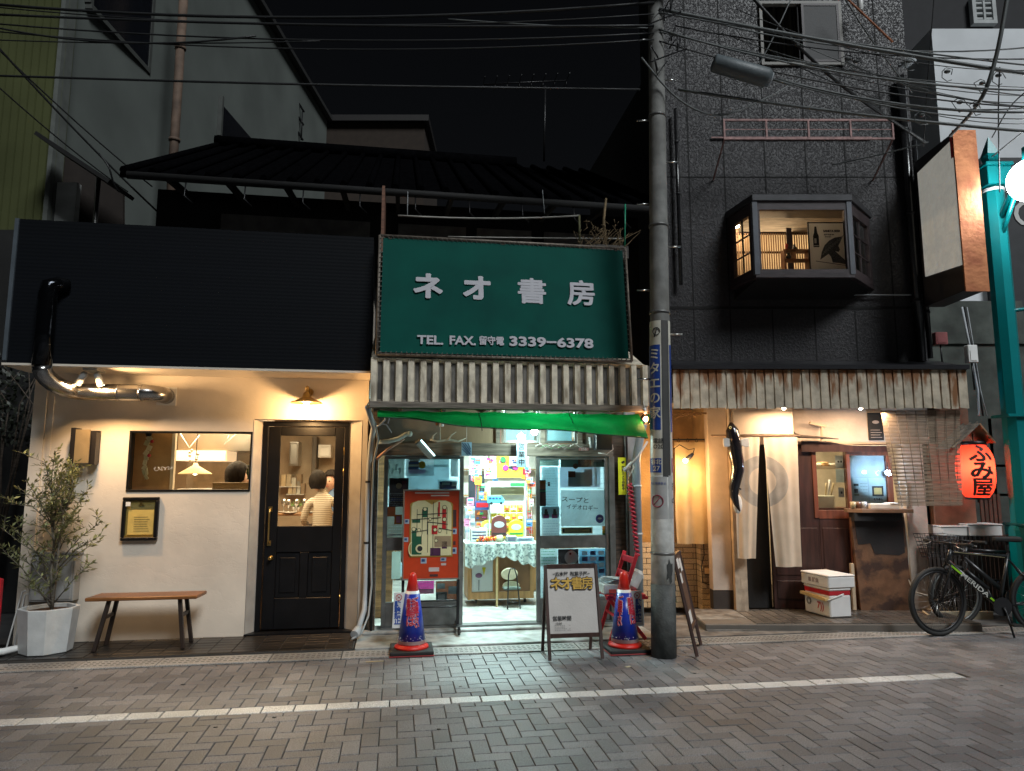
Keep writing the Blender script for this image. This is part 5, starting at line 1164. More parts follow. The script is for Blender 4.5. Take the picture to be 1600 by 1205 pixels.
# goods and posters above and behind
for k,(q0, p0_, q1, p1_, yy, mt, lb) in enumerate([
    (776,708,815,746,1.6, PYL, 'yellow hanging poster with green and pink balloon lettering over the display'),
    (758,708,775,728,1.9, PPK, 'pink poster behind the yellow hanging poster'),
    (734,712,757,726,1.9, PB, 'white framed paper with green edge over the dark doorway'),
    (757,728,776,748,1.7, PB, 'white sheet with pink doodles left of the yellow hanging poster'),
    (815,728,826,748,1.6, PYL, 'narrow yellow slip right of the yellow hanging poster'),
    (733,728,752,742,1.7, PLB, 'pale blue card with a round white badge at the left'),
    (742,783,765,797,1.3, PNV, 'purple and red packet box on the left shelf edge'),
    (742,797,762,815,1.3, PBR, 'small picture box with a white figure below the purple box'),
    (796,712,826,728,1.55, PB, 'white notice with blue lettering at the upper right of the doorway'),
    ]):
    bl = [(random.uniform(.05,.6), random.uniform(.1,.7),0,0, random.choice([PMG, PGN, PNV, PPK, POR])) for _ in range(7)]
    bl = [(u, v, u + random.uniform(.12,.3), v + random.uniform(.08,.22), mt2) for (u, v, _, _, mt2) in bl]
    t,(a, b, c, d) = paper(lb, q0, p0_, q1, p1_, mt, yy, blocks=bl if k not in (4,6) else [(.1,.2,.9,.7, RED)])
    if k == 0:
        for j,(xx, zz, mm_) in enumerate(((.25,.28, PGN),(.35,.62, PMG),(.68,.25, PPK),(.75,.6, PMG))):
            m = MB(); m.lathe([(.036,0),(.04,.006),(.03,.012)],(a + (b - a)*xx, yy - .01, d - (d - c)*zz),0,14, rot=(90,0,0)); t.part('balloon', m, mm_)
    if k < 6:
        m = MB(); m.tube([((a + b)/2, yy, d),((a + b)/2, yy,2.46)],.002, n=4); t.part('string', m, WHITEPL)
m = MB(); a, b, c, d = S.rect(733,742,757,790,2.4); m.box(a, b,2.4,2.5,.072, d)
Thing('dark_screen', 'dark standing board at the left of the doorway beyond the display', 'board', S,(a,2.4,.072), m, tint('screen_dark',(.025,.03,.045)))
for k,(q0, p0_, q1, p1_) in enumerate(((727,792,742,845),(727,812,760,848))):
    a, b, c, d = S.rect(q0, p0_, q1, p1_,1.75 + .1*k); m = MB(); m.box(a, b,1.75 + .1*k,1.95 + .1*k,.08, d)
    for j in range(4): m.box(a - .003, b + .003,1.747 + .1*k,1.749 + .1*k, d - .05 - j*.09, d - .02 - j*.09,1)
    Thing('paper_stack',('taller' if k == 0 else 'wider') + ' stack of white magazines at the left behind the cabinet', 'magazines', S,(a,1.8,.08), m,[tint('mag_white',(.62,.66,.66)), tint('mag_blue',(.3,.5,.6))], bevel=.004)
a, b, c, d = S.rect(820,740,832,850,2.0); m = MB(); m.box(a, b + .1,2.0,2.3,.08, S.at(826,815,2.0)[1]); Thing('side_crate', 'tall wooden crate at the right behind the display cabinet', 'crate', S,(a,2.0,.08), m, CW, bevel=.004)

SB = [tint('s%d' % i, c,.3) for i, c in enumerate([(.8,.1,.05),(.85,.65,.05),(.1,.45,.2),(.1,.3,.6),(.75,.75,.7),(.8,.3,.5),(.85,.35,.05),(.3,.12,.06)])]
for k in range(54):
    zone = k % 3; q = (random.uniform(729,762), random.uniform(745,838)) if zone == 0 else ((random.uniform(735,806), random.uniform(712,750)) if zone == 1 else (random.uniform(823,832), random.uniform(720,838)))
    yy = random.uniform(1.42,1.7) if zone != 1 else random.uniform(1.7,2.2); x_, z_ = S.at(q[0], q[1], yy); w2, h2 = random.uniform(.022,.045), random.uniform(.025,.055); m = MB()
    m.box(x_ - w2, x_ + w2, yy, yy + .02, z_ - h2, z_ + h2,0); m.box(x_ - w2*.8, x_ + w2*.8, yy - .002, yy - .0005, z_ + h2*.1, z_ + h2*.7,1); m.box(x_ - w2*.6, x_ + w2*.4, yy - .002, yy - .0005, z_ - h2*.6, z_ - h2*.4,2)
    if zone == 1: m.tube([(x_, yy + .01, z_ + h2),(x_, yy + .01,2.46)],.001, n=3)
    else: m.tube([(x_, yy + .02, z_ + h2),(x_, yy + .02,.08)],.002, n=3)
    Thing('sweet_packet', 'small bright packet on the wire racks around the doorway display', 'packet', S,(x_, yy, z_), m,[SB[random.randrange(8)], SB[random.randrange(8)], PDK], group='packets around the display')
# ---- red game cabinet on a stand
yP = -.22
a, b, c, d = S.rect(629,765,719,906, yP)
pn = Thing('pinball_cabinet', 'upright red tabletop ball game with cream playfield on a black wheeled stand', 'game cabinet', S,((a + b)/2, yP + .06,.05))
RC = M('cabinet_red',(.50,.045,.008), rough=.42, var=.22, scale=5, bump=.03)
m = MB(); m.box(a + .012, b - .012, yP, yP + .12, c + .012, d - .012,0); pn.part('case', m, RC)
m = MB(); m.frame(a, b, c, d, yP - .012, yP + .125,.014); pn.part('edge_trim', m, M('silver_trim',(.38,.36,.32), rough=.35, metal=.8, var=.3), bevel=.002)
P = lambda u, v: (a + (b - a)*u, d - (d - c)*v)     # cabinet face coordinates
def disc(m, u, v, r, mt, y, n=18, sx=1, sy=1): x_, z_ = P(u, v); m.lathe([(r,0),(r,.001)],(x_, y, z_), mt, n, rot=(90,0,0), sx=sx, sy=sy)
pf = MB(); mt_pf = [M('field_cream',(.66,.60,.34), rough=.4, var=.1, trans=0), M('field_green',(.015,.10,.05), rough=.4), M('field_red',(.5,.02,.02), rough=.4), M('field_purple',(.07,.02,.06), rough=.4), M('field_brown',(.3,.22,.13), rough=.4), M('field_gold',(.45,.27,.06), rough=.4, metal=.3), INK]
def arch(u0, u1, v0, v1, y0_, y1_, mt, top=.06, mid=None):
    pts_ = [P(u0, v1), P(u1, v1)]
    for k in range(9): an = k/8*math.pi; pts_.append(P((u0 + u1)/2 + (u1 - u0)/2*math.cos(an)*1.0, v0 + top - top*math.sin(an)))
    pf.prism(pts_, y0_, y1_, mt)
arch(.12,.87,.115,.75, yP - .0045, yP - .001,5,.05);
pf.prism([P(.145,.735), P(.845,.735), P(.845,.19), P(.82,.15), P(.74,.125), P(.62,.125), P(.50,.17), P(.38,.125), P(.26,.125), P(.17,.15), P(.145,.19)], yP - .0085, yP - .005,0)
y = yP - .009
def patch(u0, v0, u1, v1, mt, k=0): xa, za = P(u0, v0); xb, zb_ = P(u1, v1); pf.box(xa, xb, y - .001 - k*.0012, y - k*.0012, zb_, za, mt)
for args in ((.16,.52,.33,.72,1),(.16,.43,.24,.52,1),(.34,.20,.43,.31,1),(.50,.40,.60,.50,2),(.61,.14,.64,.30,2),(.68,.20,.75,.44,2),(.48,.65,.66,.735,3),(.55,.52,.84,.64,4),(.68,.58,.77,.66,3),(.16,.33,.30,.37,1)): patch(*args)
for (u0, v0, u1, v1) in ((.24,.22,.235,.45),(.33,.22,.325,.5),(.42,.22,.415,.5),(.52,.14,.515,.72),(.60,.20,.597,.40),(.76,.2,.757,.5),(.43,.36,.427,.7),(.32,.5,.317,.68)): patch(u0, v0, u0 + .009, v1,6,1)
for (u0, v0, u1, v1) in ((.24,.28,.76,.265),(.15,.335,.66,.315),(.42,.36,.78,.39),(.62,.43,.86,.46),(.15,.48,.44,.45)):
    p_, q_ = P(u0, v0), P(u1, v1); pf.bar((p_[0], y - .003, p_[1]),(q_[0], y - .003, q_[1]),.007,.002,6)
for (u, v, r) in ((.38,.22,.026),(.72,.20,.028),(.72,.335,.026),(.19,.44,.026),(.56,.45,.024),(.64,.46,.024),(.28,.45,.022),(.58,.57,.022),(.47,.33,.02)):
    disc(pf, u, v, r*.8,6, y - .003); disc(pf, u, v, r*.62,0, y - .0045)
disc(pf,.30,.655,.042,0, y - .003); disc(pf,.30,.655,.026,6, y - .0045)
pts = [P(.16 + .05*math.cos(q),.66 + .07*math.sin(q)) for q in [1.5 + .25*k for k in range(14)]]
pf.tube([(p_[0], y - .004, p_[1]) for p_ in pts],.006,0, n=5)
pn.part('playfield', pf, mt_pf)
for (u0, v0, u1, v1, mt) in ((.2,.032,.8,.045,0),(.48,.062,.8,.075,0),(.03,.33,.11,.38,1),(.02,.53,.10,.58,1),(.85,.44,.94,.50,1),(.86,.65,.94,.72,1),(.32,.76,.42,.82,1),(.66,.76,.76,.80,1),(.67,.82,.76,.845,0),(.46,.865,.64,.91,0),(.86,.23,.93,.42,2),(.88,.58,.92,.62,2),(.48,.94,.62,.965,2)):
    m = MB(); xa, za = P(u0, v0); xb, zb_ = P(u1, v1); m.box(xa, xb, yP - .003, yP - .0005, zb_, za, mt)
    if mt == 1: m.box(xa + (xb - xa)*.15, xb - (xb - xa)*.3, yP - .0042, yP - .003, zb_ + (za - zb_)*.3, za - (za - zb_)*.2,3)
    pn.part('label_sticker', m,[M('worn_label',(.55,.45,.42), rough=.5), M('blue_grey_sticker',(.35,.42,.5), rough=.4), M('dark_plate',(.06,.02,.02)), PNV])
m = MB(); xa, za = P(.0,1.0); xb, _ = P(1,1)
for xx in (xa + .0, xb - .025):
    m.box(xx, xx + .028, yP + .04, yP + .075,.10, c - .004)
zz = [S.at(680, q, yP)[1] for q in (940,950)]
for z_ in zz: m.tube([(xa + .02, yP + .05, z_),(xb - .02, yP + .05, z_)],.009, n=7)
for xx in (xa + .005, xb - .02): m.bar((xx + .01, yP - .10,.105),(xx + .01, yP + .28,.105),.024,.024, up=(0,0,1))
pn.part('stand', m, BLKMET, bevel=.003)
for xx in (xa + .015, xb - .01):
    for yy in (yP - .08, yP + .26):
        m = MB(); m.tube([(xx - .012, yy,.062),(xx + .012, yy,.062)],.026, n=12); m.bar((xx, yy,.06),(xx, yy,.1),.03,.012); pn.part('caster', m, RUBBER)

# ---- parking cones with sign plates
def cone(px, py, topy, plate, label):
    gx_, gy_ = None, None
    u = (px - CX)/F; v = (CY - py)/F; dy, dz = math.cos(PITCH) - v*math.sin(PITCH), math.sin(PITCH) + v*math.cos(PITCH); t_ = -CAMH/dz; X, Y = u*t_, dy*t_
    dx_, dyy = X - S.o[0], Y - S.o[1]; lx, ly = dx_*S.c + dyy*S.s,-dx_*S.s + dyy*S.c; ly += .06
    t = Thing('traffic_cone', label, 'traffic cone', S,(lx, ly,.012)); H = .70
    m = MB(); m.box(lx - .19, lx + .19, ly - .19, ly + .19,.014,.045); m.box(lx - .195, lx + .195, ly - .195, ly + .195,.002,.014,1); t.part('base_plate', m,[RUBBER, M('red_rubber',(.28,.02,.02), rough=.6)], bevel=.006)
    m = MB(); m.lathe([(.155,.045),(.15,.065),(.125,.075),(.123,.08)],(lx, ly,0), n=32); m.lathe([(.058,.52),(.034, H - .03),(.026, H - .01),(.001, H)],(lx, ly,0), n=28); m.lathe([(.122,.07),(.056,.53)],(lx, ly,0), n=32); t.part('cone', m, M('cone_red',(.62,.02,.012), rough=.35, var=.1))
    r = lambda z: .1245 + (.061 - .1245)*(z - .08)/(.53 - .08)
    m = MB(); m.lathe([(r(.085) + .001,.085),(r(.54) + .001,.54)],(lx, ly,0), n=36, m=1); m.lathe([(r(.115) + .0025,.115),(r(.515) + .0025,.515)],(lx, ly,0), n=36); sl = t.part('blue_sleeve', m,[M('sleeve_blue',(.012,.035,.36), rough=.3, var=.12, bump=.01), M('sleeve_white',(.7,.7,.7), rough=.35)])
    m = MB()
    for k in range(46):
        an = random.uniform(0,6.28); z_ = .115 + abs(random.gauss(0,.018)); rd = r(z_) + .0032; m.ball((lx + rd*math.cos(an), ly + rd*math.sin(an), z_), random.uniform(.002,.005), n=4)
    t.part('white_dots', m, MATS['sleeve_white'], parent=sl, kind='stuff')
    def wrapf(z0, ang):
        def f(c_):
            z_ = z0 + c_.y; rd = r(z_) + .004 + c_.z; an = ang + c_.x/rd; return (rd*math.sin(an),-rd*math.cos(an), z_)
        return f
    for (ang, dd_) in (((.12,0),) if plate < 0 else ((-.75,0),(.55,0))):
        for j, ss in enumerate(('ご遠慮下さい', '駐輪は') if plate < 0 else (('ご遠慮下さい',) if ang < 0 else ('駐輪は',))):
            body_ = '\n'.join(ss); fs_ = .088 if ss[0] == '駐' else .05; aa = ang + (.28 - j*.56 if plate < 0 else 0)
            t.text(body_, fs_, M('cone_text_edge',(.75,.55,.6), rough=.4),(lx, ly,0), parent=None, wrap=wrapf(.355, aa), bold=.0, fat=.0045, line=.85, ext=.0006)
            t.text(body_, fs_, M('cone_text_red',(.55,.03,.06), rough=.4),(lx, ly,0), parent=None, wrap=lambda c_, f_=wrapf(.355, aa): Vector(f_(c_)) + Vector((math.sin(aa),-math.cos(aa),0))*.005, bold=0, fat=.0012, line=.85, ext=.0006)
    s_ = plate; px0 = lx + s_*.045; px1_ = lx + s_*.165; m = MB(); za, zb_ = .215,.525
    m.prism([(lx + s_*.095, za),(lx + s_*.175, za),(lx + s_*.165, zb_),(lx + s_*.05, zb_)], ly - .01, ly - .005); pl2 = t.part('side_plate', m, WHITEPL)
    xc = lx + s_*.120; m = MB(); m.tube([(xc + .026*math.cos(q*.35), ly - .0115,.482 + .026*math.sin(q*.35)) for q in range(18)],.003, n=5, closed=True); m.bar((xc - .018, ly - .0115,.50),(xc + .018, ly - .0115,.464),.004,.001); m.bar((xc - .012, ly - .0112,.476),(xc + .012, ly - .0112,.486),.006,.001,1); t.part('no_parking_symbol', m,[RED, INK], parent=pl2)
    t.text('駐\n輪\n禁\n止',.058, M('plate_blue',(.03,.08,.35), rough=.4),(xc + s_*.01, ly - .0115,.345), bold=.0022, line=.86)
cone(643,1022,905,-1, 'blue and red no bicycle parking cone with its white plate on the left side')
cone(980,1019,905,1, 'blue and red no bicycle parking cone with its white plate on the right side')
# ================================================================== BLACK HOUSE (right), frame R
X0, X1 = 1.80,4.88
bh = Thing('black_house', 'tall black stucco house with a rusty corrugated pent eave and plastered ground floor', 'building', R,(X0,0,0))
BST = stucco_mat('black_stucco',(.026,.024,.027))
ZB, ZT = 2.74,9.6
BX0, BX1 = 2.64,4.26; BZ0, BZ1 = 3.86,4.70    # opening behind the bay window
UX0, UX1, UZ0, UZ1 = 3.08,4.10,6.60,7.45
m = MB(); wall_with_holes(m, X0, X1, ZB, ZT,0,.12,[(BX0, BX1, BZ0, BZ1),(UX0, UX1, UZ0, UZ1)]); bh.part('stucco_wall', m, BST)
m = MB()
for q in (1085,1142,1208,1274,1338,1400):
    x_ = R.at(q,520)[0]
    for (z0, z1) in ((2.76,3.52),(3.56,9.5)):
        if BX0 < x_ < BX1 and z0 > 3.5: m.box(x_ - .007, x_ + .007,-.004,-.0005, BZ1 + .25, z1)
        else: m.box(x_ - .007, x_ + .007,-.004,-.0005, z0, z1)
m.box(X0, X1,-.006,-.0005,3.525,3.555); m.box(X0, X1,-.004,-.0005,5.15,5.165)
bh.part('panel_joint', m, M('joint_black',(.004,.004,.004), rough=.8))
m = MB(); m.prism([(.12,2.44),(.12, ZT),(1.1, ZT),(1.1,7.0),(7.5,8.6),(7.5,.02),(.86,.02),(.86,2.44)], X0, X0 + .1, axis='x'); bh.part('gable_wall', m, M('dark_side_wall',(.008,.008,.009), rough=.9))
m = MB(); m.box(X1 - .1, X1,.12,7.5,.02,8.8); bh.part('side_wall', m, M('dark_side_wall',()) if False else MATS['dark_side_wall'])
m = MB(); m.box(X0, X1,.0,1.1, ZT, ZT + .1); bh.part('roof', m, BLKMET)
# pent eave with rusty corrugated fringe
e0, e1 = 1.76,4.985; RF = stain_mat('rusty_sheet',(.50,.43,.33),(.20,.085,.03), rough=.55, metal=.2, scale=3.5, sz=.22, top=(2.30,2.74), amount=(.52,.64))
n_, l_, b_ = nodes_of(RF)
m = MB(); prof = []; x_ = e0
while x_ < e1 - .02:
    wd_ = random.uniform(.085,.11)
    for (dx, dy) in ((0,0),(wd_*.78, random.uniform(-.004,.004)),(wd_*.84,.014),(wd_*.97,.014)): prof.append((x_ + dx,-.50 + dy))
    x_ += wd_
zb_l = [2.30 + random.uniform(-.008,.008) for _ in prof]
m.add([(p[0], p[1], zb_l[i]) for i, p in enumerate(prof)] + [(p[0], p[1],2.725) for p in prof],[(i, i + 1, len(prof) + i + 1, len(prof) + i) for i in range(len(prof) - 1)])
o = bh.part('rusty_fringe', m, RF); md = o.modifiers.new('s', 'SOLIDIFY'); md.thickness = .003
m = MB(); m.box(e0 - .01, e1 + .01,-.54,-.47,2.728,2.775); m.prism([(-.47,2.74),(-.47,2.772),(-.004,2.90),(-.004,2.86)], e0, e1, axis='x'); bh.part('eave_roof', m, M('eave_black',(.02,.02,.024), rough=.35, metal=.3))
m = MB(); m.box(e0, X1 + .1,-.46,.0,2.36,2.40); bh.part('eave_board', m, WOODG)
# ground floor: plaster wall with the shop opening
PLW = M('peach_plaster',(.56,.46,.38), rough=.8, var=.2, scale=3, bump=.15, bscale=30)
ox0, ox1 = R.at(1160,800)[0], R.at(1385,800)[0]; oz1 = R.at(1310,694)[1]
m = MB(); m.box(ox0, X1 + .02,0,.12, oz1,2.44); m.box(R.at(1420,870)[0], R.at(1452,870)[0],-.02,.12,.03, oz1 - .001); bh.part('plaster_wall', m, PLW)
m = MB(); m.box(R.at(1453,700)[0],5.28,-.0,.10,.9,2.44); bh.part('side_boarding', m, M('reddish_board',(.26,.13,.08), rough=.7, var=.3))
for k, q in enumerate((1225,1345)):
    x_ = R.at(q,640,-.36)[0]; t = Thing('eave_lamp',('left' if k == 0 else 'right') + ' of two small lamps tucked behind the rusty corrugated fringe', 'lamp', R,(x_,-.36,2.36)); m = MB(); m.tube([(x_,-.36,2.355),(x_,-.36,2.335)],.03, n=10); t.part('base', m, WHITEPL); m = MB(); m.ball((x_,-.36,2.315),.022, n=8); t.part('bulb', m, emit_mat('eave_bulb',(1,.78,.55),20)); lamp('AREA', 'eave_light', R,(x_,-.46,2.25),16,(1,.70,.44),.5, t.o, target=(x_,-.12,.4), sy=.08)
# pillars at the recess
pA, pB = R.at(1125,800,-.05)[0], R.at(1142,800,-.05)[0]
m = MB(); m.box(pA - .10, pB,-.02,.12,.30,2.42); bh.part('recess_pillar', m, PLW, bevel=.005)
m = MB(); m.box(pA - .10, pB,-.02,.12,.09,.299); bh.part('pillar_foot', m, M('dark_foot',(.04,.03,.025), rough=.8))
m = MB(); m.box(pB + .004, pB + .14,-.10,.04,.09,2.43); bh.part('wooden_post', m, stain_mat('pale_post_wood',(.48,.38,.28),(.16,.10,.06), rough=.7, metal=0, scale=3, sz=.2, amount=(.56,.7)))
# recess left of the pillar, tiled low wall, back wall
OCH = M('ochre_wall',(.55,.38,.20), rough=.8, var=.25, scale=4, bump=.25, bscale=40)
m = MB(); m.box(1.38, pA + .05,.75,.85,.02,2.6); bh.part('recess_wall', m, OCH)
m = MB(); m.box(1.38, pA + .05,-.40,.75,2.401,2.43); bh.part('recess_ceiling', m, WOODG)
m = MB(); m.box(pA - .08, pA + .0,.13,.75,.02,2.42); bh.part('recess_cheek', m, OCH)
tz1 = R.at(1100,849,.25)[1]; tx0_, tx1_ = R.at(1096,900,.2)[0], R.at(1121,900,.2)[0]
TIL = paver_mat('tan_tiles',(.60,.44,.26),(.74,.57,.36),(.68,.51,.31),.4,.1)
m = MB(); m.box(tx0_ + .01, tx1_ - .01,.21,.40,.03, tz1 - .01); m.box(1.38, tx0_ + .01,.42,.50,.03, tz1 - .01); bh.part('low_wall_core', m, M('grout',(.10,.07,.045), rough=.9))
m = MB(); z_ = .04; r_i = 0
while z_ < tz1 - .01:
    z2 = min(z_ + .063, tz1)
    k = tx0_; m.box(tx0_ + .002, tx1_,.203,.212, z_, z2 - .007)
    m.box(tx0_ - .001, tx0_ + .0095,.215,.40, z_, z2 - .007)
    x_ = 1.38 - (.1 if r_i % 2 else 0)
    while x_ < tx0_ - .01:
        m.box(max(1.38, x_), min(x_ + .21, tx0_ - .004),.412,.42, z_, z2 - .007); x_ += .218
    z_ += .063; r_i += 1
bh.part('tan_tiles', m, TIL, bevel=.0015)
m = MB(); m.box(tx0_ - .01, tx1_ + .01,.195,.41, tz1, tz1 + .015); bh.part('wall_cap', m, TIL)
# switch boxes
for k, q in enumerate((1104,1119)):
    x_, z_ = R.at(q,892,.19); m = MB(); m.box(x_ - .035, x_ + .035,.16,.202, z_ - .05, z_ + .045); m.box(x_ - .03, x_ + .03,.155,.16, z_ - .03, z_ + .03,1)
    Thing('outlet_box',('left' if k == 0 else 'right') + ' one of two small outlet boxes on the tan tiled low wall', 'outlet', R,(x_,.19, z_), m,[M('outlet_brown',(.14,.085,.045), rough=.5), M('outlet_tan',(.4,.27,.14), rough=.5)], bevel=.004)
m = MB(); x_, z_ = R.at(1100,868,.19); m.tube([(x_,.19, tz1),(x_,.185, z_),(x_ - .04,.17, z_ - .12),(x_ - .03,.17, z_ - .3),(x_ + .05,.18, z_ - .33)],.006, n=5)
Thing('outlet_cable', 'dark cable looping down beside the outlet boxes', 'cable', R,(x_,.19, z_), m, BLKMET)

def cloth(fr, name, label, cat, x0, x1, z0, z1, y, mat, amp=.02, waves=5, group=None, mats=None, mfn=0, zfun=None, skew=0):
    t = Thing(name, label, cat, fr,(x0, y, z1), group=group); m = MB()
    def f(u, v):
        zb = zfun(u) if zfun else z0; z = z1 + (zb - z1)*v; a = amp*(.25 + .75*v)
        return (x0 + (x1 - x0)*u + skew*v*(1 - u) + .006*math.sin(v*7 + u*3), y + a*math.sin(u*waves*2*math.pi + v*1.2) + a*.5*math.sin(u*waves*4.3 + v*3), z)
    m.grid(f,60,36, mfn); t.part('cloth', m, mats or mat); return t, f
# orange curtain in the recess
cx0, cx1 = R.at(1056,770,.12)[0], R.at(1112,770,.12)[0]; cz0, cz1 = R.at(1085,850,.12)[1], R.at(1085,691,.12)[1]
CUR = M('canvas_curtain',(.60,.47,.28), rough=.85, var=.15, scale=5, bump=.15, bscale=120, trans=.3)
t, _ = cloth(R, 'doorway_curtain', 'plain canvas curtain hung in the orange lit recess beside the utility pole', 'curtain', cx0, cx1, cz0, cz1,.12, CUR,.022,2.4)
m = MB(); m.tube([(1.72,.12, cz1 + .03),(pB + .05,.12, cz1 + .03)],.010, n=7);
for k in range(4): x_ = cx0 + .05 + k*(cx1 - cx0 - .1)/3; m.tube([(x_ + .015*math.cos(a_*.9),.12, cz1 + .022 + .022*math.sin(a_*.9)) for a_ in range(7)],.003, n=4, closed=True)
t.part('rail', m, BLKMET)
m = MB();
for k in range(5): m.tube([R.p3(1045 + 10*k,652 + (k % 2)*3,.0), R.p3(1060 + 9*k,645,.0), R.p3(1078 + 9*k,650 - k,.0)],.006, n=5)
Thing('twisted_branches', 'thin twisted dry branches fixed under the eave above the canvas curtain', 'branches', R, R.p3(1060,648,0), m, M('dry_branch',(.2,.12,.06), rough=.8))
x_, z_ = R.at(1071,716,-.1); t = Thing('clip_lamp', 'small black clip lamp shining on the canvas curtain', 'lamp', R,(x_,-.1, z_)); c0 = Vector(R.p3(1083,709,-.12)); c1 = Vector(R.p3(1072,719,-.14)); m = MB(); m.tube([c0, c0.lerp(c1,.4), c1],[.016,.024,.032], n=14); t.part('shade', m, BLKMET)
m = MB(); m.ball(c1 + (c1 - c0)*.1,.026, n=9); t.part('bulb', m, emit_mat('clip_bulb',(1,.74,.42),45))
m = MB(); m.tube([c0, Vector(R.p3(1085,701,-.05)), Vector(R.p3(1076,703,0)), Vector(R.p3(1062,695,.05)), Vector(R.p3(1052,702,.1))],.005, n=5); t.part('bent_arm', m, BLKMET)
lamp('SPOT', 'clip_light', R, tuple(c1 + (c1 - c0)*.5),36,(1,.55,.21),.04, t.o, target=(c1.x - .2,.6,.9), spot=150, blend=.7)
lamp('POINT', 'recess_light', R, tuple(c1 + Vector((-.02,-.06,-.05))),24,(1,.56,.22),.05, t.o)
# eel ornament
t = Thing('eel_ornament', 'glossy black eel ornament with white fins hanging before the wooden post', 'ornament', R, R.p3(1148,660,-.3))
EELC = [(1142,660),(1144,672),(1147,690),(1149,708),(1152,722),(1153,734),(1150,748),(1147,762),(1147,775),(1151,788),(1156,799)]
er = [.016,.070,.082,.078,.073,.069,.064,.058,.046,.03,.008]; m = MB(); m.tube([R.p3(*q,-.32) for q in EELC], er, n=14)
EM = M('eel_black',(.012,.011,.014), rough=.16, var=.3, coat=.4); t.part('body', m, EM)
ex_, ez_ = R.at(1141,668,-.39); m = MB(); m.ball((ex_,-.388, ez_),.015, n=8); ey = t.part('eye', m, M('eye_yellow',(.7,.65,.3))); m = MB(); m.ball((ex_,-.402, ez_),.007, n=6); t.part('pupil', m, INK, parent=ey)
for (s_, q) in ((-1,1132),(1,1163)):
    m = MB(); xf, zf = R.at(q,692,-.30); xi = R.at(1148,692,-.3)[0] + s_*.04
    m.prism([(xi, zf - .025),(xf - s_*.01, zf - .052),(xf + s_*.03, zf - .045),(xf + s_*.035, zf),(xf + s_*.03, zf + .045),(xf - s_*.01, zf + .05),(xi, zf + .025)],-.37,-.35); t.part('fin', m, M('fin_white',(.68,.66,.62), rough=.4), bevel=.004)
m = MB(); xf, zf = R.at(1154,788,-.30); m.ball((xf,-.27, zf),.07, n=12, sc=(.72,.3,1.5)); t.part('tail_fin', m, MATS['fin_white'])
for q in ((1147,764),(1156,764)): m = MB(); xf, zf = R.at(*q,-.32); m.ball((xf,-.34, zf),.012, n=6); t.part('nub', m, EM)
m = MB(); m.tube([R.p3(1142,660,-.32), R.p3(1141,640,-.34)],.003, n=4); t.part('string', m, BLKMET)

# white noren with a ring mark, two panels
nx0, nxm, nx1 = R.at(1150,780,-.22)[0], R.at(1193,780,-.22)[0], R.at(1251,780,-.22)[0]; nz1 = R.at(1200,683,-.22)[1]
NA = M('noren_cream',(.72,.60,.47), rough=.85, var=.08, bump=.1, bscale=150, trans=.3); NB = M('noren_ring',(.46,.42,.37), rough=.85, var=.2, bump=.1, trans=.3)
rcx, rcz = R.at(1191,752,-.22); RR = .285; m = MB()
t = Thing('noren_curtain', 'cream split shop curtain with a large grey ring mark hanging over the entrance', 'curtain', R,(nx0,-.22, nz1))
for k,(xa, xb, zb_, sk) in enumerate(((nx0, nxm - .01, R.at(1170,873,-.22)[1],-.0),(nxm + .03, nx1, R.at(1225,886,-.22)[1],.0))):
    def f(u, v, xa=xa, xb=xb, zb_=zb_, k=k):
        s_ = (1 - u) if k else u; pull = (.10*v if k == 0 else 0)*(1 if v > 0 else 0)
        x_ = xa + (xb - xa)*u
        if k == 0: x_ = xa + (xb - pull - xa)*u
        else: x_ = xa + .10*v*(1 - u) + (xb - xa)*u - .02*v
        return (x_,-.22 + .020*math.sin(u*7 + v*2)*(.2 + v) + .004*math.sin(u*19), nz1 + (zb_ - nz1)*v)
    def mf(u, v, f=f):
        x_, _, z_ = f(u, v); r = math.hypot(x_ - rcx,(z_ - rcz)*1.0); return 1 if (.155 < r < RR and not (abs(x_ - rcx - .03) < .03)) else 0
    m = MB(); m.grid(f,110,220 if k else 200, mf); t.part('panel', m,[NA, NB])
m = MB(); m.tube([(nx0 - .25,-.22, nz1 + .015),(nx1 + .03,-.22, nz1 + .015)],.012, n=7); t.part('rod', m, M('rod_wood',(.2,.13,.08)))
m = MB(); m.box(nx0, nx1 - .05,-.24,-.225, nz1 + .03,2.35); m2 = t.part('top_band', m, NA)
# entrance: dark doors and shop window in reddish wood
DW = M('dark_red_wood',(.045,.017,.013), rough=.45, var=.45, scale=4, stretch=(5,5,.6)); DW2 = M('red_brown_wood',(.14,.042,.022), rough=.42, var=.4, scale=4, stretch=(5,5,.6))
er_ = Thing('shop_entrance', 'dark wooden sliding door front with two lit panes beside the cream curtain', 'door', R,(ox0,.08,.1))
wx0, wx1, wz0, wz1 = R.rect(1276,704,1322,797,.04); vx0, vx1, vz0, vz1 = R.rect(1328,712,1386,792,.04)
m = MB(); xL = R.at(1205,800)[0]; xM = R.at(1253,800)[0]
m.box(ox0, xL,.10,.13,.09,1.95,0); er_.part('back_leaf', m, M('deep_dark',(.01,.009,.009), rough=.8))
m = MB(); m.box(xL, wx0,.03,.07,.09, wz1 + .10); m.box(wx0, wx1,.03,.07, wz1, wz1 + .10); m.box(wx0, wx1,.03,.07,.09, wz0 - .10); er_.part('door_leaf', m, DW, bevel=.004)
m = MB();
for (a, b) in ((xL + .04, wx0 - .03),(wx0 + .03, wx1 - .02)): m.box(a, b,.022,.0295,.2,.40); m.box(a, b,.022,.0295,.46, wz0 - .2)
er_.part('door_board', m, DW, bevel=.004)
m = MB(); m.box(wx0, wx1,.025,.08, wz0 - .099, wz0 - .001); er_.part('window_sill', m, DW2, bevel=.003)
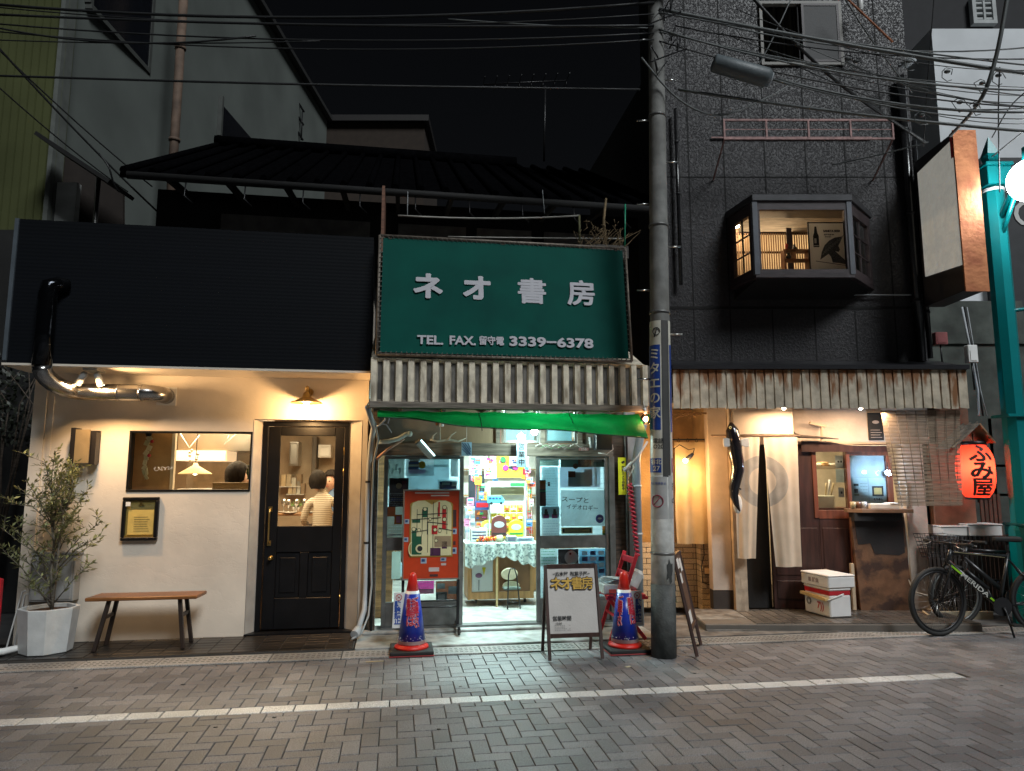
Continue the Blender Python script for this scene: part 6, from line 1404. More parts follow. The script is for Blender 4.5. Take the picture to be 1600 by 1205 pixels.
m = MB(); m.box(wx1 + .001, vx0 - .001,.01,.09,.09, wz1 + .10); m.box(vx0, R.at(1392,750)[0],.02,.08, vz1, wz1 + .10); m.box(vx1, vx1 + .06,.02,.08,.09, vz1); m.box(wx0 - .05, wx0 - .001,.018,.029, wz0 - .09, wz1 + .1); m.box(vx0, vx1,.03,.07,.09, vz0); er_.part('window_frame', m, DW2, bevel=.003)
for (a, b, c, d) in ((wx0, wx1, wz0, wz1),(vx0, vx1, vz0, vz1)): m = MB(); m.box(a, b,.045,.05, c, d); er_.part('pane', m, GLASS)
m = MB(); pts = [(ox0,-.03, oz1 + .01)]; n3 = 24
poly = [(R.at(1251,690)[0] + (R.at(1388,690)[0] - R.at(1251,690)[0])*k/n3, oz1 + .03 - .05*(1/(1 + math.exp(-(k - 10)*.7)))) for k in range(n3 + 1)]
m.prism(poly + [(poly[-1][0], oz1 - .09),(poly[0][0], oz1 - .09)],-.02,-.004); er_.part('shaped_lintel', m, DW)
m = MB(); m.tube([(p_[0],-.022, p_[1] + .004) for p_ in poly],.007, n=6); er_.part('lintel_edge', m, M('pale_edge',(.42,.32,.2), rough=.7))
# driftwood over the door
dwx, dwz = R.at(1240,682,-.1); t = Thing('driftwood', 'dark driftwood stick with knobbed end above the shop window', 'driftwood', R,(dwx,-.1, dwz)); m = MB(); m.tube([R.p3(1236,678,-.12), R.p3(1250,682,-.12), R.p3(1285,684,-.1), R.p3(1310,686,-.1)],[.025,.02,.012,.006], n=8); m.ball(R.p3(1238,678,-.12),.035, n=8); t.part('stick', m, WOODD)
t = Thing('bracket_shelf', 'pale little wooden bracket on the plaster above the driftwood', 'bracket', R, R.p3(1275,665,-.05)); m = MB(); a_, b_2 = R.p3(1265,661,-.08), R.p3(1290,666,-.08); m.bar(a_, b_2,.03,.05); m.bar(R.p3(1284,664,-.08), R.p3(1284,690,-.08),.02,.03); t.part('bracket', m, M('pale_wood',(.5,.4,.28), rough=.7))
a, b, c, d = R.rect(1357,645,1380,688,-.02)
t = Thing('dark_notice', 'dark notice board with a pale line drawing, top left of the bamboo blind', 'notice', R,(a,-.02, c)); m = MB(); m.box(a, b,-.02,-.004, c, d); t.part('board', m, INK); m = MB(); m.lathe([(.04,0),(.04,.001)],((a + b)/2,-.021,(c + d)/2 + .05), rot=(90,0,0), n=12, sy=.5)
for k in range(4): m.box(a + .02, b - .02 - .02*(k % 2),-.0215,-.0205, c + .03 + .028*k, c + .036 + .028*k)
t.part('drawing', m, M('chalk',(.35,.3,.28)))
# kitchen behind the panes
IK = M('kitchen_wall',(.60,.52,.40), rough=.8)
m = MB(); m.box(xL - .3, vx1 + .5,1.9,2.0,.05,2.5); m.box(vx1 + .4, vx1 + .5,.13,1.9,.05,2.5); m.box(xL - .32, xL - .28,.14,1.9,.05,2.5); bh.part('kitchen_wall', m, IK)
m = MB(); m.box(xL - .3, vx1 + .4,.14,1.9,.04,.09); bh.part('kitchen_floor', m, WOODD)
m = MB(); m.box(xL - .3, vx1 + .4,.14,1.9,2.38,2.42); bh.part('kitchen_ceiling', m, IK)
lamp('AREA', 'kitchen_light', R,(wx0 + .1,.9,2.3),34,(1,.80,.52),.5, bh.o, target=(wx0 + .1,1.0,0))
sh = Thing('kitchen_shelf', 'pale shelf with folded white towels behind the left lit pane', 'shelf', R, R.p3(1285,731,.9)); a, b, c, d = R.rect(1270,728,1306,733,.9); m = MB(); m.box(a, b,.85,1.1, c, d); sh.part('board', m, M('pale_wood',()) if False else MATS['pale_wood'])
for k in range(3): m = MB(); m.box(a + .02 + k*.09, a + .10 + k*.09,.86,1.05, d + .001, d + .03 + .02*(k % 2)); Thing('folded_towel', 'folded pale towel on the shelf behind the left lit pane', 'towel', R,(a + k*.09,.9, d), m, M('towel%d' % k,((.7,.68,.6),(.55,.33,.15),(.66,.6,.5))[k], rough=.9), group='towels on the kitchen shelf', bevel=.01)
for k,(q0, p0_, q1, p1_, mt, lb) in enumerate(((1305,712,1319,732, WHITEPL, 'upper white notice with two dark marks inside the left pane'),(1306,733,1319,754, pm('grey',(.4,.44,.43)), 'pale grey written sheet below the upper white notice'),(1310,762,1319,777, WHITEPL, 'small white card with a black dot low inside the left pane'))):
    paper(lb, q0, p0_, q1, p1_, mt,.09, fr=R, cat='notice', name='notice', blocks=[(.25,.4,.45,.55, PDK),(.55,.4,.75,.55, PDK)] if k == 0 else ([(.4,.4,.7,.65, PDK)] if k == 2 else ()), lines=(.1,.2,.9,.9,5, PG) if k == 1 else None)
x_, z_ = R.at(1290,778,.55); t = Thing('storage_tub', 'translucent white tub with utensils inside the left lit pane', 'tub', R,(x_,.55, z_)); m = MB(); m.box(x_ - .12, x_ + .08,.48,.68, wz0 - .02, z_ + .03); t.part('tub', m, M('tub_white',(.66,.64,.5), rough=.4), bevel=.01)
for k in range(3): m = MB(); m.tube([(x_ + .0 + k*.03,.55, z_),(x_ + .02 + k*.045,.55, z_ + .18 + .04*(k % 2))],[.006,.014], n=6); t.part('utensil', m,[M('bamboo',(.5,.38,.2)), WHITEPL][k % 2])
m = MB(); a, b, c, d = R.rect(1276,790,1322,797,.35); m.box(a - .3, vx1 + .1,.35,.75, c - .12, d - .03); Thing('kitchen_counter', 'reddish wooden counter just inside the lit panes of the black house', 'counter', R,(a,.35,.09), m, DW2)
# right pane: blue-lit frosted sheet with menus
m = MB(); m.box(vx0, vx1,.075,.08, vz0, vz1); Thing('frosted_board', 'pale blue frosted board filling the right lit pane', 'board', R,(vx0,.075, vz0), m, M('frost_blue',(.55,.62,.68), rough=.5, trans=.3))
t,(a, b, c, d) = paper('white menu sheet with black drawings and ruled lines in the right pane',1332,747,1357,792, PB,.065, fr=R, cat='menu', name='menu_sheet', blocks=[(.1,.2,.4,.28, PDK),(.1,.38,.35,.52, PDK),(.08,.55,.4,.62, pm('olive',(.4,.42,.3)))], lines=(.5,.2,.95,.85,7, PG))
t,(a, b, c, d) = paper('white menu sheet with a dark rounded plate picture in the right pane',1358,747,1385,792, PB,.062, fr=R, cat='menu', name='menu_sheet')
m = MB(); m.box(a + .035, b - .035,.058,.060, c + .12, c + .235,0); m.box(a + .055, b - .055,.0555,.0575, c + .14, c + .215,1); t.part('plate_picture', m,[PDK, M('toast',(.6,.38,.14))], bevel=.0); t.text('とりめし',.03, INK,((a + b)/2,.059, c + .085), bold=.001, sx=.9)
# blue white led flower lamp
x_, z_ = R.at(1388,739,-.06); t = Thing('led_flower_lamp', 'bluish white cluster of small led lamps at the right edge of the lit pane', 'lamp', R,(x_,-.06, z_)); m = MB()
for k in range(7): an = k*.9; m.ball((x_ + .03*math.cos(an)*(k > 0),-.06 + .012*math.sin(k), z_ + .022*math.sin(an)*(k > 0)),.011, n=6)
t.part('led_cluster', m, emit_mat('led_blue',(.55,.75,1),30)); m = MB(); m.ball((x_ + .005,-.045, z_),.026, n=8, sc=(1.5,.6,1)); m.tube([(x_,-.05, z_ + .02),(x_,-.05, z_ + .12)],.006, n=5); t.part('holder', m, BLKMET)
lamp('POINT', 'led_light', R,(x_ - .08,-.24, z_ + .01),13,(.5,.74,1),.02, t.o)
# counter ledge with tray and cups, board panels below
lx0, lx1, lz0, lz1 = R.rect(1325,795,1420,801,-.12)
t = Thing('counter_ledge', 'narrow wooden ledge under the right lit pane', 'ledge', R,(lx0,-.1, lz0)); m = MB(); m.prism([(lx0,-.10),(lx0 + .12,-.20),(lx1,-.22),(lx1,-.02),(lx0,-.02)], lz0, lz1, axis='z'); t.part('plank', m, M('ledge_wood',(.22,.13,.08), rough=.6), bevel=.003); m = MB(); m.box(lx0 + .05, lx1 - .1,-.16,-.03, lz0 - .09, lz0 - .002); t.part('support', m, M('support_black',(.015,.014,.015), rough=.8))
a, b, c, d = R.rect(1343,787,1400,800,-.12); m = MB(); m.box(a + .09, b,-.19,-.05, lz1 + .001, d); m.box(b - .10, b + .005,-.195,-.045, d + .001, d + .012); Thing('white_box', 'flat white foam box on the ledge under the right pane', 'box', R,(a,-.12, lz1), m, M('foam_peach',(.68,.60,.52), rough=.7), bevel=.006)
for k,(q, cl_, lb) in enumerate(((1333,(.45,.38,.22), 'patterned cup at the left end of the ledge'),(1341,(.16,.07,.04), 'brown cup between patterned cup and clear cup'),(1350,(.5,.55,.6), 'pale clear cup beside the foam box'))):
    x_ = R.at(q,790,-.12)[0]; m = MB(); m.lathe([(.026,0),(.034,.075),(.03,.075),(.024,.01),(.001,.01)],(x_,-.12, lz1 + .002), n=14); Thing('cup', lb, 'cup', R,(x_,-.12, lz1), m, M('cup%d' % k, cl_, rough=.35, var=.5, scale=60))
a, b, c, d = R.rect(1334,808,1422,955,-.08)
t = Thing('scraped_board', 'large scuffed brown board below the ledge with a black upper area', 'board', R,(a,-.06, c)); m = MB(); m.prism([(a + .0, d),(b - .03, d),(b, c),(a + .05, c)],-.08,-.03,0);
SC = stain_mat('scraped_brown',(.17,.085,.045),(.05,.025,.018), rough=.55, metal=0, scale=1.5, sz=1.2, amount=(.5,.6)); t.part('board', m, SC, bevel=.003)
zq = R.at(1380,868,-.08)[1]; m = MB(); m.prism([(a + .03, d - .02),(b - .05, d - .02),(b - .05, zq + .03),(b - .12, zq),(a + .24, zq + .02),(a + .20, zq + .13),(a + .06, zq + .12)],-.084,-.081); t.part('black_patch', m, M('soot_patch',(.022,.018,.018), rough=.6))
x_, z_ = R.at(1414,850,-.1); m = MB(); m.tube([R.p3(1404,752,-.07), R.p3(1410,800,-.07), R.p3(1419,860,-.07), R.p3(1419,905,-.07), R.p3(1428,925,-.1), R.p3(1450,931,-.2)],.010, n=7); m.tube([R.p3(1416,752,-.05), R.p3(1419,800,-.05)],.012, n=7)
Thing('pale_gas_pipe', 'thin pale pipe running down the plaster right of the scuffed board', 'pipe', R,(x_,-.1, z_), m, M('pale_pipe',(.5,.45,.38), rough=.5))
m = MB(); m.tube([R.p3(1441,955,-.3), R.p3(1460,968,-.35), R.p3(1490,973,-.35), R.p3(1510,965,-.3)],.013, n=7); m2 = Thing('curved_hose', 'pale curved hose on the ground behind the bicycle wheels', 'hose', R, R.p3(1441,955,-.3), m, M('hose_tan',(.5,.36,.2), rough=.5))
m = MB(); a, _, c, d = R.rect(1329,880,1338,955,-.05); m.box(a, a + .035,-.09,-.05,.1, d); Thing('upright_plank', 'pale upright slat standing behind the foam boxes', 'plank', R,(a,-.07,.1), m, MATS['pale_wood'])

# foam box on cooler
FOAM = M('foam_white',(.70,.68,.66), rough=.7, var=.08, bump=.05)
qx_, qz_ = R.at(1298,966,-.62); yc = -.50; xa = R.at(1266,940,-.62)[0]; xb = R.at(1334,940,-.62)[0]
ang = 0
t = Thing('cooler_box', 'white cooler box with red band and beige handle standing on the doorstep', 'cooler', R,((xa + xb)/2,-.42,.097)); t.o.rotation_euler[2] = 0
# corners of a box seen edge on: near corner at px 1298
def corner(px, py, z):
    u = (px - CX)/F; v = (CY - py)/F; dy, dz = math.cos(PITCH) - v*math.sin(PITCH), math.sin(PITCH) + v*math.cos(PITCH); tt = (z - CAMH)/dz; return Vector((u*tt - R.o[0], dy*tt - R.o[1], z))
nA = corner(1298,966,.099)
fdir = Vector((.975,.22,0)); sdir_ = Vector((-.50,.866,0))      # short front side to the right, long side going back left
fdir = Vector((math.cos(R_(14)), math.sin(R_(14)),0)); sdir_ = Vector((-fdir.y, fdir.x,0))
fdir = Vector((.97,.24,0)); sdir_ = Vector((-.24,.97,0))
Wc, Lc = .26,.42
def bx3(m, o_, w_, l_, z0, z1, mt=0, ex=0):
    p = [o_ - fdir*ex - sdir_*ex, o_ + fdir*(w_ + ex) - sdir_*ex, o_ + fdir*(w_ + ex) + sdir_*(l_ + ex), o_ - fdir*ex + sdir_*(l_ + ex)]
    m.prism([(q.x, q.y) for q in p], z0, z1, mt, axis='z')
z1c = R.at(1298,905, nA.y)[1]
ztop_ = nA.z + (66/F)*(8.2 + nA.y)*1.02
H1 = (966 - 922)/F*(8.2 + nA.y); H2 = (966 - 898)/F*(8.2 + nA.y)
H1 = .30; H2 = .42
m = MB(); bx3(m, nA, Wc, Lc, nA.z, nA.z + H1 - .075,0); bx3(m, nA, Wc, Lc, nA.z + H1 - .03, nA.z + H1 - .002,0,.006); t.part('body', m, FOAM, bevel=.012)
m = MB(); bx3(m, nA, Wc, Lc, nA.z + H1 - .074, nA.z + H1 - .031,0,-.004); t.part('red_band', m, RED)
h0 = nA - fdir*.03; m = MB(); zz = nA.z + H1 - .11; m.tube([nA + fdir*.16 + Vector((0,0, H1 - .06)) - sdir_*.015, h0 - sdir_*.01 + Vector((0,0, H1 - .12))],.008, n=6); m.bar(h0 + Vector((0,0, H1 - .115)), h0 + sdir_*Lc + Vector((0,0, H1 - .095)),.045,.028,1, up=(0,0,1)); t.part('handle', m,[WHITEPL, M('handle_beige',(.62,.45,.2), rough=.5)])
def side_text(th, s_, sz_, mat, along, up_, bold=0, sx=1):
    """lettering on the long left side of the boxes"""
    wrapf = lambda c_: nA - fdir*(.0025 + max(0, c_.z)) + sdir_*(Lc - along - c_.x*sx) + Vector((0,0, up_ + c_.y)) - Vector(th.off)
    return text(s_, sz_, mat, th.o,(0,0,0), wrap=lambda c_: wrapf(c_), bold=bold, ext=.0006)
side_text(t, '7))',.10, RED,.27,.10,.002); side_text(t, '◎',.10, M('dark_grey_ink',(.1,.1,.1)),.08,.12)
t = Thing('foam_box', 'white foam fish box stacked on the cooler box', 'box', R, tuple(nA + Vector((0,0, H1)))); m = MB(); bx3(m, nA, Wc + .03, Lc, nA.z + H1, nA.z + H1 + .115,0,.018); t.part('box', m, FOAM, bevel=.01)
m = MB(); bx3(m, nA, Wc + .03, Lc, nA.z + H1 + .117, nA.z + H1 + .135,0,.022); t.part('lid', m, FOAM, bevel=.008)
nA2 = nA.copy(); nA = nA - fdir*.02
side_text(t, '■ 鮮魚',.055, M('faded_ink',(.30,.24,.24)),.2, H1 + .06,.001)
nA = nA2

# bamboo blind
t = Thing('bamboo_blind', 'translucent bamboo blind hanging askew under the rusty eave', 'blind', R, R.p3(1376,640,-.4)); m = MB(); n4 = 96
tl, tr_, bl, br = [Vector(q) for q in (R.p3(1376,642,-.42), R.p3(1500,642,-.42), R.p3(1403,792,-.40), R.p3(1503,790,-.40))]
for k in range(n4):
    v = k/n4; a = tl.lerp(bl, v); b = tr_.lerp(br, v); a.z = b.z = a.z*.5 + b.z*.5; sag = Vector((0,.012*math.sin(v*5),.002*math.sin(k*1.7)))
    m.bar(a + sag, b + sag + Vector((0,0,.003*math.sin(k))),.0082,.002)
BAM = M('bamboo_reed',(.30,.22,.15), rough=.7, var=.5, scale=30, stretch=(.3,1,8)); t.part('reeds', m, BAM)
m = MB()
for k in range(8): u = (k + .5)/8; m.tube([tl.lerp(tr_, u) + Vector((0,-.005,0)), bl.lerp(br, u) + Vector((0,-.005,0))],.003, n=4)
t.part('string', m, WOODD)

# paper lantern
lx_, lz_ = R.at(1524,736,-.30)
t = Thing('red_paper_lantern', 'glowing red paper lantern with three black characters', 'lantern', R,(lx_,-.30, lz_)); hh = .29; prof = []
for k in range(61):
    v = k/60; z_ = -hh + 2*hh*v; e_ = abs(2*v - 1); r = .188*(1 - .42*e_ ** 3.2) + .0022*math.cos(k*math.pi); prof.append((r, z_))
m = MB(); m.lathe(prof,(lx_,-.30, lz_), n=48)
LM = bpy.data.materials.new('lantern_paper'); LM.use_nodes = True; n_, l_, b_ = nodes_of(LM); b_.inputs['Base Color'].default_value = (.55,.02,.012,1); b_.inputs['Roughness'].default_value = .6
trn = n_.new('ShaderNodeBsdfTranslucent'); trn.inputs[0].default_value = (.95,.10,.055,1); mx = n_.new('ShaderNodeMixShader'); mx.inputs[0].default_value = .6; l_.new(b_.outputs[0], mx.inputs[1]); l_.new(trn.outputs[0], mx.inputs[2]); l_.new(mx.outputs[0], n_['Material Output'].inputs[0]); MATS['lantern_paper'] = LM
t.part('paper_shade', m, LM)
m = MB(); m.lathe([(.118, hh - .005),(.125, hh + .005),(.12, hh + .035),(.001, hh + .04)],(lx_,-.30, lz_), n=28); m.tube([(lx_,-.30, lz_ + hh + .03),(lx_,-.30, lz_ + hh + .12)],.006, n=5); t.part('top_ring', m, BLKMET)
m = MB(); m.lathe([(.118,-hh - .02),(.122,-hh + .002)],(lx_,-.30, lz_), n=28); t.part('bottom_ring', m, BLKMET)
m = MB(); m.ball((lx_ - .01,-.33, lz_ + .06),.04, n=10); t.part('bulb', m, emit_mat('lantern_bulb',(1,.75,.5),28)); lamp('POINT', 'lantern_light', R,(lx_ - .01,-.34, lz_ + .04),16,(1,.70,.5),.05, t.o)
ORG = Vector((lx_ - t.off[0],-.30 - t.off[1], lz_ - t.off[2]))
for k, ch in enumerate('ふみ屋'):
    z0 = .175 - k*.18
    def wf(c_, z0=z0):
        z_ = z0 + c_.y; v = (z_ + hh)/(2*hh); e_ = abs(2*v - 1); r = .188*(1 - .42*min(1, e_) ** 3.2) + .010 + max(0, c_.z); an = -.10 + c_.x/.188*1.12 - .45*.3; return ORG + Vector((r*math.sin(an),-r*math.cos(an), z_))
    text(ch,.208, M('lantern_ink',(.02,.012,.012), rough=.7, bump=0), t.o,(0,0,0), wrap=wf, fat=.0075 if k < 2 else .005, ext=.001)
t = Thing('lantern_roof', 'weathered little plank roof sheltering the red lantern', 'canopy', R, R.p3(1520,670,-.3)); a, b = R.p3(1488,700,-.42), R.p3(1528,662,-.42); m = MB(); m.bar((a[0],-.28, a[2]),(b[0],-.28, b[2]),.018,.34);
for k in range(3): m.bar((a[0] + .01,-.40 + k*.12, a[2] + .022),(b[0] + .01,-.40 + k*.12, b[2] + .022),.012,.03)
t.part('left_plank', m, WOODG, bevel=.003); a2 = R.p3(1553,692,-.42); m = MB(); m.bar((b[0],-.28, b[2]),(a2[0],-.28, a2[2]),.018,.34); t.part('right_plank', m, M('tan_plank',(.34,.18,.09), rough=.7), bevel=.003); m = MB(); m.bar((b[0],-.1, b[2] - .02),(b[0],.02, b[2] - .02),.03,.03); t.part('bracket', m, WOODD)

# bay window
bw = Thing('bay_window', 'dark timber bay window with lit interior projecting from the black upper wall', 'bay window', R,(BX0,0, BZ0)); DB = M('bay_timber',(.045,.032,.035), rough=.5, var=.4, scale=6, stretch=(1,1,5), bump=.1)
A_, B_, C_, D_ = (BX0 - .02,.0),(R.at(1180,380,-.5)[0],-.50),(R.at(1328,380,-.5)[0],-.50),(BX1 + .0,.0)
zb0 = R.at(1255,429,-.5)[1]; zt0 = R.at(1255,316,-.5)[1]
def offp(poly, o_): return [(p[0] + o_*sx4, p[1] - (o_ if i in (1,2) else 0)) for i,(p, sx4) in enumerate(zip(poly,(-1.2,-.6,.6,1.2)))]
base_poly = [A_, B_, C_, D_]
m = MB(); m.prism(offp(base_poly,.05), zt0 + .0, zt0 + .075, axis='z'); bw.part('bay_roof', m, M('bay_roof_metal',(.06,.06,.065), rough=.4, metal=.4), bevel=.005)
m = MB(); m.prism(offp(base_poly,.03), zb0 - .045, zb0, axis='z'); bw.part('sill', m, DB, bevel=.004)
m = MB(); q_ = offp(base_poly,-.02); m.add([(x_, y_, zb0 - .046) for x_, y_ in q_] + [(B_[0] - .1,.0, zb0 - .16),(C_[0] + .2,.0, zb0 - .16)],[(0,1,4),(1,2,5,4),(2,3,5),(0,4,5,3)]); bw.part('underside', m, M('soffit_black',(.01,.01,.011), rough=.7))
def panel(P_, Q_, z0, z1, t, nv, nh, name):
    P3, Q3 = Vector((P_[0], P_[1],0)), Vector((Q_[0], Q_[1],0)); L = (Q3 - P3).length; m = MB(); up3 = (0,0,1)
    def hb(z, w_): m.bar(P3 + Vector((0,0, z)), Q3 + Vector((0,0, z)),.05 if w_ > .02 else .02, w_, up=up3)
    hb(z0 + t/2, t); hb(z1 - t*.9, t*1.8)
    d_ = (Q3 - P3).normalized()
    for s_ in (0,1):
        c_ = P3 + d_*(t/2 if s_ == 0 else L - t/2); m.bar(c_ + Vector((0,0, z0 + t)), c_ + Vector((0,0, z1 - t*1.8)), t,.05, up=(-d_.y, d_.x,0))
    for k in range(1, nv): c_ = P3 + d_*(t + (L - 2*t)*k/nv); m.bar(c_ + Vector((0,0, z0 + t)), c_ + Vector((0,0, z1 - t*1.8)),.014,.02, up=(-d_.y, d_.x,0))
    for k in range(1, nh): hb(z0 + t + (z1 - z0 - t*2.8)*k/nh,.014)
    o = bw.part(name, m, DB, bevel=.002); g_ = MB(); a_, b_ = P3 + d_*t, P3 + d_*(L - t); g_.add([(a_.x, a_.y, z0 + t),(b_.x, b_.y, z0 + t),(b_.x, b_.y, z1 - t*1.8),(a_.x, a_.y, z1 - t*1.8)],[(0,1,2,3)]); bw.part('pane', g_, GLASS, parent=o)
panel(A_, B_, zb0, zt0,.075,2,3, 'left_casement'); panel(B_, C_, zb0, zt0,.055,1,1, 'front_window'); panel(C_, D_, zb0, zt0,.075,2,3, 'right_casement')
for p_, hz in ((B_,0),(C_,1)): m = MB(); m.box(p_[0] - .03, p_[0] + .03, p_[1] - .035, p_[1] + .03, zb0 - .01, zt0 - .001); bw.part('corner_post', m, M('post_grey',(.10,.11,.13), rough=.45), bevel=.004)
m = MB(); m.prism(offp(base_poly,-.06), zb0 + .001, zb0 + .02, axis='z'); bw.part('inner_board', m, WOODM)
# room behind the bay
m = MB(); m.box(BX0 - .3, BX1 + .3,1.5,1.55,3.3,5.0); m.box(BX0 - .35, BX0 - .3,.13,1.55,3.3,5.0); m.box(BX1 + .3, BX1 + .35,.13,1.55,3.3,5.0); bh.part('upper_room_wall', m, M('upper_room',(.55,.42,.27), rough=.8))
m = MB(); m.box(BX0 - .3, BX1 + .3,.13,1.5,4.86,4.9); m.box(BX0 - .3, BX1 + .3,.13,1.5,3.34,3.38); bh.part('upper_room_ceiling', m, WOODG)
m = MB(); SHZ = M('shoji_slat',(.34,.20,.10), rough=.6)
for k in range(64): x_ = BX0 - .1 + k*.029; m.box(x_, x_ + .013,.30,.31,3.8,4.56)
t = Thing('slatted_screen', 'backlit vertical slatted screen inside the bay window', 'screen', R,(BX0,.3,3.8)); t.part('slats', m, SHZ); m = MB()
for z_ in (3.8,4.02,4.32,4.56): m.box(BX0 - .1, BX1,.312,.33, z_ - .012, z_ + .012)
m.box(R.at(1235,380,.25)[0] - .03, R.at(1235,380,.25)[0] + .03,.27,.299,3.8,4.62); t.part('rail', m, DB); m = MB(); m.add([(BX0 - .1,.34,3.8),(BX1,.34,3.8),(BX1,.34,4.56),(BX0 - .1,.34,4.56)],[(0,1,2,3)]); t.part('paper', m, M('shoji_paper',(.8,.68,.5), rough=.9, trans=.7))
lamp('AREA', 'room_light', R,(3.4,1.2,4.5),20,(1,.68,.38),.8, bh.o, target=(3.4,.3,4.2))
x_, z_ = R.at(1151,352,.12); t = Thing('bay_bulb', 'bare bright bulb glowing behind the left casement of the bay window', 'bulb', R,(x_,.12, z_)); m = MB(); m.ball((x_,.12, z_),.036, n=10); t.part('bulb', m, emit_mat('bay_bulb',(1,.80,.55),32)); m = MB(); m.tube([(x_,.12, z_ + .035),(x_,.12, z_ + .09)],.016, n=8); m.tube([(x_,.12, z_ + .09),(x_,.12,4.85)],.003, n=4); t.part('socket', m, BLKMET); lamp('POINT', 'bulb_light', R,(x_ + .03,.10, z_ - .05),10,(1,.72,.46),.04, t.o)
m = MB(); m.grid(lambda u, v: (x_ - .30 + .42*u,.42 + .015*math.sin(u*25), zb0 - .2 + 1.3*v),24,2); Thing('pale_curtain', 'flat peach coloured curtain behind the bay bulb', 'curtain', R,(x_,.42, zb0), m, M('peach_curtain',(.62,.42,.26), rough=.85, bump=.3, bscale=8, stretch=(1,1,.3)))
t,(a, b, c, d) = paper('framed beer poster with a bottle and an engraved animal in the bay window',1265,349,1321,424, M('poster_cream',(.90,.88,.80), rough=.6, var=.06, trans=.12),-.40, fr=R)
m = MB(); m.frame(a - .012, b + .01, c - .01, d + .012,-.405,-.39,.012); t.part('frame', m, BLACK)
w_, h_ = b - a, d - c; U = lambda u, v: (a + w_*u, d - h_*v)
m = MB(); m.prism([U(.11,.50), U(.27,.50), U(.27,.27), U(.235,.2), U(.215,.07), U(.165,.07), U(.145,.2), U(.11,.27)],-.4025,-.4012,0); m.prism([U(.14,.42), U(.2,.42), U(.2,.32), U(.14,.32)],-.4035,-.4027,1); m.box(U(.12,0)[0], U(.26,0)[0],-.4035,-.4027, U(0,.48)[1], U(0,.46)[1],1)
m.prism([U(.28,.76), U(.33,.60), U(.42,.46), U(.56,.36), U(.72,.30), U(.92,.28), U(.86,.40), U(.80,.47), U(.84,.55), U(.80,.6), U(.70,.58), U(.98,.78), U(.98,.86), U(.80,.83), U(.62,.82), U(.58,.70), U(.52,.64), U(.40,.70)],-.4025,-.4012,2)
for k in range(16): u0, v0 = .36 + .034*k,.66 - .02*k; m.bar((*[U(u0, v0)[0]],-.403, U(u0, v0)[1]),(U(u0 + .10, v0 - .12)[0],-.403, U(u0 + .1, v0 - .12)[1]),.0035,.001,0 if k % 2 else 1)
m.bar((U(.15,.79)[0],-.4025, U(.15,.79)[1]),(U(.97,.88)[0],-.4025, U(.97,.88)[1]),.006,.001,0)
t.part('engraving', m,[INK, M('engr_pale',(.45,.43,.4)), M('engr_grey',(.12,.12,.115), rough=.7, var=.6, scale=90)])
t.text('SANKYA BEER',.034, INK,(*[U(.64,.165)[0]],-.4015, U(.64,.165)[1]), bold=.0012, sx=.9); t.text('BOTTLED IN',.02, INK,(U(.56,.24)[0],-.4015, U(.56,.24)[1]), bold=.0004); t.text('ENGLAND',.015, INK,(U(.53,.285)[0],-.4015, U(.53,.285)[1]))
# knick-knack shelf in the bay
a, b, c, d = R.rect(1224,391,1264,424,-.2); t = Thing('knick_knack_shelf', 'small brown shelf of trinkets left of the beer poster', 'shelf', R,(a,-.2, zb0 + .02)); m = MB()
for z_ in (d - .012,(c + d)/2): m.box(a, b,-.24,-.12, z_, z_ + .012)
m.box(a, a + .012,-.239,-.121, zb0 + .02, d - .013); m.box(b - .012, b,-.239,-.121, zb0 + .02, d - .013); t.part('frame', m, M('shelf_red',(.2,.08,.03), rough=.5))
TR = [('figurine',1231,1, 'figurine', 'red flower shaped figurine on top of the trinket shelf',(.6,.06,.03)),('figurine',1243,1, 'figurine', 'small dark seated figurine on top of the trinket shelf',(.12,.09,.06)),('carton',1240,0, 'carton', 'tan carton in the middle of the trinket shelf',(.4,.2,.09)),('little_jug',1232,0, 'jug', 'dark little jug at the left of the trinket shelf',(.05,.05,.04)),('green_gourd',1217,-1, 'vase', 'green long necked vase left of the trinket shelf',(.3,.36,.16)),('tea_bowl',1203,-1, 'bowl', 'dark tea bowl at the left corner of the bay window board',(.04,.03,.03)),('tea_bowl',1210,-1, 'bowl', 'brown tea bowl next to the green vase',(.1,.05,.03))]
for (nm, q, lv_, ct, lb, cl_) in TR:
    x_ = R.at(q,400,-.2)[0]; z_ = {1: d + .002,0: (c + d)/2 + .014,-1: zb0 + .021}[lv_]; m = MB()
    if nm == 'figurine': m.lathe([(.018,0),(.02,.01),(.01,.03),(.018,.05),(.02,.07),(.001,.09)] if q == 1231 else [(.025,0),(.03,.02),(.015,.05),(.018,.065),(.001,.08)],(x_,-.18, z_), n=10)
    elif nm == 'carton': m.box(x_ - .03, x_ + .03,-.21,-.15, z_ - .0, z_ + .09)
    elif nm == 'green_gourd': m.lathe([(.03,0),(.04,.03),(.025,.06),(.008,.09),(.006,.15)],(x_,-.22, z_), n=12)
    else: m.lathe([(.015,0),(.03,.03),(.026,.03),(.012,.006),(.001,.006)] if nm == 'tea_bowl' else [(.02,0),(.03,.03),(.015,.06),(.02,.075)],(x_,-.2, z_), n=12)
    Thing(nm, lb, ct, R,(x_,-.2, z_), m, M('tr_%d' % q, cl_, rough=.4))
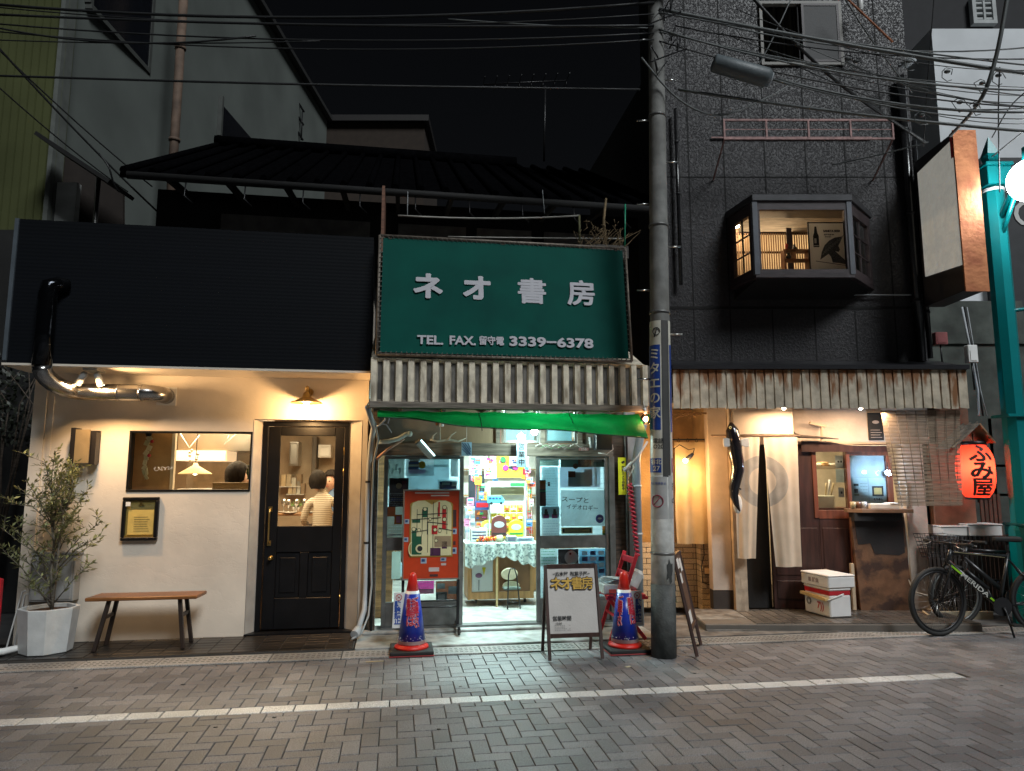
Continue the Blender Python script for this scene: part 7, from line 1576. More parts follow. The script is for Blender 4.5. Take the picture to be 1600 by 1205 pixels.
# railing frame above the bay, upper window with shutter and curtain
rx0, rx1, rz1 = R.at(1130,200,-.5)[0], R.at(1396,200,-.5)[0], R.at(1262,188,-.5)[1]; rz0 = R.at(1262,217,-.5)[1]
PK = M('rusty_pink_iron',(.30,.17,.16), rough=.6, metal=.2, var=.4, scale=20)
t = Thing('iron_planter_rail', 'rusty pinkish iron rail frame projecting above the bay window', 'railing', R,(rx0,-.5, rz0)); m = MB()
for z_ in (rz0, rz1): m.bar((rx0,-.5, z_),(rx1,-.5, z_),.022,.022)
for k in range(5): x_ = rx0 + .011 + (rx1 - rx0 - .022)*k/4; m.bar((x_,-.5, rz0 + .011),(x_,-.5, rz1 - .011),.02,.02)
m.bar((rx0 + .02,-.5,(rz0 + rz1)/2),(rx1 - .02,-.5,(rz0 + rz1)/2),.008,.008)
for x_ in (rx0 + .011, rx1 - .011): m.bar((x_,-.489, rz1),(x_,.0, rz1),.018,.018); m.bar((x_,-.489, rz0),(x_ ,.0, rz0 - .28),.016,.016)
m.bar((rx0,-.02, rz1 + .03),(rx1,-.02, rz1 + .03),.016,.016); t.part('frame', m, PK)
uw = Thing('upper_window', 'upper floor window with pale frame, dark curtain and grey shutter', 'window', R,(UX0,0, UZ0)); FW = M('window_frame_pale',(.2,.19,.17), rough=.5)
m = MB(); m.frame(UX0, UX1, UZ0, UZ1,-.03,.05,.035, tb=.035); uw.part('frame', m, FW); xm_ = R.at(1255,60)[0]
m = MB(); m.box(xm_, UX1 - .04,-.028,.0, UZ0 + .04, UZ1 - .04); uw.part('shutter', m, M('grey_shutter',(.09,.09,.092), rough=.7, var=.1, scale=50)); m = MB(); m.frame(xm_ - .02, UX1 - .035, UZ0 + .036, UZ1 - .036,-.034,.004,.03); uw.part('shutter_frame', m, DB)
m = MB(); m.grid(lambda u, v: (UX0 + .04 + (xm_ - UX0 - .06)*u,.09 + .025*math.sin(u*30), UZ0 + (UZ1 - UZ0)*v),60,4); uw.part('curtain', m, M('dim_curtain',(.10,.085,.05), rough=.9)); m = MB(); m.add([(UX0 + .036,.03, UZ0 + .036),(xm_ - .02,.03, UZ0 + .036),(xm_ - .02,.03, UZ1 - .036),(UX0 + .036,.03, UZ1 - .036)],[(0,1,2,3)]); uw.part('pane', m, GLASS)
m = MB(); m.box(UX0, UX1,.11,.119, UZ0, UZ1); uw.part('backing', m, BLACK)
# conduits on the black wall
for k,(q, y0_, y1_, lb) in enumerate(((1060,170,445, 'thin black conduit beside the utility pole on the black stucco'),(1418,120,565, 'thick black drain pipe at the right edge of the black stucco'),(1432,220,560, 'thin black drain pipe next to the thick one at the right edge'))):
    (x_, z1),(x2, z0) = R.at(q, y0_,-.08), R.at(q + (4 if k == 0 else 22), y1_,-.08); m = MB(); rd = (.022,.05,.028)[k]; m.tube([(x2,-.08, z0),(x2,-.08, z1)], rd, n=12)
    t = Thing('wall_pipe', lb, 'pipe', R,(x2,-.08, z0)); t.part('pipe', m, M('gloss_black_pipe',(.012,.012,.013), rough=.2))
    for f_ in (.2,.5,.8): m = MB(); zz = z0 + (z1 - z0)*f_; m.tube([(x2,-.08, zz),(x2,-.08, zz + .03)], rd*1.2, n=12); m.bar((x2,-.08, zz + .015),(x2,-.001, zz + .015),.012,.012); t.part('clamp', m, BLKMET)
m = MB(); za = R.at(1380,461,-.05)[1]; m.tube([(R.at(1327,461,-.05)[0],-.05, za),(R.at(1475,461,-.05)[0],-.05, za)],.009, n=6); Thing('horizontal_conduit', 'pale horizontal conduit right below the bay window', 'conduit', R,(3.8,-.05, za), m, CORN)

# ================================================================== FAR RIGHT
# vertical projecting sign with copper edge
sx_a, sx_b = 4.80,5.03
vs_ = Thing('projecting_sign', 'tall projecting sign with blank faintly lit white side panel and copper edge', 'sign', R,(4.7,-.6,3.5))
def ss(px, py): return None
za, zb2 = 3.50,5.28
m = MB(); m.box(sx_a, sx_b,-.88,-.12, za + .02, zb2); vs_.part('case', m, M('sign_case_black',(.02,.018,.02), rough=.5), bevel=.004)
m = MB(); m.prism([(-.86,3.80),(-.20,3.86),(-.20,5.12),(-.86,5.20)], sx_a - .012, sx_a - .001, axis='x'); vs_.part('side_panel', m, stain_mat('panel_white',(.80,.78,.72),(.6,.48,.22), rough=.4, metal=0, scale=1.2, sz=.15, amount=(.6,.8))); b_ = nodes_of(MATS['panel_white'])[2]; b_.inputs['Emission Color'].default_value = (.9,.88,.78,1); b_.inputs['Emission Strength'].default_value = .22
m = MB(); m.box(sx_a - .012, sx_b + .01,-.90,-.881, za, zb2 + .02); vs_.part('copper_edge', m, M('copper_sheet',(.62,.26,.12), rough=.42, metal=.7, var=.5, scale=5, bump=.15, bscale=20, col2=(.35,.12,.06)))
m = MB(); m.box(sx_a - .014, sx_a - .002,-.88,-.84,5.0, zb2); vs_.part('red_strip', m, RED)
for z_ in (3.9,5.0): m = MB(); m.box(sx_a + .05, sx_a + .1,-.12,.02, z_, z_ + .05); vs_.part('bracket', m, BLKMET)
# teal street lamp
TEAL = M('teal_enamel',(.0,.19,.20), rough=.3, var=.12, scale=3, bump=.02, coat=.3)
tx_, ty_ = 5.45,-.5; K = 1.35
t = Thing('street_lamp', 'teal street lamp post with pointed finial and white globe', 'street lamp', R,(tx_, ty_,0))
zf = lambda z: CAMH + (z - CAMH)*K
pole = MB(); pole.lathe([(.14,0),(.14,1.0),(.112,1.06),(.112, zf(3.95))],(tx_, ty_,0), n=8, smooth=False, a0=R_(22.5)); t.part('post', pole, TEAL, bevel=.004)
m = MB(); m.box(tx_ - .10, tx_ + .3, ty_ - .16, ty_ + .16,0,1.04); m.box(tx_ - .115, tx_ + .315, ty_ - .175, ty_ + .175,1.041,1.07); t.part('base_cabinet', m, M('dark_teal_enamel',(.0,.07,.07), rough=.35), bevel=.01)
m = MB(); m.box(tx_ - .135, tx_ + .135, ty_ - .135, ty_ + .135, zf(3.96), zf(4.12)); m.box(tx_ - .155, tx_ + .155, ty_ - .155, ty_ + .155, zf(4.121), zf(4.15)); t.part('capital', m, TEAL, bevel=.006); m = MB(); m.lathe([(.119, zf(3.92)),(.122, zf(3.945))],(tx_, ty_,0), n=8, a0=R_(22.5)); t.part('white_band', m, WHITEPL)
m = MB(); m.lathe([(.10, zf(4.151)),(.068, zf(4.17)),(.095, zf(4.25)),(.001, zf(4.42))],(tx_, ty_,0), n=4, smooth=False, a0=R_(45)); t.part('finial', m, TEAL)
gx_, gy_ = 5.40,-1.15; gz_ = 4.62
m = MB(); m.tube([(tx_, ty_, zf(3.62)),(tx_ + .04, ty_ - .4, zf(3.95)),(tx_ + .06, ty_ - 1.0, zf(4.18))],.036, n=8); m.tube([(tx_, ty_, zf(3.45)),(tx_ + .03, ty_ - .3, zf(3.82))],.026, n=6); t.part('arm', m, TEAL)
m = MB(); m.tube([(tx_, ty_, zf(2.9)),(tx_ + .7, ty_ + .1, zf(2.98))],.022, n=6); t.part('side_arm', m, TEAL)
m = MB(); m.tube([(gx_, gy_, gz_ + .2),(gx_, gy_, gz_ + .36)],.06, n=12); t.part('globe_cap', m, TEAL)
m = MB(); m.ball((gx_, gy_, gz_),.22, n=20); t.part('globe', m, emit_mat('globe_white',(.92,.97,1),26))
m = MB(); m.box(tx_ - .15, tx_ + .15, ty_ - .14, ty_ + .14,2.2,2.23); t.part('collar', m, TEAL)
# white and black building behind
fbld = Thing('white_shop_building', 'white rendered building with a dark sign band at the right edge', 'building', R,(6.0,3.0,0))
wa = R.at(1462,130,3.0)[0]; z35 = R.at(1560,45,3.0)[1]; zsg = R.at(1540,248,2.9)[1]
m = MB(); m.box(wa, wa + 6,3.0,7,0, z35); fbld.part('wall', m, M('white_render',(.80,.83,.86), rough=.7, var=.12, scale=1.5))
m = MB(); m.box(wa + .55, wa + 6,2.86,2.99,3.2, zsg); fbld.part('sign_band', m, M('charcoal_panel',(.035,.037,.042), rough=.5)); xx, zz = R.at(1603,336,2.85); fbld.text('C',.62, WHITEPL,(xx,2.85, zz), bold=.004)
m = MB(); m.box(5.2, wa + 6,2.7,2.85,0,3.19); fbld.part('dark_base', m, M('charcoal_base',(.02,.021,.025), rough=.6))
m = MB(); m.box(wa - .4, wa + 7,4.5,8, z35, z35 + 6); fbld.part('upper_block', m, M('near_black_block',(.015,.015,.018), rough=.8))
a, b, c, d = R.rect(1519,-4,1556,37,4.4); t = Thing('wall_vent', 'pale louvred vent grid on the dark block at the upper right', 'vent', R,(a,4.4, c)); m = MB(); m.frame(a, b, c, d,4.38,4.49,.07)
for k in range(1,5): m.box(a + .07, b - .07,4.40,4.48, c + (d - c)*k/5 - .02, c + (d - c)*k/5 + .02)
m.box((a + b)/2 - .02,(a + b)/2 + .02,4.385,4.39, c + .07, d - .07); t.part('grille', m, M('vent_pale',(.4,.42,.42), rough=.6))
# strip of wall between house and lamp with meters
gp_ = Thing('grey_boarded_wall', 'dark grey boarded gap wall right of the black house', 'wall', R,(4.9,.5,0)); m = MB(); m.box(4.89,6.4,.5,.6,0,3.75); m.box(4.89,6.4,.47,.499,3.2,3.22); gp_.part('boards', m, M('mossy_board',(.06,.07,.06), rough=.8, var=.5, scale=4))
for (q0, p0_, q1, p1_, mt, nm, lb) in ((1456,521,1475,540, M('meter_pink',(.32,.10,.10), rough=.5), 'electric_meter', 'pinkish meter box under the projecting sign'),(1506,541,1521,568, WHITEPL, 'junction_box', 'white junction box at the right end of the eave')):
    a, b, c, d = R.rect(q0, p0_, q1, p1_,.2 if nm[0] == 'e' else -.4); yy = .2 if nm[0] == 'e' else -.4; t = Thing(nm, lb, 'box', R,(a, yy, c)); m = MB(); m.box(a, b, yy - .08, yy, c, d); t.part('case', m, mt, bevel=.006)
    m = MB(); m.box(a + .02, b - .02, yy - .086, yy - .081, c + .02, d - .06); t.part('cover', m, mt); m = MB(); m.tube([((a + b)/2, yy - .04, c),((a + b)/2 + .02, yy - .02, c - .3)],.01, n=5); t.part('cable', m, BLKMET)
for k in range(3):
    m = MB(); m.tube([R.p3(1503 + 4*k,480,.1), R.p3(1515 + 3*k,540,.05), R.p3(1528 + 2*k,610,.0), R.p3(1530 + 6*k,650,-.05)],.012 - .003*k, n=6); Thing('hanging_wire', 'pale wire running down the gap beside the lantern', 'cable', R, R.p3(1503,480,.1), m,(CORN, BLKMET, CORN)[k], group='wires in the gap')
# lit shelf corner and wooden things behind the lantern
m = MB(); a, b, c, d = R.rect(1540,655,1582,775,.6); m.box(a, b + .2,.9,.95, c, d + .1,0); m.box(a, a + .04,.5,.9, c, d,1); m.box(b - .05, b,.5,.55, c, d,1); m.box(a, b,.5,.9, c + .35, c + .38,1); m.box(a, b,.5,.9, c, c + .03,1)
t = Thing('lit_shelf', 'warmly lit wooden shelf corner beyond the red lantern', 'shelf', R,(a,.6, c)); t.part('shelf', m,[M('warm_back',(.45,.3,.16)), DW2]); lamp('POINT', 'shelf_light', R,(a + .22,.7, d - .12),4,(1,.7,.4),.04, t.o); m = MB(); m.ball((a + .25,.75, c + .6),.03, n=8); t.part('bulb', m, emit_mat('shelf_bulb',(1,.8,.55),14))
for k in range(3): m = MB(); m.box(a + .07 + k*.1, a + .15 + k*.1,.6,.75, c + .031, c + .16 + .03*k); Thing('small_crate', 'small box on the lit shelf beyond the lantern', 'box', R,(a + k*.1,.6, c), m, M('crate%d' % k,((.5,.38,.2),(.25,.15,.1),(.55,.5,.42))[k]), group='boxes on the lit shelf')
# slatted fence with foam boxes on it, teal panel
fa_, fb_ = R.at(1452,880,-.15)[0], R.at(1583,880,-.15)[0]; fz = R.at(1510,838,-.15)[1]; FD = M('fence_dark',(.028,.020,.017), rough=.7, var=.4, scale=12, stretch=(1,1,.3))
t = Thing('slatted_fence', 'low dark fence of vertical slats behind the bicycles', 'fence', R,(fa_,-.15,.04)); m = MB(); x_ = fa_
while x_ < fb_: m.box(x_, x_ + .03,-.15,-.13,.10, fz); x_ += .046
t.part('slats', m, FD); m = MB(); [m.box(fa_, fb_,-.128,-.10, z_, z_ + .04) for z_ in (.2, fz - .1)]; t.part('rail', m, FD); m = MB(); m.box(fa_, fb_ - .3,-.2,.1,.02,.1); t.part('kerb', m, M('pale_kerb',(.4,.34,.24), rough=.8))
f2 = Thing('high_slatted_fence', 'taller brown slatted fence right below the red lantern', 'fence', R,(R.at(1535,800,.15)[0],.15,.04)); m = MB(); x_ = R.at(1533,800,.15)[0]; zf2 = R.at(1560,772,.15)[1]
while x_ < fb_ + .12: m.box(x_, x_ + .035,.15,.17,.05, zf2); x_ += .05
f2.part('slats', m, M('fence_brown',(.12,.055,.035), rough=.7, var=.4)); m = MB(); m.box(R.at(1533,800,.15)[0], fb_ + .1,.171,.2, zf2 - .1, zf2 - .06); f2.part('rail', m, FD)
for (q0, q1, p0_, p1_, lb) in ((1463,1502,823,838, 'long white foam box lid on the slatted fence, left of the pair'),(1504,1556,820,838, 'translucent white crate on the slatted fence, right of the pair')):
    a, b, c, d = R.rect(q0, p0_, q1, p1_,-.05); m = MB(); m.box(a, b,-.16,.12, fz + .002, d); t = Thing('foam_crate', lb, 'crate', R,(a,0, fz)); t.part('body', m, FOAM, bevel=.008); m = MB(); m.box(a - .01, b + .01,-.17,.13, d + .001, d + .014); t.part('lid', m, FOAM, bevel=.004)
m = MB(); a, b, c, d = R.rect(1475,797,1522,822,.1); m.box(a, b,.1,.3, fz - .3, d + .03); Thing('rounded_container', 'tan container standing behind the foam crates', 'container', R,(a,.2, fz - .3), m, M('tan_container',(.30,.24,.16), rough=.6), bevel=.04)

# ---- bicycles
def wheel(t, c, r, yaw, sp=20, col=None, tr=.022):
    cm, sn = math.cos(yaw), math.sin(yaw); c = Vector(c); ax = Vector((cm, sn,0)); nrm = Vector((-sn, cm,0))
    ring = lambda rr_: [c + ax*(rr_*math.cos(2*math.pi*k/40)) + Vector((0,0, rr_*math.sin(2*math.pi*k/40))) for k in range(40)]
    m = MB(); m.tube([c + nrm*-.03, c + nrm*.03],.018, n=10); wh = t.part('wheel', m, BLKMET)
    m = MB(); m.tube(ring(r - tr), tr, n=8, closed=True); t.part('tyre', m, RUBBER, parent=wh)
    m = MB(); m.tube(ring(r - tr*2.3), tr*.55, n=6, closed=True); t.part('rim', m, col or BLKMET, parent=wh)
    m = MB()
    for k in range(sp):
        an = 2*math.pi*k/sp; s_ = 1 if k % 2 else -1; m.tube([c + nrm*.022*s_ + ax*.016*math.cos(an + .8*s_) + Vector((0,0,.016*math.sin(an + .8*s_))), c + ax*(r - .05)*math.cos(an) + Vector((0,0,(r - .05)*math.sin(an)))],.0012, n=3)
    t.part('spokes', m, STEEL, parent=wh)
def bike(label, hub, r, wb, yaw, steer, fm, lime=None, basket=False):
    """hub = front axle ground point; the bicycle extends along +x turned by yaw"""
    t = Thing('bicycle', label, 'bicycle', R,(hub[0], hub[1],.0)); cy, sy = math.cos(yaw), math.sin(yaw); h0 = Vector((hub[0], hub[1],0))
    G = lambda x_, y_, z_: h0 + Vector((x_*cy - y_*sy, x_*sy + y_*cy, z_))
    wheel(t, G(0,0, r), r, yaw + steer, col=ALU if basket else None); wheel(t, G(wb,0, r), r, yaw, col=ALU if basket else None)
    hd0, hd1 = G(.155,0, r + .34), G(.11,0, r + .48) ; crown = G(.17,0, r + .30); crown = G(.12,0, r + .36)
    hd0, hd1 = G(.12,0, r + .37), G(.165,0, r + .50); bb = G(.60,0,.29); st_ = G(.73,0, r + .44); ra = G(wb,0, r)
    fr_ = MB(); fr_.tube([hd0, hd1],.022, n=10); fr_.tube([hd1 - Vector((0,0,.03)), st_],[.017,.015], n=9); fr_.tube([hd0 + Vector((0,0,.02)), bb],.026, n=10); fr_.tube([bb, st_ + Vector((0,0,.03))],.016, n=9)
    for s_ in (-1,1): fr_.tube([bb, ra + (G(0, s_*.06,0) - G(0,0,0))],.010, n=7); fr_.tube([st_ + Vector((0,0,-.03)), ra + (G(0, s_*.06,0) - G(0,0,0))],.008, n=7)
    t.part('frame', fr_, fm)
    sv = Vector((-math.sin(yaw + steer), math.cos(yaw + steer),0)); m = MB()
    for s_ in (-1,1): m.tube([hd0 + sv*.012*s_, hd0 + sv*.045*s_ + Vector((0,0,-.04)), G(0,0, r) + sv*.045*s_],.012, n=8)
    t.part('fork', m, BLKMET)
    m = MB(); top = hd1 + Vector((0,0,.06)); fwd_ = Vector((-math.cos(yaw + steer),-math.sin(yaw + steer),0)); m.tube([hd1, top, top + fwd_*.06],.014, n=8); bc = top + fwd_*.06 + Vector((0,0,.01))
    m.tube([bc - sv*.29 - fwd_*.03, bc - sv*.1, bc + sv*.1, bc + sv*.29 - fwd_*.03],.011, n=8); hb_ = t.part('handlebar', m, BLKMET)
    for s_ in (-1,1): m = MB(); m.tube([bc + sv*.18*s_ - fwd_*.015, bc + sv*.30*s_ - fwd_*.032],.017, n=9); t.part('grip', m, RUBBER, parent=hb_); m = MB(); m.tube([bc + sv*.16*s_ + fwd_*.01, bc + sv*.17*s_ + fwd_*.05 - Vector((0,0,.02)), bc + sv*.27*s_ + fwd_*.05 - Vector((0,0,.04))],.005, n=5); t.part('brake_lever', m, STEEL, parent=hb_)
    m = MB()
    for s_ in (-1,1): m.tube([bc + sv*.12*s_, bc + fwd_*.12 + Vector((0,0,.02)), hd0 + fwd_*.08 + Vector((0,0,.05)), hd0 + fwd_*.02],.003, n=4)
    t.part('brake_cable', m, RUBBER)
    m = MB(); m.lathe([(.09,-.004),(.09,.004)], bb + (G(0,-.05,0) - G(0,0,0)), rot=(90,0, math.degrees(yaw)), n=28); t.part('chainring', m, BLKMET)
    for s_, a_ in ((-1,-1.2),(1,1.94)):
        e_ = bb + (G(math.cos(a_)*.17, s_*.075,0) - G(0,0,0)) + Vector((0,0, math.sin(a_)*.17)); m = MB(); m.tube([bb + (G(0, s_*.06,0) - G(0,0,0)), e_],.011, n=7); ck_ = t.part('crank', m, BLKMET); m = MB(); m.bar(e_ + (G(-.045, s_*.06,0) - G(0,0,0)), e_ + (G(.045, s_*.06,0) - G(0,0,0)),.07,.02, up=(0,0,1)); t.part('pedal', m, RUBBER, parent=ck_)
    m = MB(); sp_ = st_ + Vector((0,0,.14)); m.tube([st_, sp_],.013, n=8); t.part('seat_post', m, BLKMET); m = MB(); m.prism([(-.14,-.02),(-.02,-.045),(.1,-.075),(.13,-.04),(.13,.04),(.1,.075),(-.02,.045),(-.14,.02)],0,.05, axis='z'); m.v = [tuple(sp_ + (G(v[0], v[1],0) - G(0,0,0)) + Vector((0,0, v[2]))) for v in m.v]; t.part('saddle', m, RUBBER, bevel=.015)
    m = MB(); m.tube([bb + (G(.02,-.05,0) - G(0,0,0)), bb + (G(.03,-.14,0) - G(0,0,.275))],.010, n=7); t.part('kickstand', m, BLKMET)
    if lime:
        o_ = (G(0,-.0275,0) - G(0,0,0)); d_ = bb - hd0
        for (u0, u1) in ((.05,.25),(.8,.95)): m = MB(); m.bar(hd0 + d_*u0 + o_, hd0 + d_*u1 + o_,.018,.003); t.part('lime_stripe', m, lime)
        m = MB(); m.bar(hd1 - Vector((0,0,.018)) + (st_ - hd1)*.05 + o_*.7, hd1 - Vector((0,0,.018)) + (st_ - hd1)*.92 + o_*.68,.005,.003); t.part('top_stripe', m, M('orange_grey_stripe',(.30,.26,.14), rough=.5))
        ang_ = math.atan2(d_.z, math.hypot(d_.x, d_.y)); mid = hd0 + d_*.5 + o_*1.12; dn = d_.normalized(); un = Vector((-dn.z*cy*-1,0,0)); un = dn.cross(Vector((-sy*0 + sy,-cy,0))).normalized(); un = -un if un.z < 0 else un
        text('MERIDA',.062, M('bike_letter',(.5,.5,.46), rough=.5), t.o,(0,0,0), wrap=lambda c_: mid + dn*c_.x*1.5 + un*c_.y + o_.normalized()*max(0, c_.z) - Vector(t.off), bold=.001, ext=.0005)
        m = MB(); m.tube([bb + (hd0 - bb)*.30 + un*.06, bb + (hd0 - bb)*.72 + un*.06],.022, n=10); t.part('tube_lock', m, BLKMET)
    if basket:
        m = MB(); c_ = G(-.14,0, r + .50)
        for k in range(7):
            z_ = c_.z - .11 + k*.04; s_ = .12 + .008*k; m.tube([Vector((c_.x - s_, c_.y - s_, z_)), Vector((c_.x + s_, c_.y - s_, z_)), Vector((c_.x + s_, c_.y + s_, z_)), Vector((c_.x - s_, c_.y + s_, z_))],.003, n=4, closed=True)
        for k in range(24):
            an = 2*math.pi*k/24; ux, uy = math.cos(an), math.sin(an); q = max(abs(ux), abs(uy)); ux /= q; uy /= q; m.tube([Vector((c_.x + ux*.12, c_.y + uy*.12, c_.z - .11)), Vector((c_.x + ux*.168, c_.y + uy*.168, c_.z + .13))],.0025, n=4)
        t.part('basket', m, BLKMET)
    return t
u_ = corner(1466,994,0); bike('dark sports bicycle with lime stripes and pale frame lettering, nearest to the street',(u_.x + .02, u_.y),.335,1.04,-.02,.24, M('frame_dark',(.02,.022,.024), rough=.25), lime=M('lime',(.28,.62,.02), rough=.35))
u_ = corner(1484,979,0); bike('black city bicycle with wire basket behind the sports bicycle',(u_.x + .1, u_.y + .03),.315,1.0,.05,.10, M('frame_black',(.015,.015,.017), rough=.3), basket=True)
# ================================================================== UTILITY POLE, STREET THINGS
pb_ = S.world((1.09,-1.346 + .10,0)); PX, PY = pb_.x + .055, pb_.y
CPO = stain_mat('pole_concrete',(.19,.19,.18),(.12,.117,.105), rough=.75, metal=0, scale=2, sz=.3, amount=(.5,.7))
def pr(z): return .105 - .0052*z
def pc(z): return Vector((PX + .0145*z, PY, z))
t = Thing('utility_pole', 'grey concrete utility pole wrapped with blue and white notices, right of the bookshop', 'utility pole', W0,(PX, PY,0))
m = MB(); zs = [.0,.63,2,4,6,8.2]; m.tube([pc(z) for z in zs],[pr(z) for z in zs], n=28); t.part('shaft', m, CPO); m = MB(); m.tube([pc(.62), pc(1.0), pc(2.6)],[pr(.62) + .002, pr(1.0) + .002, pr(2.6) + .002], n=28); t.part('pale_lit_coating', m, stain_mat('pole_pale_lit',(.60,.60,.57),(.2,.19,.17), rough=.7, metal=0, scale=2, sz=.3, amount=(.55,.7)))  # pale lower coating; light fading up the pole is also in its colour
m = MB(); m.tube([pc(0), pc(.62)],[pr(0) + .006, pr(.62) + .006], n=28); t.part('dark_wrap', m, M('pole_dark_wrap',(.075,.08,.077), rough=.7, var=.4, scale=10, bump=.3))
def cyl(a0, a1, z0, z1, off=.004, nu=16, nz=6, f=None, m=None, mi=0):
    m = m or MB(); m.grid(lambda u, v: (lambda z, a: pc(z) + Vector((math.sin(a),-math.cos(a),0))*(pr(z) + off))(z0 + (z1 - z0)*v, a0 + (a1 - a0)*u), nu, nz, mi); return m
def pz(py): return W0.at(1030, py, PY - .1)[1]
BLU = M('sign_blue',(.02,.06,.28), rough=.3, bump=0); CRM = M('sign_cream',(.58,.56,.48), rough=.35, bump=0); GRB = M('band_grey',(.42,.42,.41), rough=.5)
def ptext(body, size, mat, ang, z, off=.008, **k):
    return text(body, size, mat, t.o,(0,0,0), wrap=lambda c_: pc(z + c_.y) + Vector((math.sin(ang + c_.x/pr(z)),-math.cos(ang + c_.x/pr(z)),0))*(pr(z + c_.y) + off + max(0, c_.z)) - Vector(t.off), ext=.0004, **k)
z1, z2, z3, z4 = pz(742), pz(716), pz(675), pz(500); zc = pz(538)
m = cyl(-1.75,-.10, z1, z4); o = t.part('advert_plate', m, CRM)
m = cyl(-1.7,-.22, z3 + .02, zc,.006); t.part('blue_field', m, BLU, parent=o); m = cyl(-1.7,-.22, z1 + .02, z2,.006); t.part('address_field', m, BLU, parent=o)
for k, ch in enumerate('ミタエの家。'): ptext(ch,.115, CRM,-.80, zc - .09 - k*.135, bold=.002)
ptext('谷北',.05, CRM,-.72, z2 - .035, bold=.001); ptext('27',.06, CRM,-.66, z1 + .055, bold=.001); ptext('電話\nO20',.05, INK,-.48,(z2 + z3)/2 + .01, bold=.0005)
m = MB(); a_, z_ = -.55, pz(517); m.tube([pc(z_ + .035*math.sin(q*.6)) + Vector((math.sin(a_ + .35*math.cos(q*.6)),-math.cos(a_ + .35*math.cos(q*.6)),0))*(pr(z_) + .009) for q in range(11)],.004, n=5, closed=True); m.tube([pc(z_ - .05) + Vector((math.sin(a_ - .2),-math.cos(a_ - .2),0))*(pr(z_) + .009), pc(z_ + .03) + Vector((math.sin(a_ + .1),-math.cos(a_ + .1),0))*(pr(z_) + .009)],.005, n=5); t.part('advert_mark', m, INK, parent=o)
m = cyl(.72,1.8, z1, z4); o = t.part('advert_plate', m, CRM); m = cyl(.80,1.8, z3, zc,.006); t.part('blue_field', m, BLU, parent=o); m = cyl(.85,1.8, z1 + .02, z2,.006); t.part('red_field', m, M('sign_redpurple',(.25,.05,.12), rough=.4), parent=o)
m = cyl(-.09,.70, z1 - .02, z4,.003); t.part('dark_backing', m, M('dark_backing',(.05,.05,.048), rough=.6))
zn0, zn1 = pz(811), pz(745)
m = cyl(-1.6,.28, zn0, zn1); t.part('notice_band', m, GRB); m = cyl(.42,1.7, zn0 - .0, zn1 + .01); t.part('notice_band', m, GRB)
m = MB(); zc_, rr3 = (zn0 + zn1)/2 - .03,.052
rng = [pc(zc_ + rr3*math.sin(q*.3)) + Vector((math.sin(-.62 + rr3/.1*math.cos(q*.3)),-math.cos(-.62 + rr3/.1*math.cos(q*.3)),0))*(pr(zc_) + .008) for q in range(21)]
m.tube(rng,.005, n=5, closed=True); m.tube([rng[3], pc(zc_) + Vector((math.sin(-.62),-math.cos(-.62),0))*(pr(zc_) + .010), rng[13]],.004, n=5); t.part('no_smoking_ring', m, M('ring_maroon',(.3,.03,.06), rough=.4))
ptext('路上喫煙禁止',.024, BLU,-.55, zn1 - .06); ptext('G',.06, INK,.95, zc_); ptext('喫\n煙\n所',.022, INK,.9, zn1 - .09)
m = MB();
for zz in (pz(487), pz(868),3.9,5.0):
    m2 = MB(); m2.tube([pc(zz), pc(zz + .022)],[pr(zz) + .007]*2, n=24)
    t.part('steel_band', m2, M('band_steel',(.16,.16,.155), rough=.5, metal=.6))
for k in range(9):
    zz = 2.45 + k*.42; s_ = 1 if k % 2 else -1; m2 = MB(); m2.tube([pc(zz) + Vector((s_*pr(zz),0,0)), pc(zz) + Vector((s_*(pr(zz) + .12),0,0))],.009, n=6); t.part('step_bolt', m2, STEEL)
zz = pz(893); poly = [(.05,-.14),(.12,-.02),(.08,.10),(.17,.13),(.22,.20),(.33,.11),(.45,.12),(.46,.0),(.38,-.08),(.40,-.16),(.28,-.20),(.2,-.1)]
m = MB(); m.add([pc(zz + v*.55) + Vector((math.sin(u*1.5),-math.cos(u*1.5),0))*(pr(zz) + .008) for u, v in poly],[tuple(range(len(poly)))]); t.part('torn_patch', m, M('torn_dark',(.04,.042,.04), rough=.7))
# pole top hardware: crossarms, insulators, transformer closure
for (zz, L) in ((6.3,1.3),(6.75,1.5)):
    m2 = MB(); c_ = pc(zz); m2.bar(c_ + Vector((-L/2,-.14,0)), c_ + Vector((L/2,-.14,0)),.07,.07); t.part('crossarm', m2, BLKMET)
    for k in range(4): m2 = MB(); q_ = c_ + Vector((-L/2 + .1 + k*(L - .2)/3,-.14,.035)); m2.lathe([(.02,0),(.035,.02),(.02,.035),(.035,.055),(.018,.08),(.001,.09)], q_, n=10); t.part('insulator', m2, M('porcelain',(.6,.6,.58), rough=.2))
for k in range(9):
    a_ = random.uniform(0,6.28); z_ = 5.4 + k*.13; q_ = pc(z_) + Vector((math.cos(a_),-abs(math.sin(a_)),0))*.14; m2 = MB(); m2.tube([q_, q_ + Vector((random.uniform(-.12,.12),-.05,.1)), q_ + Vector((random.uniform(-.2,.2),-.02,-.05)), q_ + Vector((random.uniform(-.3,.3),0,.1))],.008, n=5); t.part('cable_loop', m2, BLKMET)

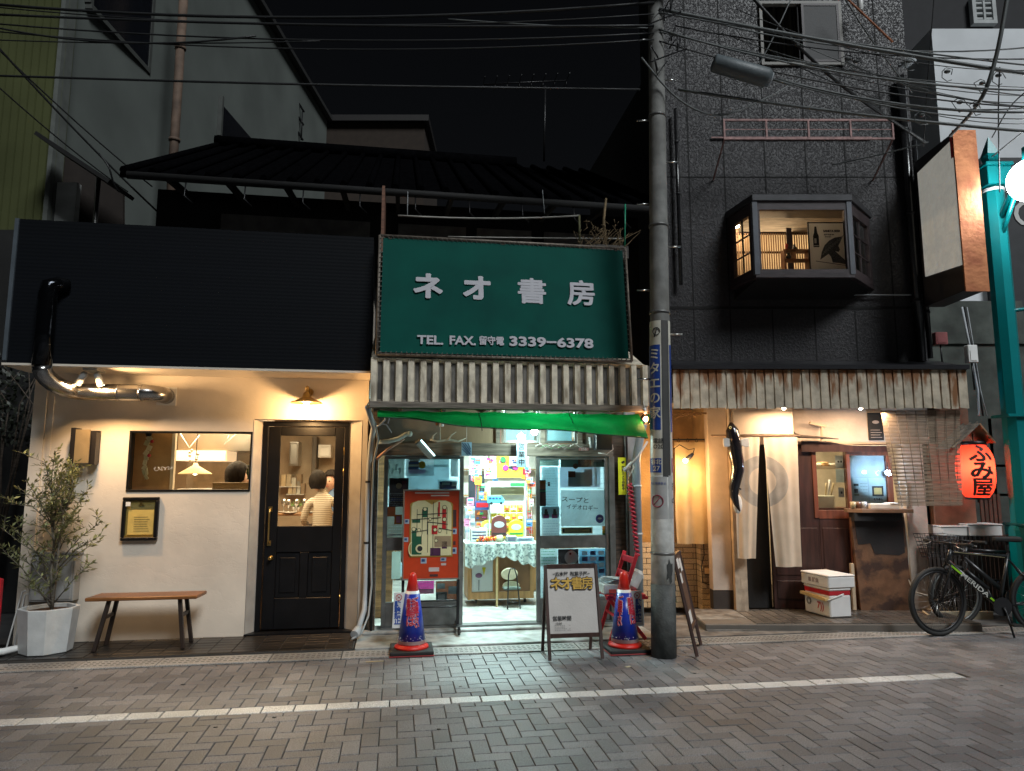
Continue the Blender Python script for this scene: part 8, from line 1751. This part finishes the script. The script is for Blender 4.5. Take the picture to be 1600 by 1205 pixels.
# A-frame boards
def aboard(label, c, yaw, W, H, writing=None, board=None):
    """c = middle of the feet in frame S; the board faces -y turned by yaw"""
    t = Thing('a_frame_board', label, 'sign board', S,(c[0], c[1],.01)); cy, sy = math.cos(yaw), math.sin(yaw)
    G = lambda x_, y_, z_: Vector((c[0] + x_*cy - y_*sy, c[1] + x_*sy + y_*cy, z_)); FRM = M('board_frame',(.05,.022,.016), rough=.5, var=.4, stretch=(5,5,.6))
    yf, yt = -.19,-.012; Pf = lambda u, v: G(-W/2 + W*u, yf + (yt - yf)*v,.012 + H*v)
    for s_ in (0,1):
        m = MB(); m.bar(Pf(s_,0), Pf(s_,1),.028,.022); t.part('front_leg', m, FRM, bevel=.003); m = MB(); m.bar(G(-W/2 + W*s_*.96 + .01,.17,.012), G(-W/2 + W*s_*.96 + .01,.012, H),.026,.02); t.part('rear_leg', m, FRM, bevel=.003)
    for v in (.25,.985): m = MB(); m.bar(Pf(.035, v), Pf(.965, v),.022,.034, up=(0,0,1)); t.part('crossbar', m, FRM)
    m = MB(); a_, b_, c_, d_ = Pf(.03,.262), Pf(.97,.262), Pf(.97,.968), Pf(.03,.968); n_ = (b_ - a_).cross(d_ - a_).normalized()*-.006
    m.add([a_, b_, c_, d_, a_ + n_, b_ + n_, c_ + n_, d_ + n_],[(0,1,2,3),(7,6,5,4),(0,4,5,1),(1,5,6,2),(2,6,7,3),(3,7,4,0)]); t.part('sheet', m, board)
    m = MB(); m.add([G(-W/2 + .03,.13,.26), G(W/2 - .03,.13,.26), G(W/2 - .03,.02, H - .04), G(-W/2 + .03,.02, H - .04)],[(0,1,2,3)]); o = t.part('rear_sheet', m, M('rear_ply',(.12,.07,.035), rough=.7)); md = o.modifiers.new('s', 'SOLIDIFY'); md.thickness = .005
    nrm = (b_ - a_).cross(d_ - a_).normalized(); ex = (b_ - a_).normalized(); ez = (d_ - a_).normalized(); org = Pf(.5,.6); nrm = -nrm if nrm.y*cy + nrm.x*-sy*-1 > 0 and yaw == 0 else nrm
    def put(body, size, mat, u, v, off=.009, **k): p_ = Pf(u, v); return text(body, size, mat, t.o,(0,0,0), wrap=lambda q: p_ + ex*q.x + ez*q.y + nrm*(off + max(0, q.z)) - Vector(t.off), ext=.0005, **k)
    if writing: writing(t, put, Pf, ex, ez, nrm)
    return t
def wr1(t, put, Pf, ex, ez, nrm):
    put('−古本屋  駄菓子屋−',.040, INK,.5,.895, bold=.0008, space=.95)
    GO = M('gold_letter',(.62,.38,.06), rough=.4); OUT = M('letter_outline',(.05,.03,.01), rough=.5)
    for k, ch in enumerate('ネオ書房'):
        put(ch,.112, OUT,.19 + .205*k,.785, off=.0085, fat=.0082); put(ch,.112, GO,.19 + .205*k,.785, off=.0135, fat=.0032 if k < 2 else .0015)
    put('営業時間',.042, INK,.27,.425, bold=.0008); put('12:00',.026, INK,.2,.375, bold=.0003);
    m = MB()
    for j in range(4):
        for k in range(9):
            if random.random() < .8: p_ = Pf(.12 + .035*k,.355 - .017*j) + nrm*.009; m.bar(p_, p_ + ex*.010,.003,.001, up=nrm)
    t.part('small_print', m, M('grey_ink',(.12,.12,.12)))
za = S.at(890,884,-1.1)[1]
aboard('a-frame board with gold shop name lettering on a white sheet, left of the right cone',(.345,-1.11),.0,.46, za, wr1, M('board_sheet',(.52,.49,.46), rough=.45, var=.06))
def wr2(t, put, Pf, ex, ez, nrm):
    for (u0, v0, u1, v1) in ((.1,.85,.45,.95),(.15,.70,.4,.80),(.5,.8,.8,.93),(.1,.3,.5,.42)):
        m = MB(); m.add([Pf(u0, v0) + nrm*.009, Pf(u1, v0) + nrm*.009, Pf(u1, v1) + nrm*.009, Pf(u0, v1) + nrm*.009],[(0,1,2,3)]); t.part('pinned_paper', m, WHITEPL)
aboard('a-frame menu board seen nearly edge on, right of the utility pole',(1.345,-1.07), R_(62),.46, S.at(1062,868,-1.2)[1], wr2, M('board_brown',(.10,.05,.03), rough=.5, var=.4))

# red folding chair with a box of papers
RC2 = M('chair_red',(.55,.03,.05), rough=.4, var=.15)
t = Thing('folding_chair', 'red wooden folding chair half hidden behind the right cone', 'chair', S,(1.0,-.62,.035)); yn, yf = -.78,-.42
P_ = lambda px, py, y: Vector(S.p3(px, py, y))
zst = P_(980,932, yn).z; xa, xb = P_(943,930, yn).x, P_(1012,930, yn).x
for yy in (yn, yf):
    m = MB(); m.bar((xa + .06, yy,.036),(xb - .10, yy, P_(1003,868, yn).z + .01),.035,.022, up=(0,1,0)); t.part('back_post', m, RC2, bevel=.003)
    m = MB(); y2 = yy + .028*(1 if yy < -.6 else -1); m.bar((xb - .02, y2,.036),(xa + .10, y2, zst - .005),.035,.022, up=(0,1,0)); t.part('leg', m, RC2, bevel=.003)
m = MB()
for k in range(5): x_ = xa + .03 + k*(xb - xa - .04)/5; m.box(x_, x_ + (xb - xa)/5 - .022, yn - .02, yf + .02, zst + .0, zst + .018)
for yy in (yn - .018, yf - .002): m.box(xa + .02, xb, yy, yy + .02, zst - .028, zst - .001)
t.part('seat', m, RC2, bevel=.003)
zt_c = P_(1003,868, yn).z
for k, zz in enumerate((zt_c - .05, zt_c - .19)): f_ = (zz - .036)/(zt_c + .01 - .036); x_ = xa + .06 + (xb - .10 - xa - .06)*f_; m = MB(); m.box(x_ - .012, x_ + .008, yn + .018, yf - .018, zz - .03, zz + .03); t.part('back_slat', m, RC2, bevel=.003)
m = MB(); m.bar((xa + .06 + .07, yn,.25),(xa + .06 + .07, yf,.25),.02,.02, up=(0,0,1)); t.part('stretcher', m, RC2)
t = Thing('paper_box', 'pale plastic box of leaflets standing on the seat of the red chair', 'box', S,(xa + .1,-.6, zst)); m = MB(); m.box(xa + .01, xa + .27, yn + .02, yf - .03, zst + .019, zst + .11); t.part('box', m, M('pale_box',(.5,.55,.56), rough=.4), bevel=.008); m = MB(); m.box(xa + .06, xa + .13, yn + .015, yn + .019, zst + .03, zst + .065); m.box(xa + .17, xa + .21, yn + .015, yn + .019, zst + .035, zst + .075); t.part('red_label', m, M('label_red',(.6,.08,.05)))
m = MB()
for k in range(5): m.obox((xa + .14 + .01*k,-.62, zst + .118 + .008*k),(.24,.2,.003),(3,-6 + k*3,8*k));
t.part('leaflets', m, pm('leaf_paper',(.5,.6,.66),0))
m = MB(); x_, z_ = S.at(996,905,-.5); m.obox((x_ - .03,-.5, z_),(.10,.16,.20),(0,28,0)); Thing('grey_bag', 'pale grey bag slumped against the back of the red chair', 'bag', S,(x_,-.5, z_), m, M('grey_bag',(.36,.40,.40), rough=.7, var=.3), bevel=.03)
m = MB(); m.obox((.72,-1.55,.0035),(.05,.03,.001),(0,0,20)); Thing('paper_scrap', 'small pale scrap of paper lying on the bricks before the right cone', 'litter', S,(.72,-1.55,.003), m, M('scrap',(.5,.5,.35)))
m = MB(); m.obox((-1.35,-1.05,.0045),(.15,.02,.002),(0,0,3)); Thing('metal_strip', 'short brass coloured strip lying on the bricks near the hose end', 'litter', S,(-1.35,-1.05,.003), m, M('strip_brass',(.4,.33,.18)))

# ================================================================== BEHIND THE SHOPS
# old house roof
ra, rbx = S.at(185,300,.5)[0],1.95
oh = Thing('old_tiled_house', 'dark old house with tiled roof rising behind the bookshop sign', 'house', S,(ra,1.0,0)); ze, zr = S.at(700,303,.5)[1], S.at(700,253,4.2)[1]
TLM = M('dark_roof_tile',(.0025,.0025,.003), rough=.95, var=.4, scale=12, spec=0)
m = MB(); m.prism([(.5, ze - .05),(.5, ze + .02),(4.2, zr),(4.2, zr - .08)], ra, rbx, axis='x'); oh.part('roof', m, TLM)
m = MB(); x_ = ra + .05
while x_ < rbx: m.tube([(x_,.46, ze + .02),(x_,4.2, zr + .02)],.045, n=6); x_ += .29
oh.part('roof_tile_ridges', m, TLM); m = MB(); m.tube([(ra,4.2, zr + .06),(rbx - 1.2,4.2, zr + .06)],.11, n=8); oh.part('ridge', m, TLM)
m = MB(); m.box(ra + .1, rbx,1.4,1.5,2.8, ze + .2); oh.part('wall', m, M('old_wall_dark',(.012,.012,.012), rough=.9)); m = MB()
for (q0, q1) in ((345,578),(622,728),(745,830),(850,935)): a, b = S.at(q0,360,1.38)[0], S.at(q1,360,1.38)[0]; m = MB(); m.box(a, b,1.36,1.395, S.at(600,372,1.38)[1] - .3, S.at(600,349,1.38)[1]); oh.part('pale_wall_panel', m, M('old_panel',(.14,.13,.12), rough=.8, var=.3))
m = MB(); m.tube([(ra + .1,.44, ze - .04),(rbx - .1,.44, ze - .06)],.045, n=8); oh.part('gutter', m, M('gutter_old',(.006,.006,.006), rough=.8))
for k in range(9): x_ = ra + .5 + k*.62; m = MB(); m.bar((x_,.5, ze - .03),(x_,1.4, ze + .1),.05,.07, up=(0,0,1)); oh.part('rafter', m, M('shade_dark_wood',(.02,.018,.016), rough=.9)); m = MB(); m.tube([(x_ + .2,.44, ze - .08),(x_ + .2,.40, ze - .25),(x_ + .28,.42, ze - .32)],.008, n=5); oh.part('gutter_hook', m, BLKMET)  # rafter colour darkened to stand in for light fading above the street
m = MB(); a, b, c, d = S.rect(597,305,612,372,.0); m.box(a, a + .03,-.25,.4,3.85, d); Thing('wooden_screen', 'reddish wooden screen standing edge on at the left end of the sign roof', 'screen', S,(a,0,3.85), m, M('reddish_screen',(.16,.07,.04), rough=.7, var=.4, stretch=(1,1,8)))
for k,(qa, qb, qc, lb, rd) in enumerate(((( 622,337),(780,346),(905,337), 'pale sagging laundry pole above the green sign',.010),((700,370),(800,372),(972,373), 'pale thin rail lying just above the top of the green sign',.007))):
    m = MB(); y_ = .05; A1, B1, C1 = [Vector(S.p3(*q, y_)) for q in (qa, qb, qc)]; m.tube([A1.lerp(B1, i/8)*(1 - i/8) + B1.lerp(C1, i/8)*(i/8) for i in range(9)], rd, n=6)
    t = Thing(('laundry_pole', 'thin_rail')[k], lb,('pole', 'rail')[k], S, A1); t.part('pole', m, M('pale_pole',(.35,.34,.31), rough=.5))
    if k == 0:
        for p_ in (A1 + Vector((.1,0,0)), C1 + Vector((-.4,0,0))): m = MB(); m.tube([p_, p_ + Vector((0,.1,.32))],.004, n=4); t.part('hanger_cord', m, CORN)
        m = MB(); m.tube([C1, C1 + Vector((.0,0,-.32))],.014, n=6); t.part('bracket', m, M('mossy_bracket',(.16,.16,.08), rough=.8))
t = Thing('dry_plant', 'bundle of dry branching stems above the right end of the green sign', 'plant', S, S.p3(945,390,-.2)); m = MB()
for k in range(34):
    x0_ = random.uniform(905,975); p = Vector(S.p3(x0_,388,-.2 + random.uniform(-.1,.2))); path = [p]; dv = Vector((random.gauss(.05,.10), random.gauss(0,.05),.12));
    for j in range(3): p = p + dv*random.uniform(.3,.8) + Vector((random.gauss(0,.015),0,0)); path.append(p.copy())
    m.tube(path,[.006,.005,.003,.0015], n=4)
for k in range(60): p = Vector(S.p3(random.uniform(905,978), random.uniform(345,388),-.2)); m.tube([p, p + Vector((random.gauss(0,.03),0, random.uniform(-.01,.05)))],.004, n=4)
m.tube([S.p3(947,388,-.15), S.p3(943,345,-.15), S.p3(947,310,-.15)],[.02,.016,.012], n=6); t.part('stems', m, M('dry_stem',(.24,.17,.09), rough=.8, var=.4, scale=30))
m = MB(); a_, b_ = S.p3(915,388,-.1), S.p3(975,388,-.1); m.box(a_[0], b_[0],-.25,.0, a_[2] - .14, a_[2]); t.part('trough', m, M('trough',(.08,.07,.06)))
m = MB(); m.tube([S.p3(976,390,-.25), S.p3(977,319,-.25)],.008, n=6); Thing('green_stake', 'bright green garden stake at the right end of the green sign', 'stake', S, S.p3(976,390,-.25), m, M('stake_green',(.02,.36,.2), rough=.4))
# antenna
m = MB(); base_p = Vector(S.p3(850,252,4.0)); tp3 = Vector(S.p3(852,135,4.0)); m.tube([base_p, tp3],.018, n=6); t = Thing('roof_antenna', 'thin television antenna on the ridge of the old tiled house', 'antenna', S, base_p); t.part('mast', m, BLKMET); m = MB(); A1, B1 = Vector(S.p3(755,132,4.0)), Vector(S.p3(885,126,4.0)); m.tube([A1, B1],.014, n=5)
for k in range(8): p_ = A1.lerp(B1, k/7); m.tube([p_ + Vector((0,-.25,0)), p_ + Vector((0,.25,0))],.007, n=4); m.tube([p_, p_ + Vector((0,0,-.1))],.006, n=4)
t.part('elements', m, BLKMET)
# white apartment house on the left, receding from the street
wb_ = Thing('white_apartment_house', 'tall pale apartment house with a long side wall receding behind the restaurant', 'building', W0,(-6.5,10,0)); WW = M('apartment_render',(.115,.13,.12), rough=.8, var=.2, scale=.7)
def wp(y): return -6.45 + .045*(y - 10)
m = MB(); y0_, y1_, H_ = 9.7,21.5,12.9
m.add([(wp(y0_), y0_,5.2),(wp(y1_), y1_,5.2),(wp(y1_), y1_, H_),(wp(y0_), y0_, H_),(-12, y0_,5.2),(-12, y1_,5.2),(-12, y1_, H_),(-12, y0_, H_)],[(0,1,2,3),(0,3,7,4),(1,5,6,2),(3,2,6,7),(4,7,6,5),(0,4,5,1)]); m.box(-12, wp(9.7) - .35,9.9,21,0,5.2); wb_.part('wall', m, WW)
m = MB(); m.prism([(wp(y0_) - .1, y0_ - .1),(wp(y0_) + .18, y0_ - .1),(wp(y1_) + .18, y1_),(wp(y1_) - .1, y1_)], H_, H_ + .12, axis='z'); wb_.part('parapet', m, M('parapet_dark',(.03,.03,.03)))
def wyz(px, py):
    u = (px - CX)/F; v = (CY - py)/F; dy, dz = math.cos(PITCH) - v*math.sin(PITCH), math.sin(PITCH) + v*math.cos(PITCH); k_ = -6.45 - .45; tt = k_/(u - .045*dy); return dy*tt, CAMH + dz*tt
for (qa, qb) in (((148,-120),(232,92)),((344,155),(396,262))):
    (ya, zt9),(yb, zb9) = wyz(*qa), wyz(*qb); yaa, zaa = wyz(qa[0], qb[1] - (60 if qa[0] > 300 else 55)); zlo = min(zb9, zaa) if True else zb9
    zb9 = wyz((qa[0] + qb[0])/2,(227 + 262)/2 if qa[0] > 300 else 63)[1]; zt9 = wyz((qa[0] + qb[0])/2,190 if qa[0] > 300 else -60)[1]
    m = MB(); y_a, y_b = min(ya, yb), max(ya, yb); m.add([(wp(y_a) + .004, y_a, zb9),(wp(y_b) + .004, y_b, zb9),(wp(y_b) + .004, y_b, zt9),(wp(y_a) + .004, y_a, zt9)],[(0,1,2,3)]); wo = wb_.part('window', m, M('black_pane',(.008,.009,.012), rough=.2)); m = MB()
    m.box(wp(y_a) + .0, wp(y_a) + .10, y_a - .06, y_b + .06, zb9 - .09, zb9 - .01); m.box(wp(y_a) + .0, wp(y_a) + .09, y_b, y_b + .08, zb9, zt9 + .1); m.box(wp(y_a) + .0, wp(y_a) + .09, y_a - .08, y_a, zb9, zt9 + .1); wb_.part('window_frame', m, M('apartment_frame',(.07,.075,.07)), parent=wo)
xr, zr1 = W0.at(268,290,11.6); zr2 = W0.at(275,-40,11.6)[1]; m = MB(); m.tube([(xr,11.6,4.5),(xr,11.6, zr2)],.075, n=10);
for k in range(4): m.tube([(xr,11.6,5.6 + k*1.7),(xr,11.6,5.65 + k*1.7)],.095, n=10)
Thing('rusty_downpipe', 'brown rusty vertical pipe standing against the pale apartment wall', 'pipe', W0,(xr,11.6,4.5), m, M('rust_pipe',(.13,.085,.06), rough=.8, var=.4, scale=5))
# fire escape at the far roof edge
m = MB()
for k in range(14):
    q0 = Vector(W0.p3(375 + k*7.5,12 + k*12.5,19)); m.tube([q0, q0 + Vector((.0,0,-.85))],.02, n=4)
for o2 in (0,-.4,-.85): m.tube([Vector(W0.p3(370,5,19)) + Vector((0,0, o2)), Vector(W0.p3(475,175,19)) + Vector((0,0, o2))],.03, n=4)
Thing('roof_railing', 'dark sloping railing along the roof edge of the apartment house', 'railing', W0, W0.p3(375,10,19), m, BLKMET)
m = MB(); a, b, c, d = W0.rect(497,193,663,262,22); m.box(a, b,22,26,2, d); m.box(a - .1, b + .15,21.8,26.1, d, d + .2,1); m.box(W0.at(570,240,22)[0], b - .5,21.97,21.999, c - .5, W0.at(600,243,22)[1],1); t = Thing('brown_flat_building', 'low brown flat roofed building far behind the old house', 'building', W0,(a,22,2)); t.part('wall', m,[M('far_brown',(.03,.02,.014), rough=.9), M('far_dark',(.012,.01,.01))])
# low lean-to roof under the apartment wall
lt = Thing('lean_to', 'dark lean-to roof with a white wall patch below the apartment house', 'shed', W0,(-6.2,9,3.5)); A1, B1 = Vector(W0.p3(78,224,8.9)), Vector(W0.p3(190,298,8.9)); m = MB(); m.bar(A1, B1,.05,.6); lt.part('roof', m, M('lean_dark',(.01,.01,.01))); m = MB(); a, b, c, d = W0.rect(76,285,118,345,9.3); m.box(a, b,9.3,9.4,2.5, d); lt.part('white_wall', m, M('lit_white',(.5,.52,.5), rough=.8)); m = MB(); x_, z_ = W0.at(150,330,9.0); m.tube([(x_,9.0,3),(x_,9.0, z_ + .5)],.03, n=6); lt.part('post', m, STEEL)
m = MB(); m.prism([W0.at(*q,9.5) for q in ((78,400),(78,226),(192,300),(192,400))],9.5,9.55); lt.part('dark_wall', m, M('lean_brown',(.022,.016,.013)))
# ribbed green building at far left
rg = Thing('ribbed_green_building', 'tall building clad in green yellow ribbed metal sheet at the upper left', 'building', W0,(-8,9.2,0)); xg = W0.at(88,150,9.2)[0]; zg0 = W0.at(40,372,9.2)[1]; m = MB(); prof = []; x_ = xg - 5
while x_ < xg - .02:
    for (dx, dy) in ((0,0),(.085,0),(.092,.03),(.103,.03)): prof.append((x_ + dx,9.2 + dy))
    x_ += .11
m.add([(p[0], p[1], z) for z in (zg0,13) for p in prof],[(i, i + 1, len(prof) + i + 1, len(prof) + i) for i in range(len(prof) - 1)]); m.box(xg - 5, xg - .01,9.24,9.5,0,13); rg.part('ribbed_cladding', m, M('olive_cladding',(.09,.10,.04), rough=.5, metal=.2, var=.25, scale=.8)); m = MB(); m.box(xg - .01, xg + .05,9.15,9.4, zg0 - 1,13); rg.part('corner_trim', m, M('pale_trim',(.12,.13,.12)))
m = MB(); m.box(-12,-5.0,8.6,8.7,-.02, zg0 - .1); rg.part('dark_base', m, M('base_dark',(.012,.012,.012), rough=.9))
# dark shrub in the passage at the left
m = MB()
for k in range(700):
    p = Vector(W0.p3(random.uniform(-30,40), random.uniform(560,690),8.2)) + Vector((0, random.gauss(0,.3), random.gauss(0,.06))); d_ = Vector((random.gauss(0,1), random.gauss(0,1), random.gauss(0,1))).normalized(); w2 = d_.orthogonal().normalized()*.018; m.add([p, p + d_*.03 + w2, p + d_*.065, p + d_*.03 - w2],[(0,1,2,3)])
t = Thing('dark_shrub', 'dark tangled shrub in the unlit passage left of the restaurant', 'shrub', W0, W0.p3(0,690,8.2)); t.part('leaves', m, leaf_mat('dark_leaf',(.02,.025,.015)), recalc=False); m = MB()
for k in range(7): p = Vector(W0.p3(random.uniform(-10,25),700,8.2)); m.tube([p - Vector((0,0,1.2)), p + Vector((random.gauss(0,.15),0,.5)), p + Vector((random.gauss(0,.3),0,1.0))],[.015,.01,.004], n=4)
t.part('branches', m, WOODD)

# ================================================================== OVERHEAD CABLES
CB = M('cable_black',(.015,.016,.017), rough=.5); CG = M('cable_grey',(.12,.13,.13), rough=.5)
def wire(pts, r, mat=CB, label=None, group=None, n=14, sag=0):
    A = [Vector(W0.p3(px, py, y)) for (px, py, y) in pts]; path = []
    if len(A) == 2: path = [A[0].lerp(A[1], i/n) - Vector((0,0, sag*4*(i/n)*(1 - i/n))) for i in range(n + 1)]
    else:
        for k in range(len(A) - 1):
            p0, p1, p2, p3 = A[max(k - 1,0)], A[k], A[k + 1], A[min(k + 2, len(A) - 1)]
            for i in range(n // 2):
                s_ = i/(n // 2); path.append(.5*((2*p1) + (p2 - p0)*s_ + (2*p0 - 5*p1 + 4*p2 - p3)*s_ ** 2 + (3*p1 - p0 - 3*p2 + p3)*s_ ** 3))
        path.append(A[-1])
    m = MB(); m.tube(path, r, n=6); return Thing('overhead_cable', label, 'cable', W0, path[0], m, mat, group=group)
LU, GU = 'thin dark cable among those strung across the upper left', 'cables across the upper left'
for (a_, b_, r) in (((-20,10,6.6),(1022,22,6.4),.006),((-20,22,6.6),(1022,40,6.4),.012),((-20,36,6.6),(1022,52,6.4),.008),((-20,48,6.6),(1022,62,6.4),.007),((-20,62,6.6),(500,64,6.5),.006),((-20,6,6.7),(1022,4,6.4),.014),((-20,40,6.6),(400,56,6.5),.009)):
    wire([a_, b_], r, CB, LU, GU, sag=random.uniform(.02,.16))
wire([(-20,118,6.7),(480,132,6.6),(1000,140,7.5)],.011, CB, 'single thicker cable crossing the pale apartment wall below the bundle')
LD, GD = 'dark cable slanting down from the upper left edge to the restaurant roof', 'cables slanting down at the left'
for (a_, b_, r) in (((-20,55,6.6),(245,330,8.2),.011),((-20,60,6.6),(238,292,8.2),.008),((-20,120,6.6),(200,300,8.2),.007)): wire([a_, b_], r, CB, LD, GD, sag=.04)
m_ = wire([(155,240,7.6),(170,262,7.6),(178,288,7.7),(186,300,7.8)],.010, CB, 'short knotted cable end hanging from the slanting cables')
LR, GR_ = 'grey cable in the bundle running from the utility pole to the upper right', 'cables from the pole to the upper right'
for (a_, b_, r) in (((1030,14,6.4),(1620,118,6.0),.017),((1030,20,6.4),(1620,104,6.0),.008),((1030,46,6.4),(1620,142,6.0),.009),((1030,50,6.4),(1620,152,6.2),.006),((1215,124,6.4),(1620,176,6.1),.012),((1215,126,6.4),(1620,168,6.1),.007),((1060,140,6.6),(1620,207,6.1),.014),((1240,128,6.4),(1620,186,6.2),.006),((1320,96,6.3),(1620,160,6.2),.005)):
    wire([a_, b_], r, CG, LR, GR_, sag=random.uniform(.02,.14))
for k in range(9): y_ = random.uniform(5,150); wire([(1030 + 24*k, y_*.6,6.4),(1620, y_ + random.uniform(20,90), random.uniform(5.9,6.4))], random.choice((.004,.005,.007)), random.choice((CG, CB)), LR, GR_, sag=random.uniform(.02,.22))
for pts, r, lb in ((((1002,90,6.3),(1060,155,6.4),(1125,180,6.6),(1200,152,6.8),(1255,120,6.9)),.009, 'pale cable looping from the pole under the grey sleeve'),
                   (((1170,-10,6.4),(1250,75,6.5),(1330,145,6.8),(1445,222,7.3)),.016, 'thick dark cable falling diagonally across the upper window'),
                   (((1315,-10,6.4),(1360,60,6.6),(1425,145,7.0)),.008, 'thin pale cable falling from the top centre right of the upper window'),
                   (((1575,-10,5.9),(1556,90,6.0),(1530,160,6.2),(1485,212,7.2)),.018, 'thick grey cable curving down to the copper edged sign'),
                   (((1460,-10,6.6),(1450,120,6.8),(1443,230,7.2)),.005, 'thin vertical cable left of the white building'),
                   (((1240,-10,6.5),(1200,75,6.5),(1165,135,6.6)),.007, 'thin cable dropping to the grey sleeve'),
                   (((1300,258,8.0),(1390,238,7.6),(1450,222,7.3)),.007, 'pale cable rising from the black wall towards the copper edged sign'),
                   (((1562,105,6.1),(1560,180,6.4),(1562,300,7.2)),.006, 'thin looped cable hanging down beside the teal finial'),
                   (((1550,215,6.5),(1580,165,6.2),(1620,130,6.0)),.006, 'thin cable rising right from the teal finial'),
                   (((1550,245,7.2),(1600,205,6.8),(1630,180,6.5)),.007, 'teal stay wire above the lamp arm'),
                   (((700,30,6.5),(860,40,6.5),(1012,44,6.4)),.006, 'pale thin cable reaching the pole top from the left')):
    wire(list(pts), r, CG if 'pale' in lb or 'grey' in lb else CB, lb)
wire([(1315,-10,7.9),(1395,66,7.9)],.012, M('rust_orange',(.35,.12,.05), rough=.7), 'rusty orange rod slanting at the right of the upper window')
for k,(x_, y_) in enumerate(((1325,92),(1338,96),(1420,96),(1480,112),(1535,130),(1525,165),(1560,118),(1440,180),(1500,160))):
    p = Vector(W0.p3(x_, y_,6.25)); m = MB(); m.tube([p + Vector((math.cos(a_*.9)*random.uniform(.03,.09),0, math.sin(a_*.9)*.07 - .03)) for a_ in range(7)],.005, n=4); m.ball(p,.022, n=6, sc=(1.4,1,.8))
    Thing('cable_clamp', 'small clamp with a loop of wire on the cables at the upper right', 'clamp', W0, p, m, CG, group='clamps on the right hand cables')
p0, p1 = Vector(W0.p3(1114,98,6.35)), Vector(W0.p3(1206,124,6.35)); t = Thing('cable_sleeve', 'thick grey cylindrical sleeve hanging on the cables left of the upper window', 'cable sleeve', W0, p0); m = MB(); d_ = (p1 - p0); m.tube([p0, p0 + d_*.03, p0 + d_*.9, p1],[.07,.085,.092,.06], n=16); t.part('body', m, M('sleeve_grey',(.10,.12,.13), rough=.5, bump=.15, bscale=30)); m = MB(); m.tube([p1, p1 + d_*.35],.012, n=6); t.part('cable_tail', m, CG); m = MB(); m.tube([p0 + d_*.95, p0 + d_*.99],.068, n=14); t.part('end_cap', m, CORN)
m = MB(); m.tube([W0.p3(1344,-5,8.0), W0.p3(1344,18,8.0)],.035, n=10); Thing('small_wall_lamp', 'small pale cylinder fixed on the black wall at the very top', 'fitting', W0, W0.p3(1344,18,8.0), m, WHITEPL, bevel=.01)
m = MB(); m.tube([W0.p3(1412,103,7.9), W0.p3(1428,90,7.8)],.05, n=12); m.tube([W0.p3(1405,103,8.0), W0.p3(1412,103,7.9)],.02, n=8); Thing('floodlight', 'small pale unlit floodlight at the right edge of the black house', 'floodlight', W0, W0.p3(1412,103,7.9), m, CORN)
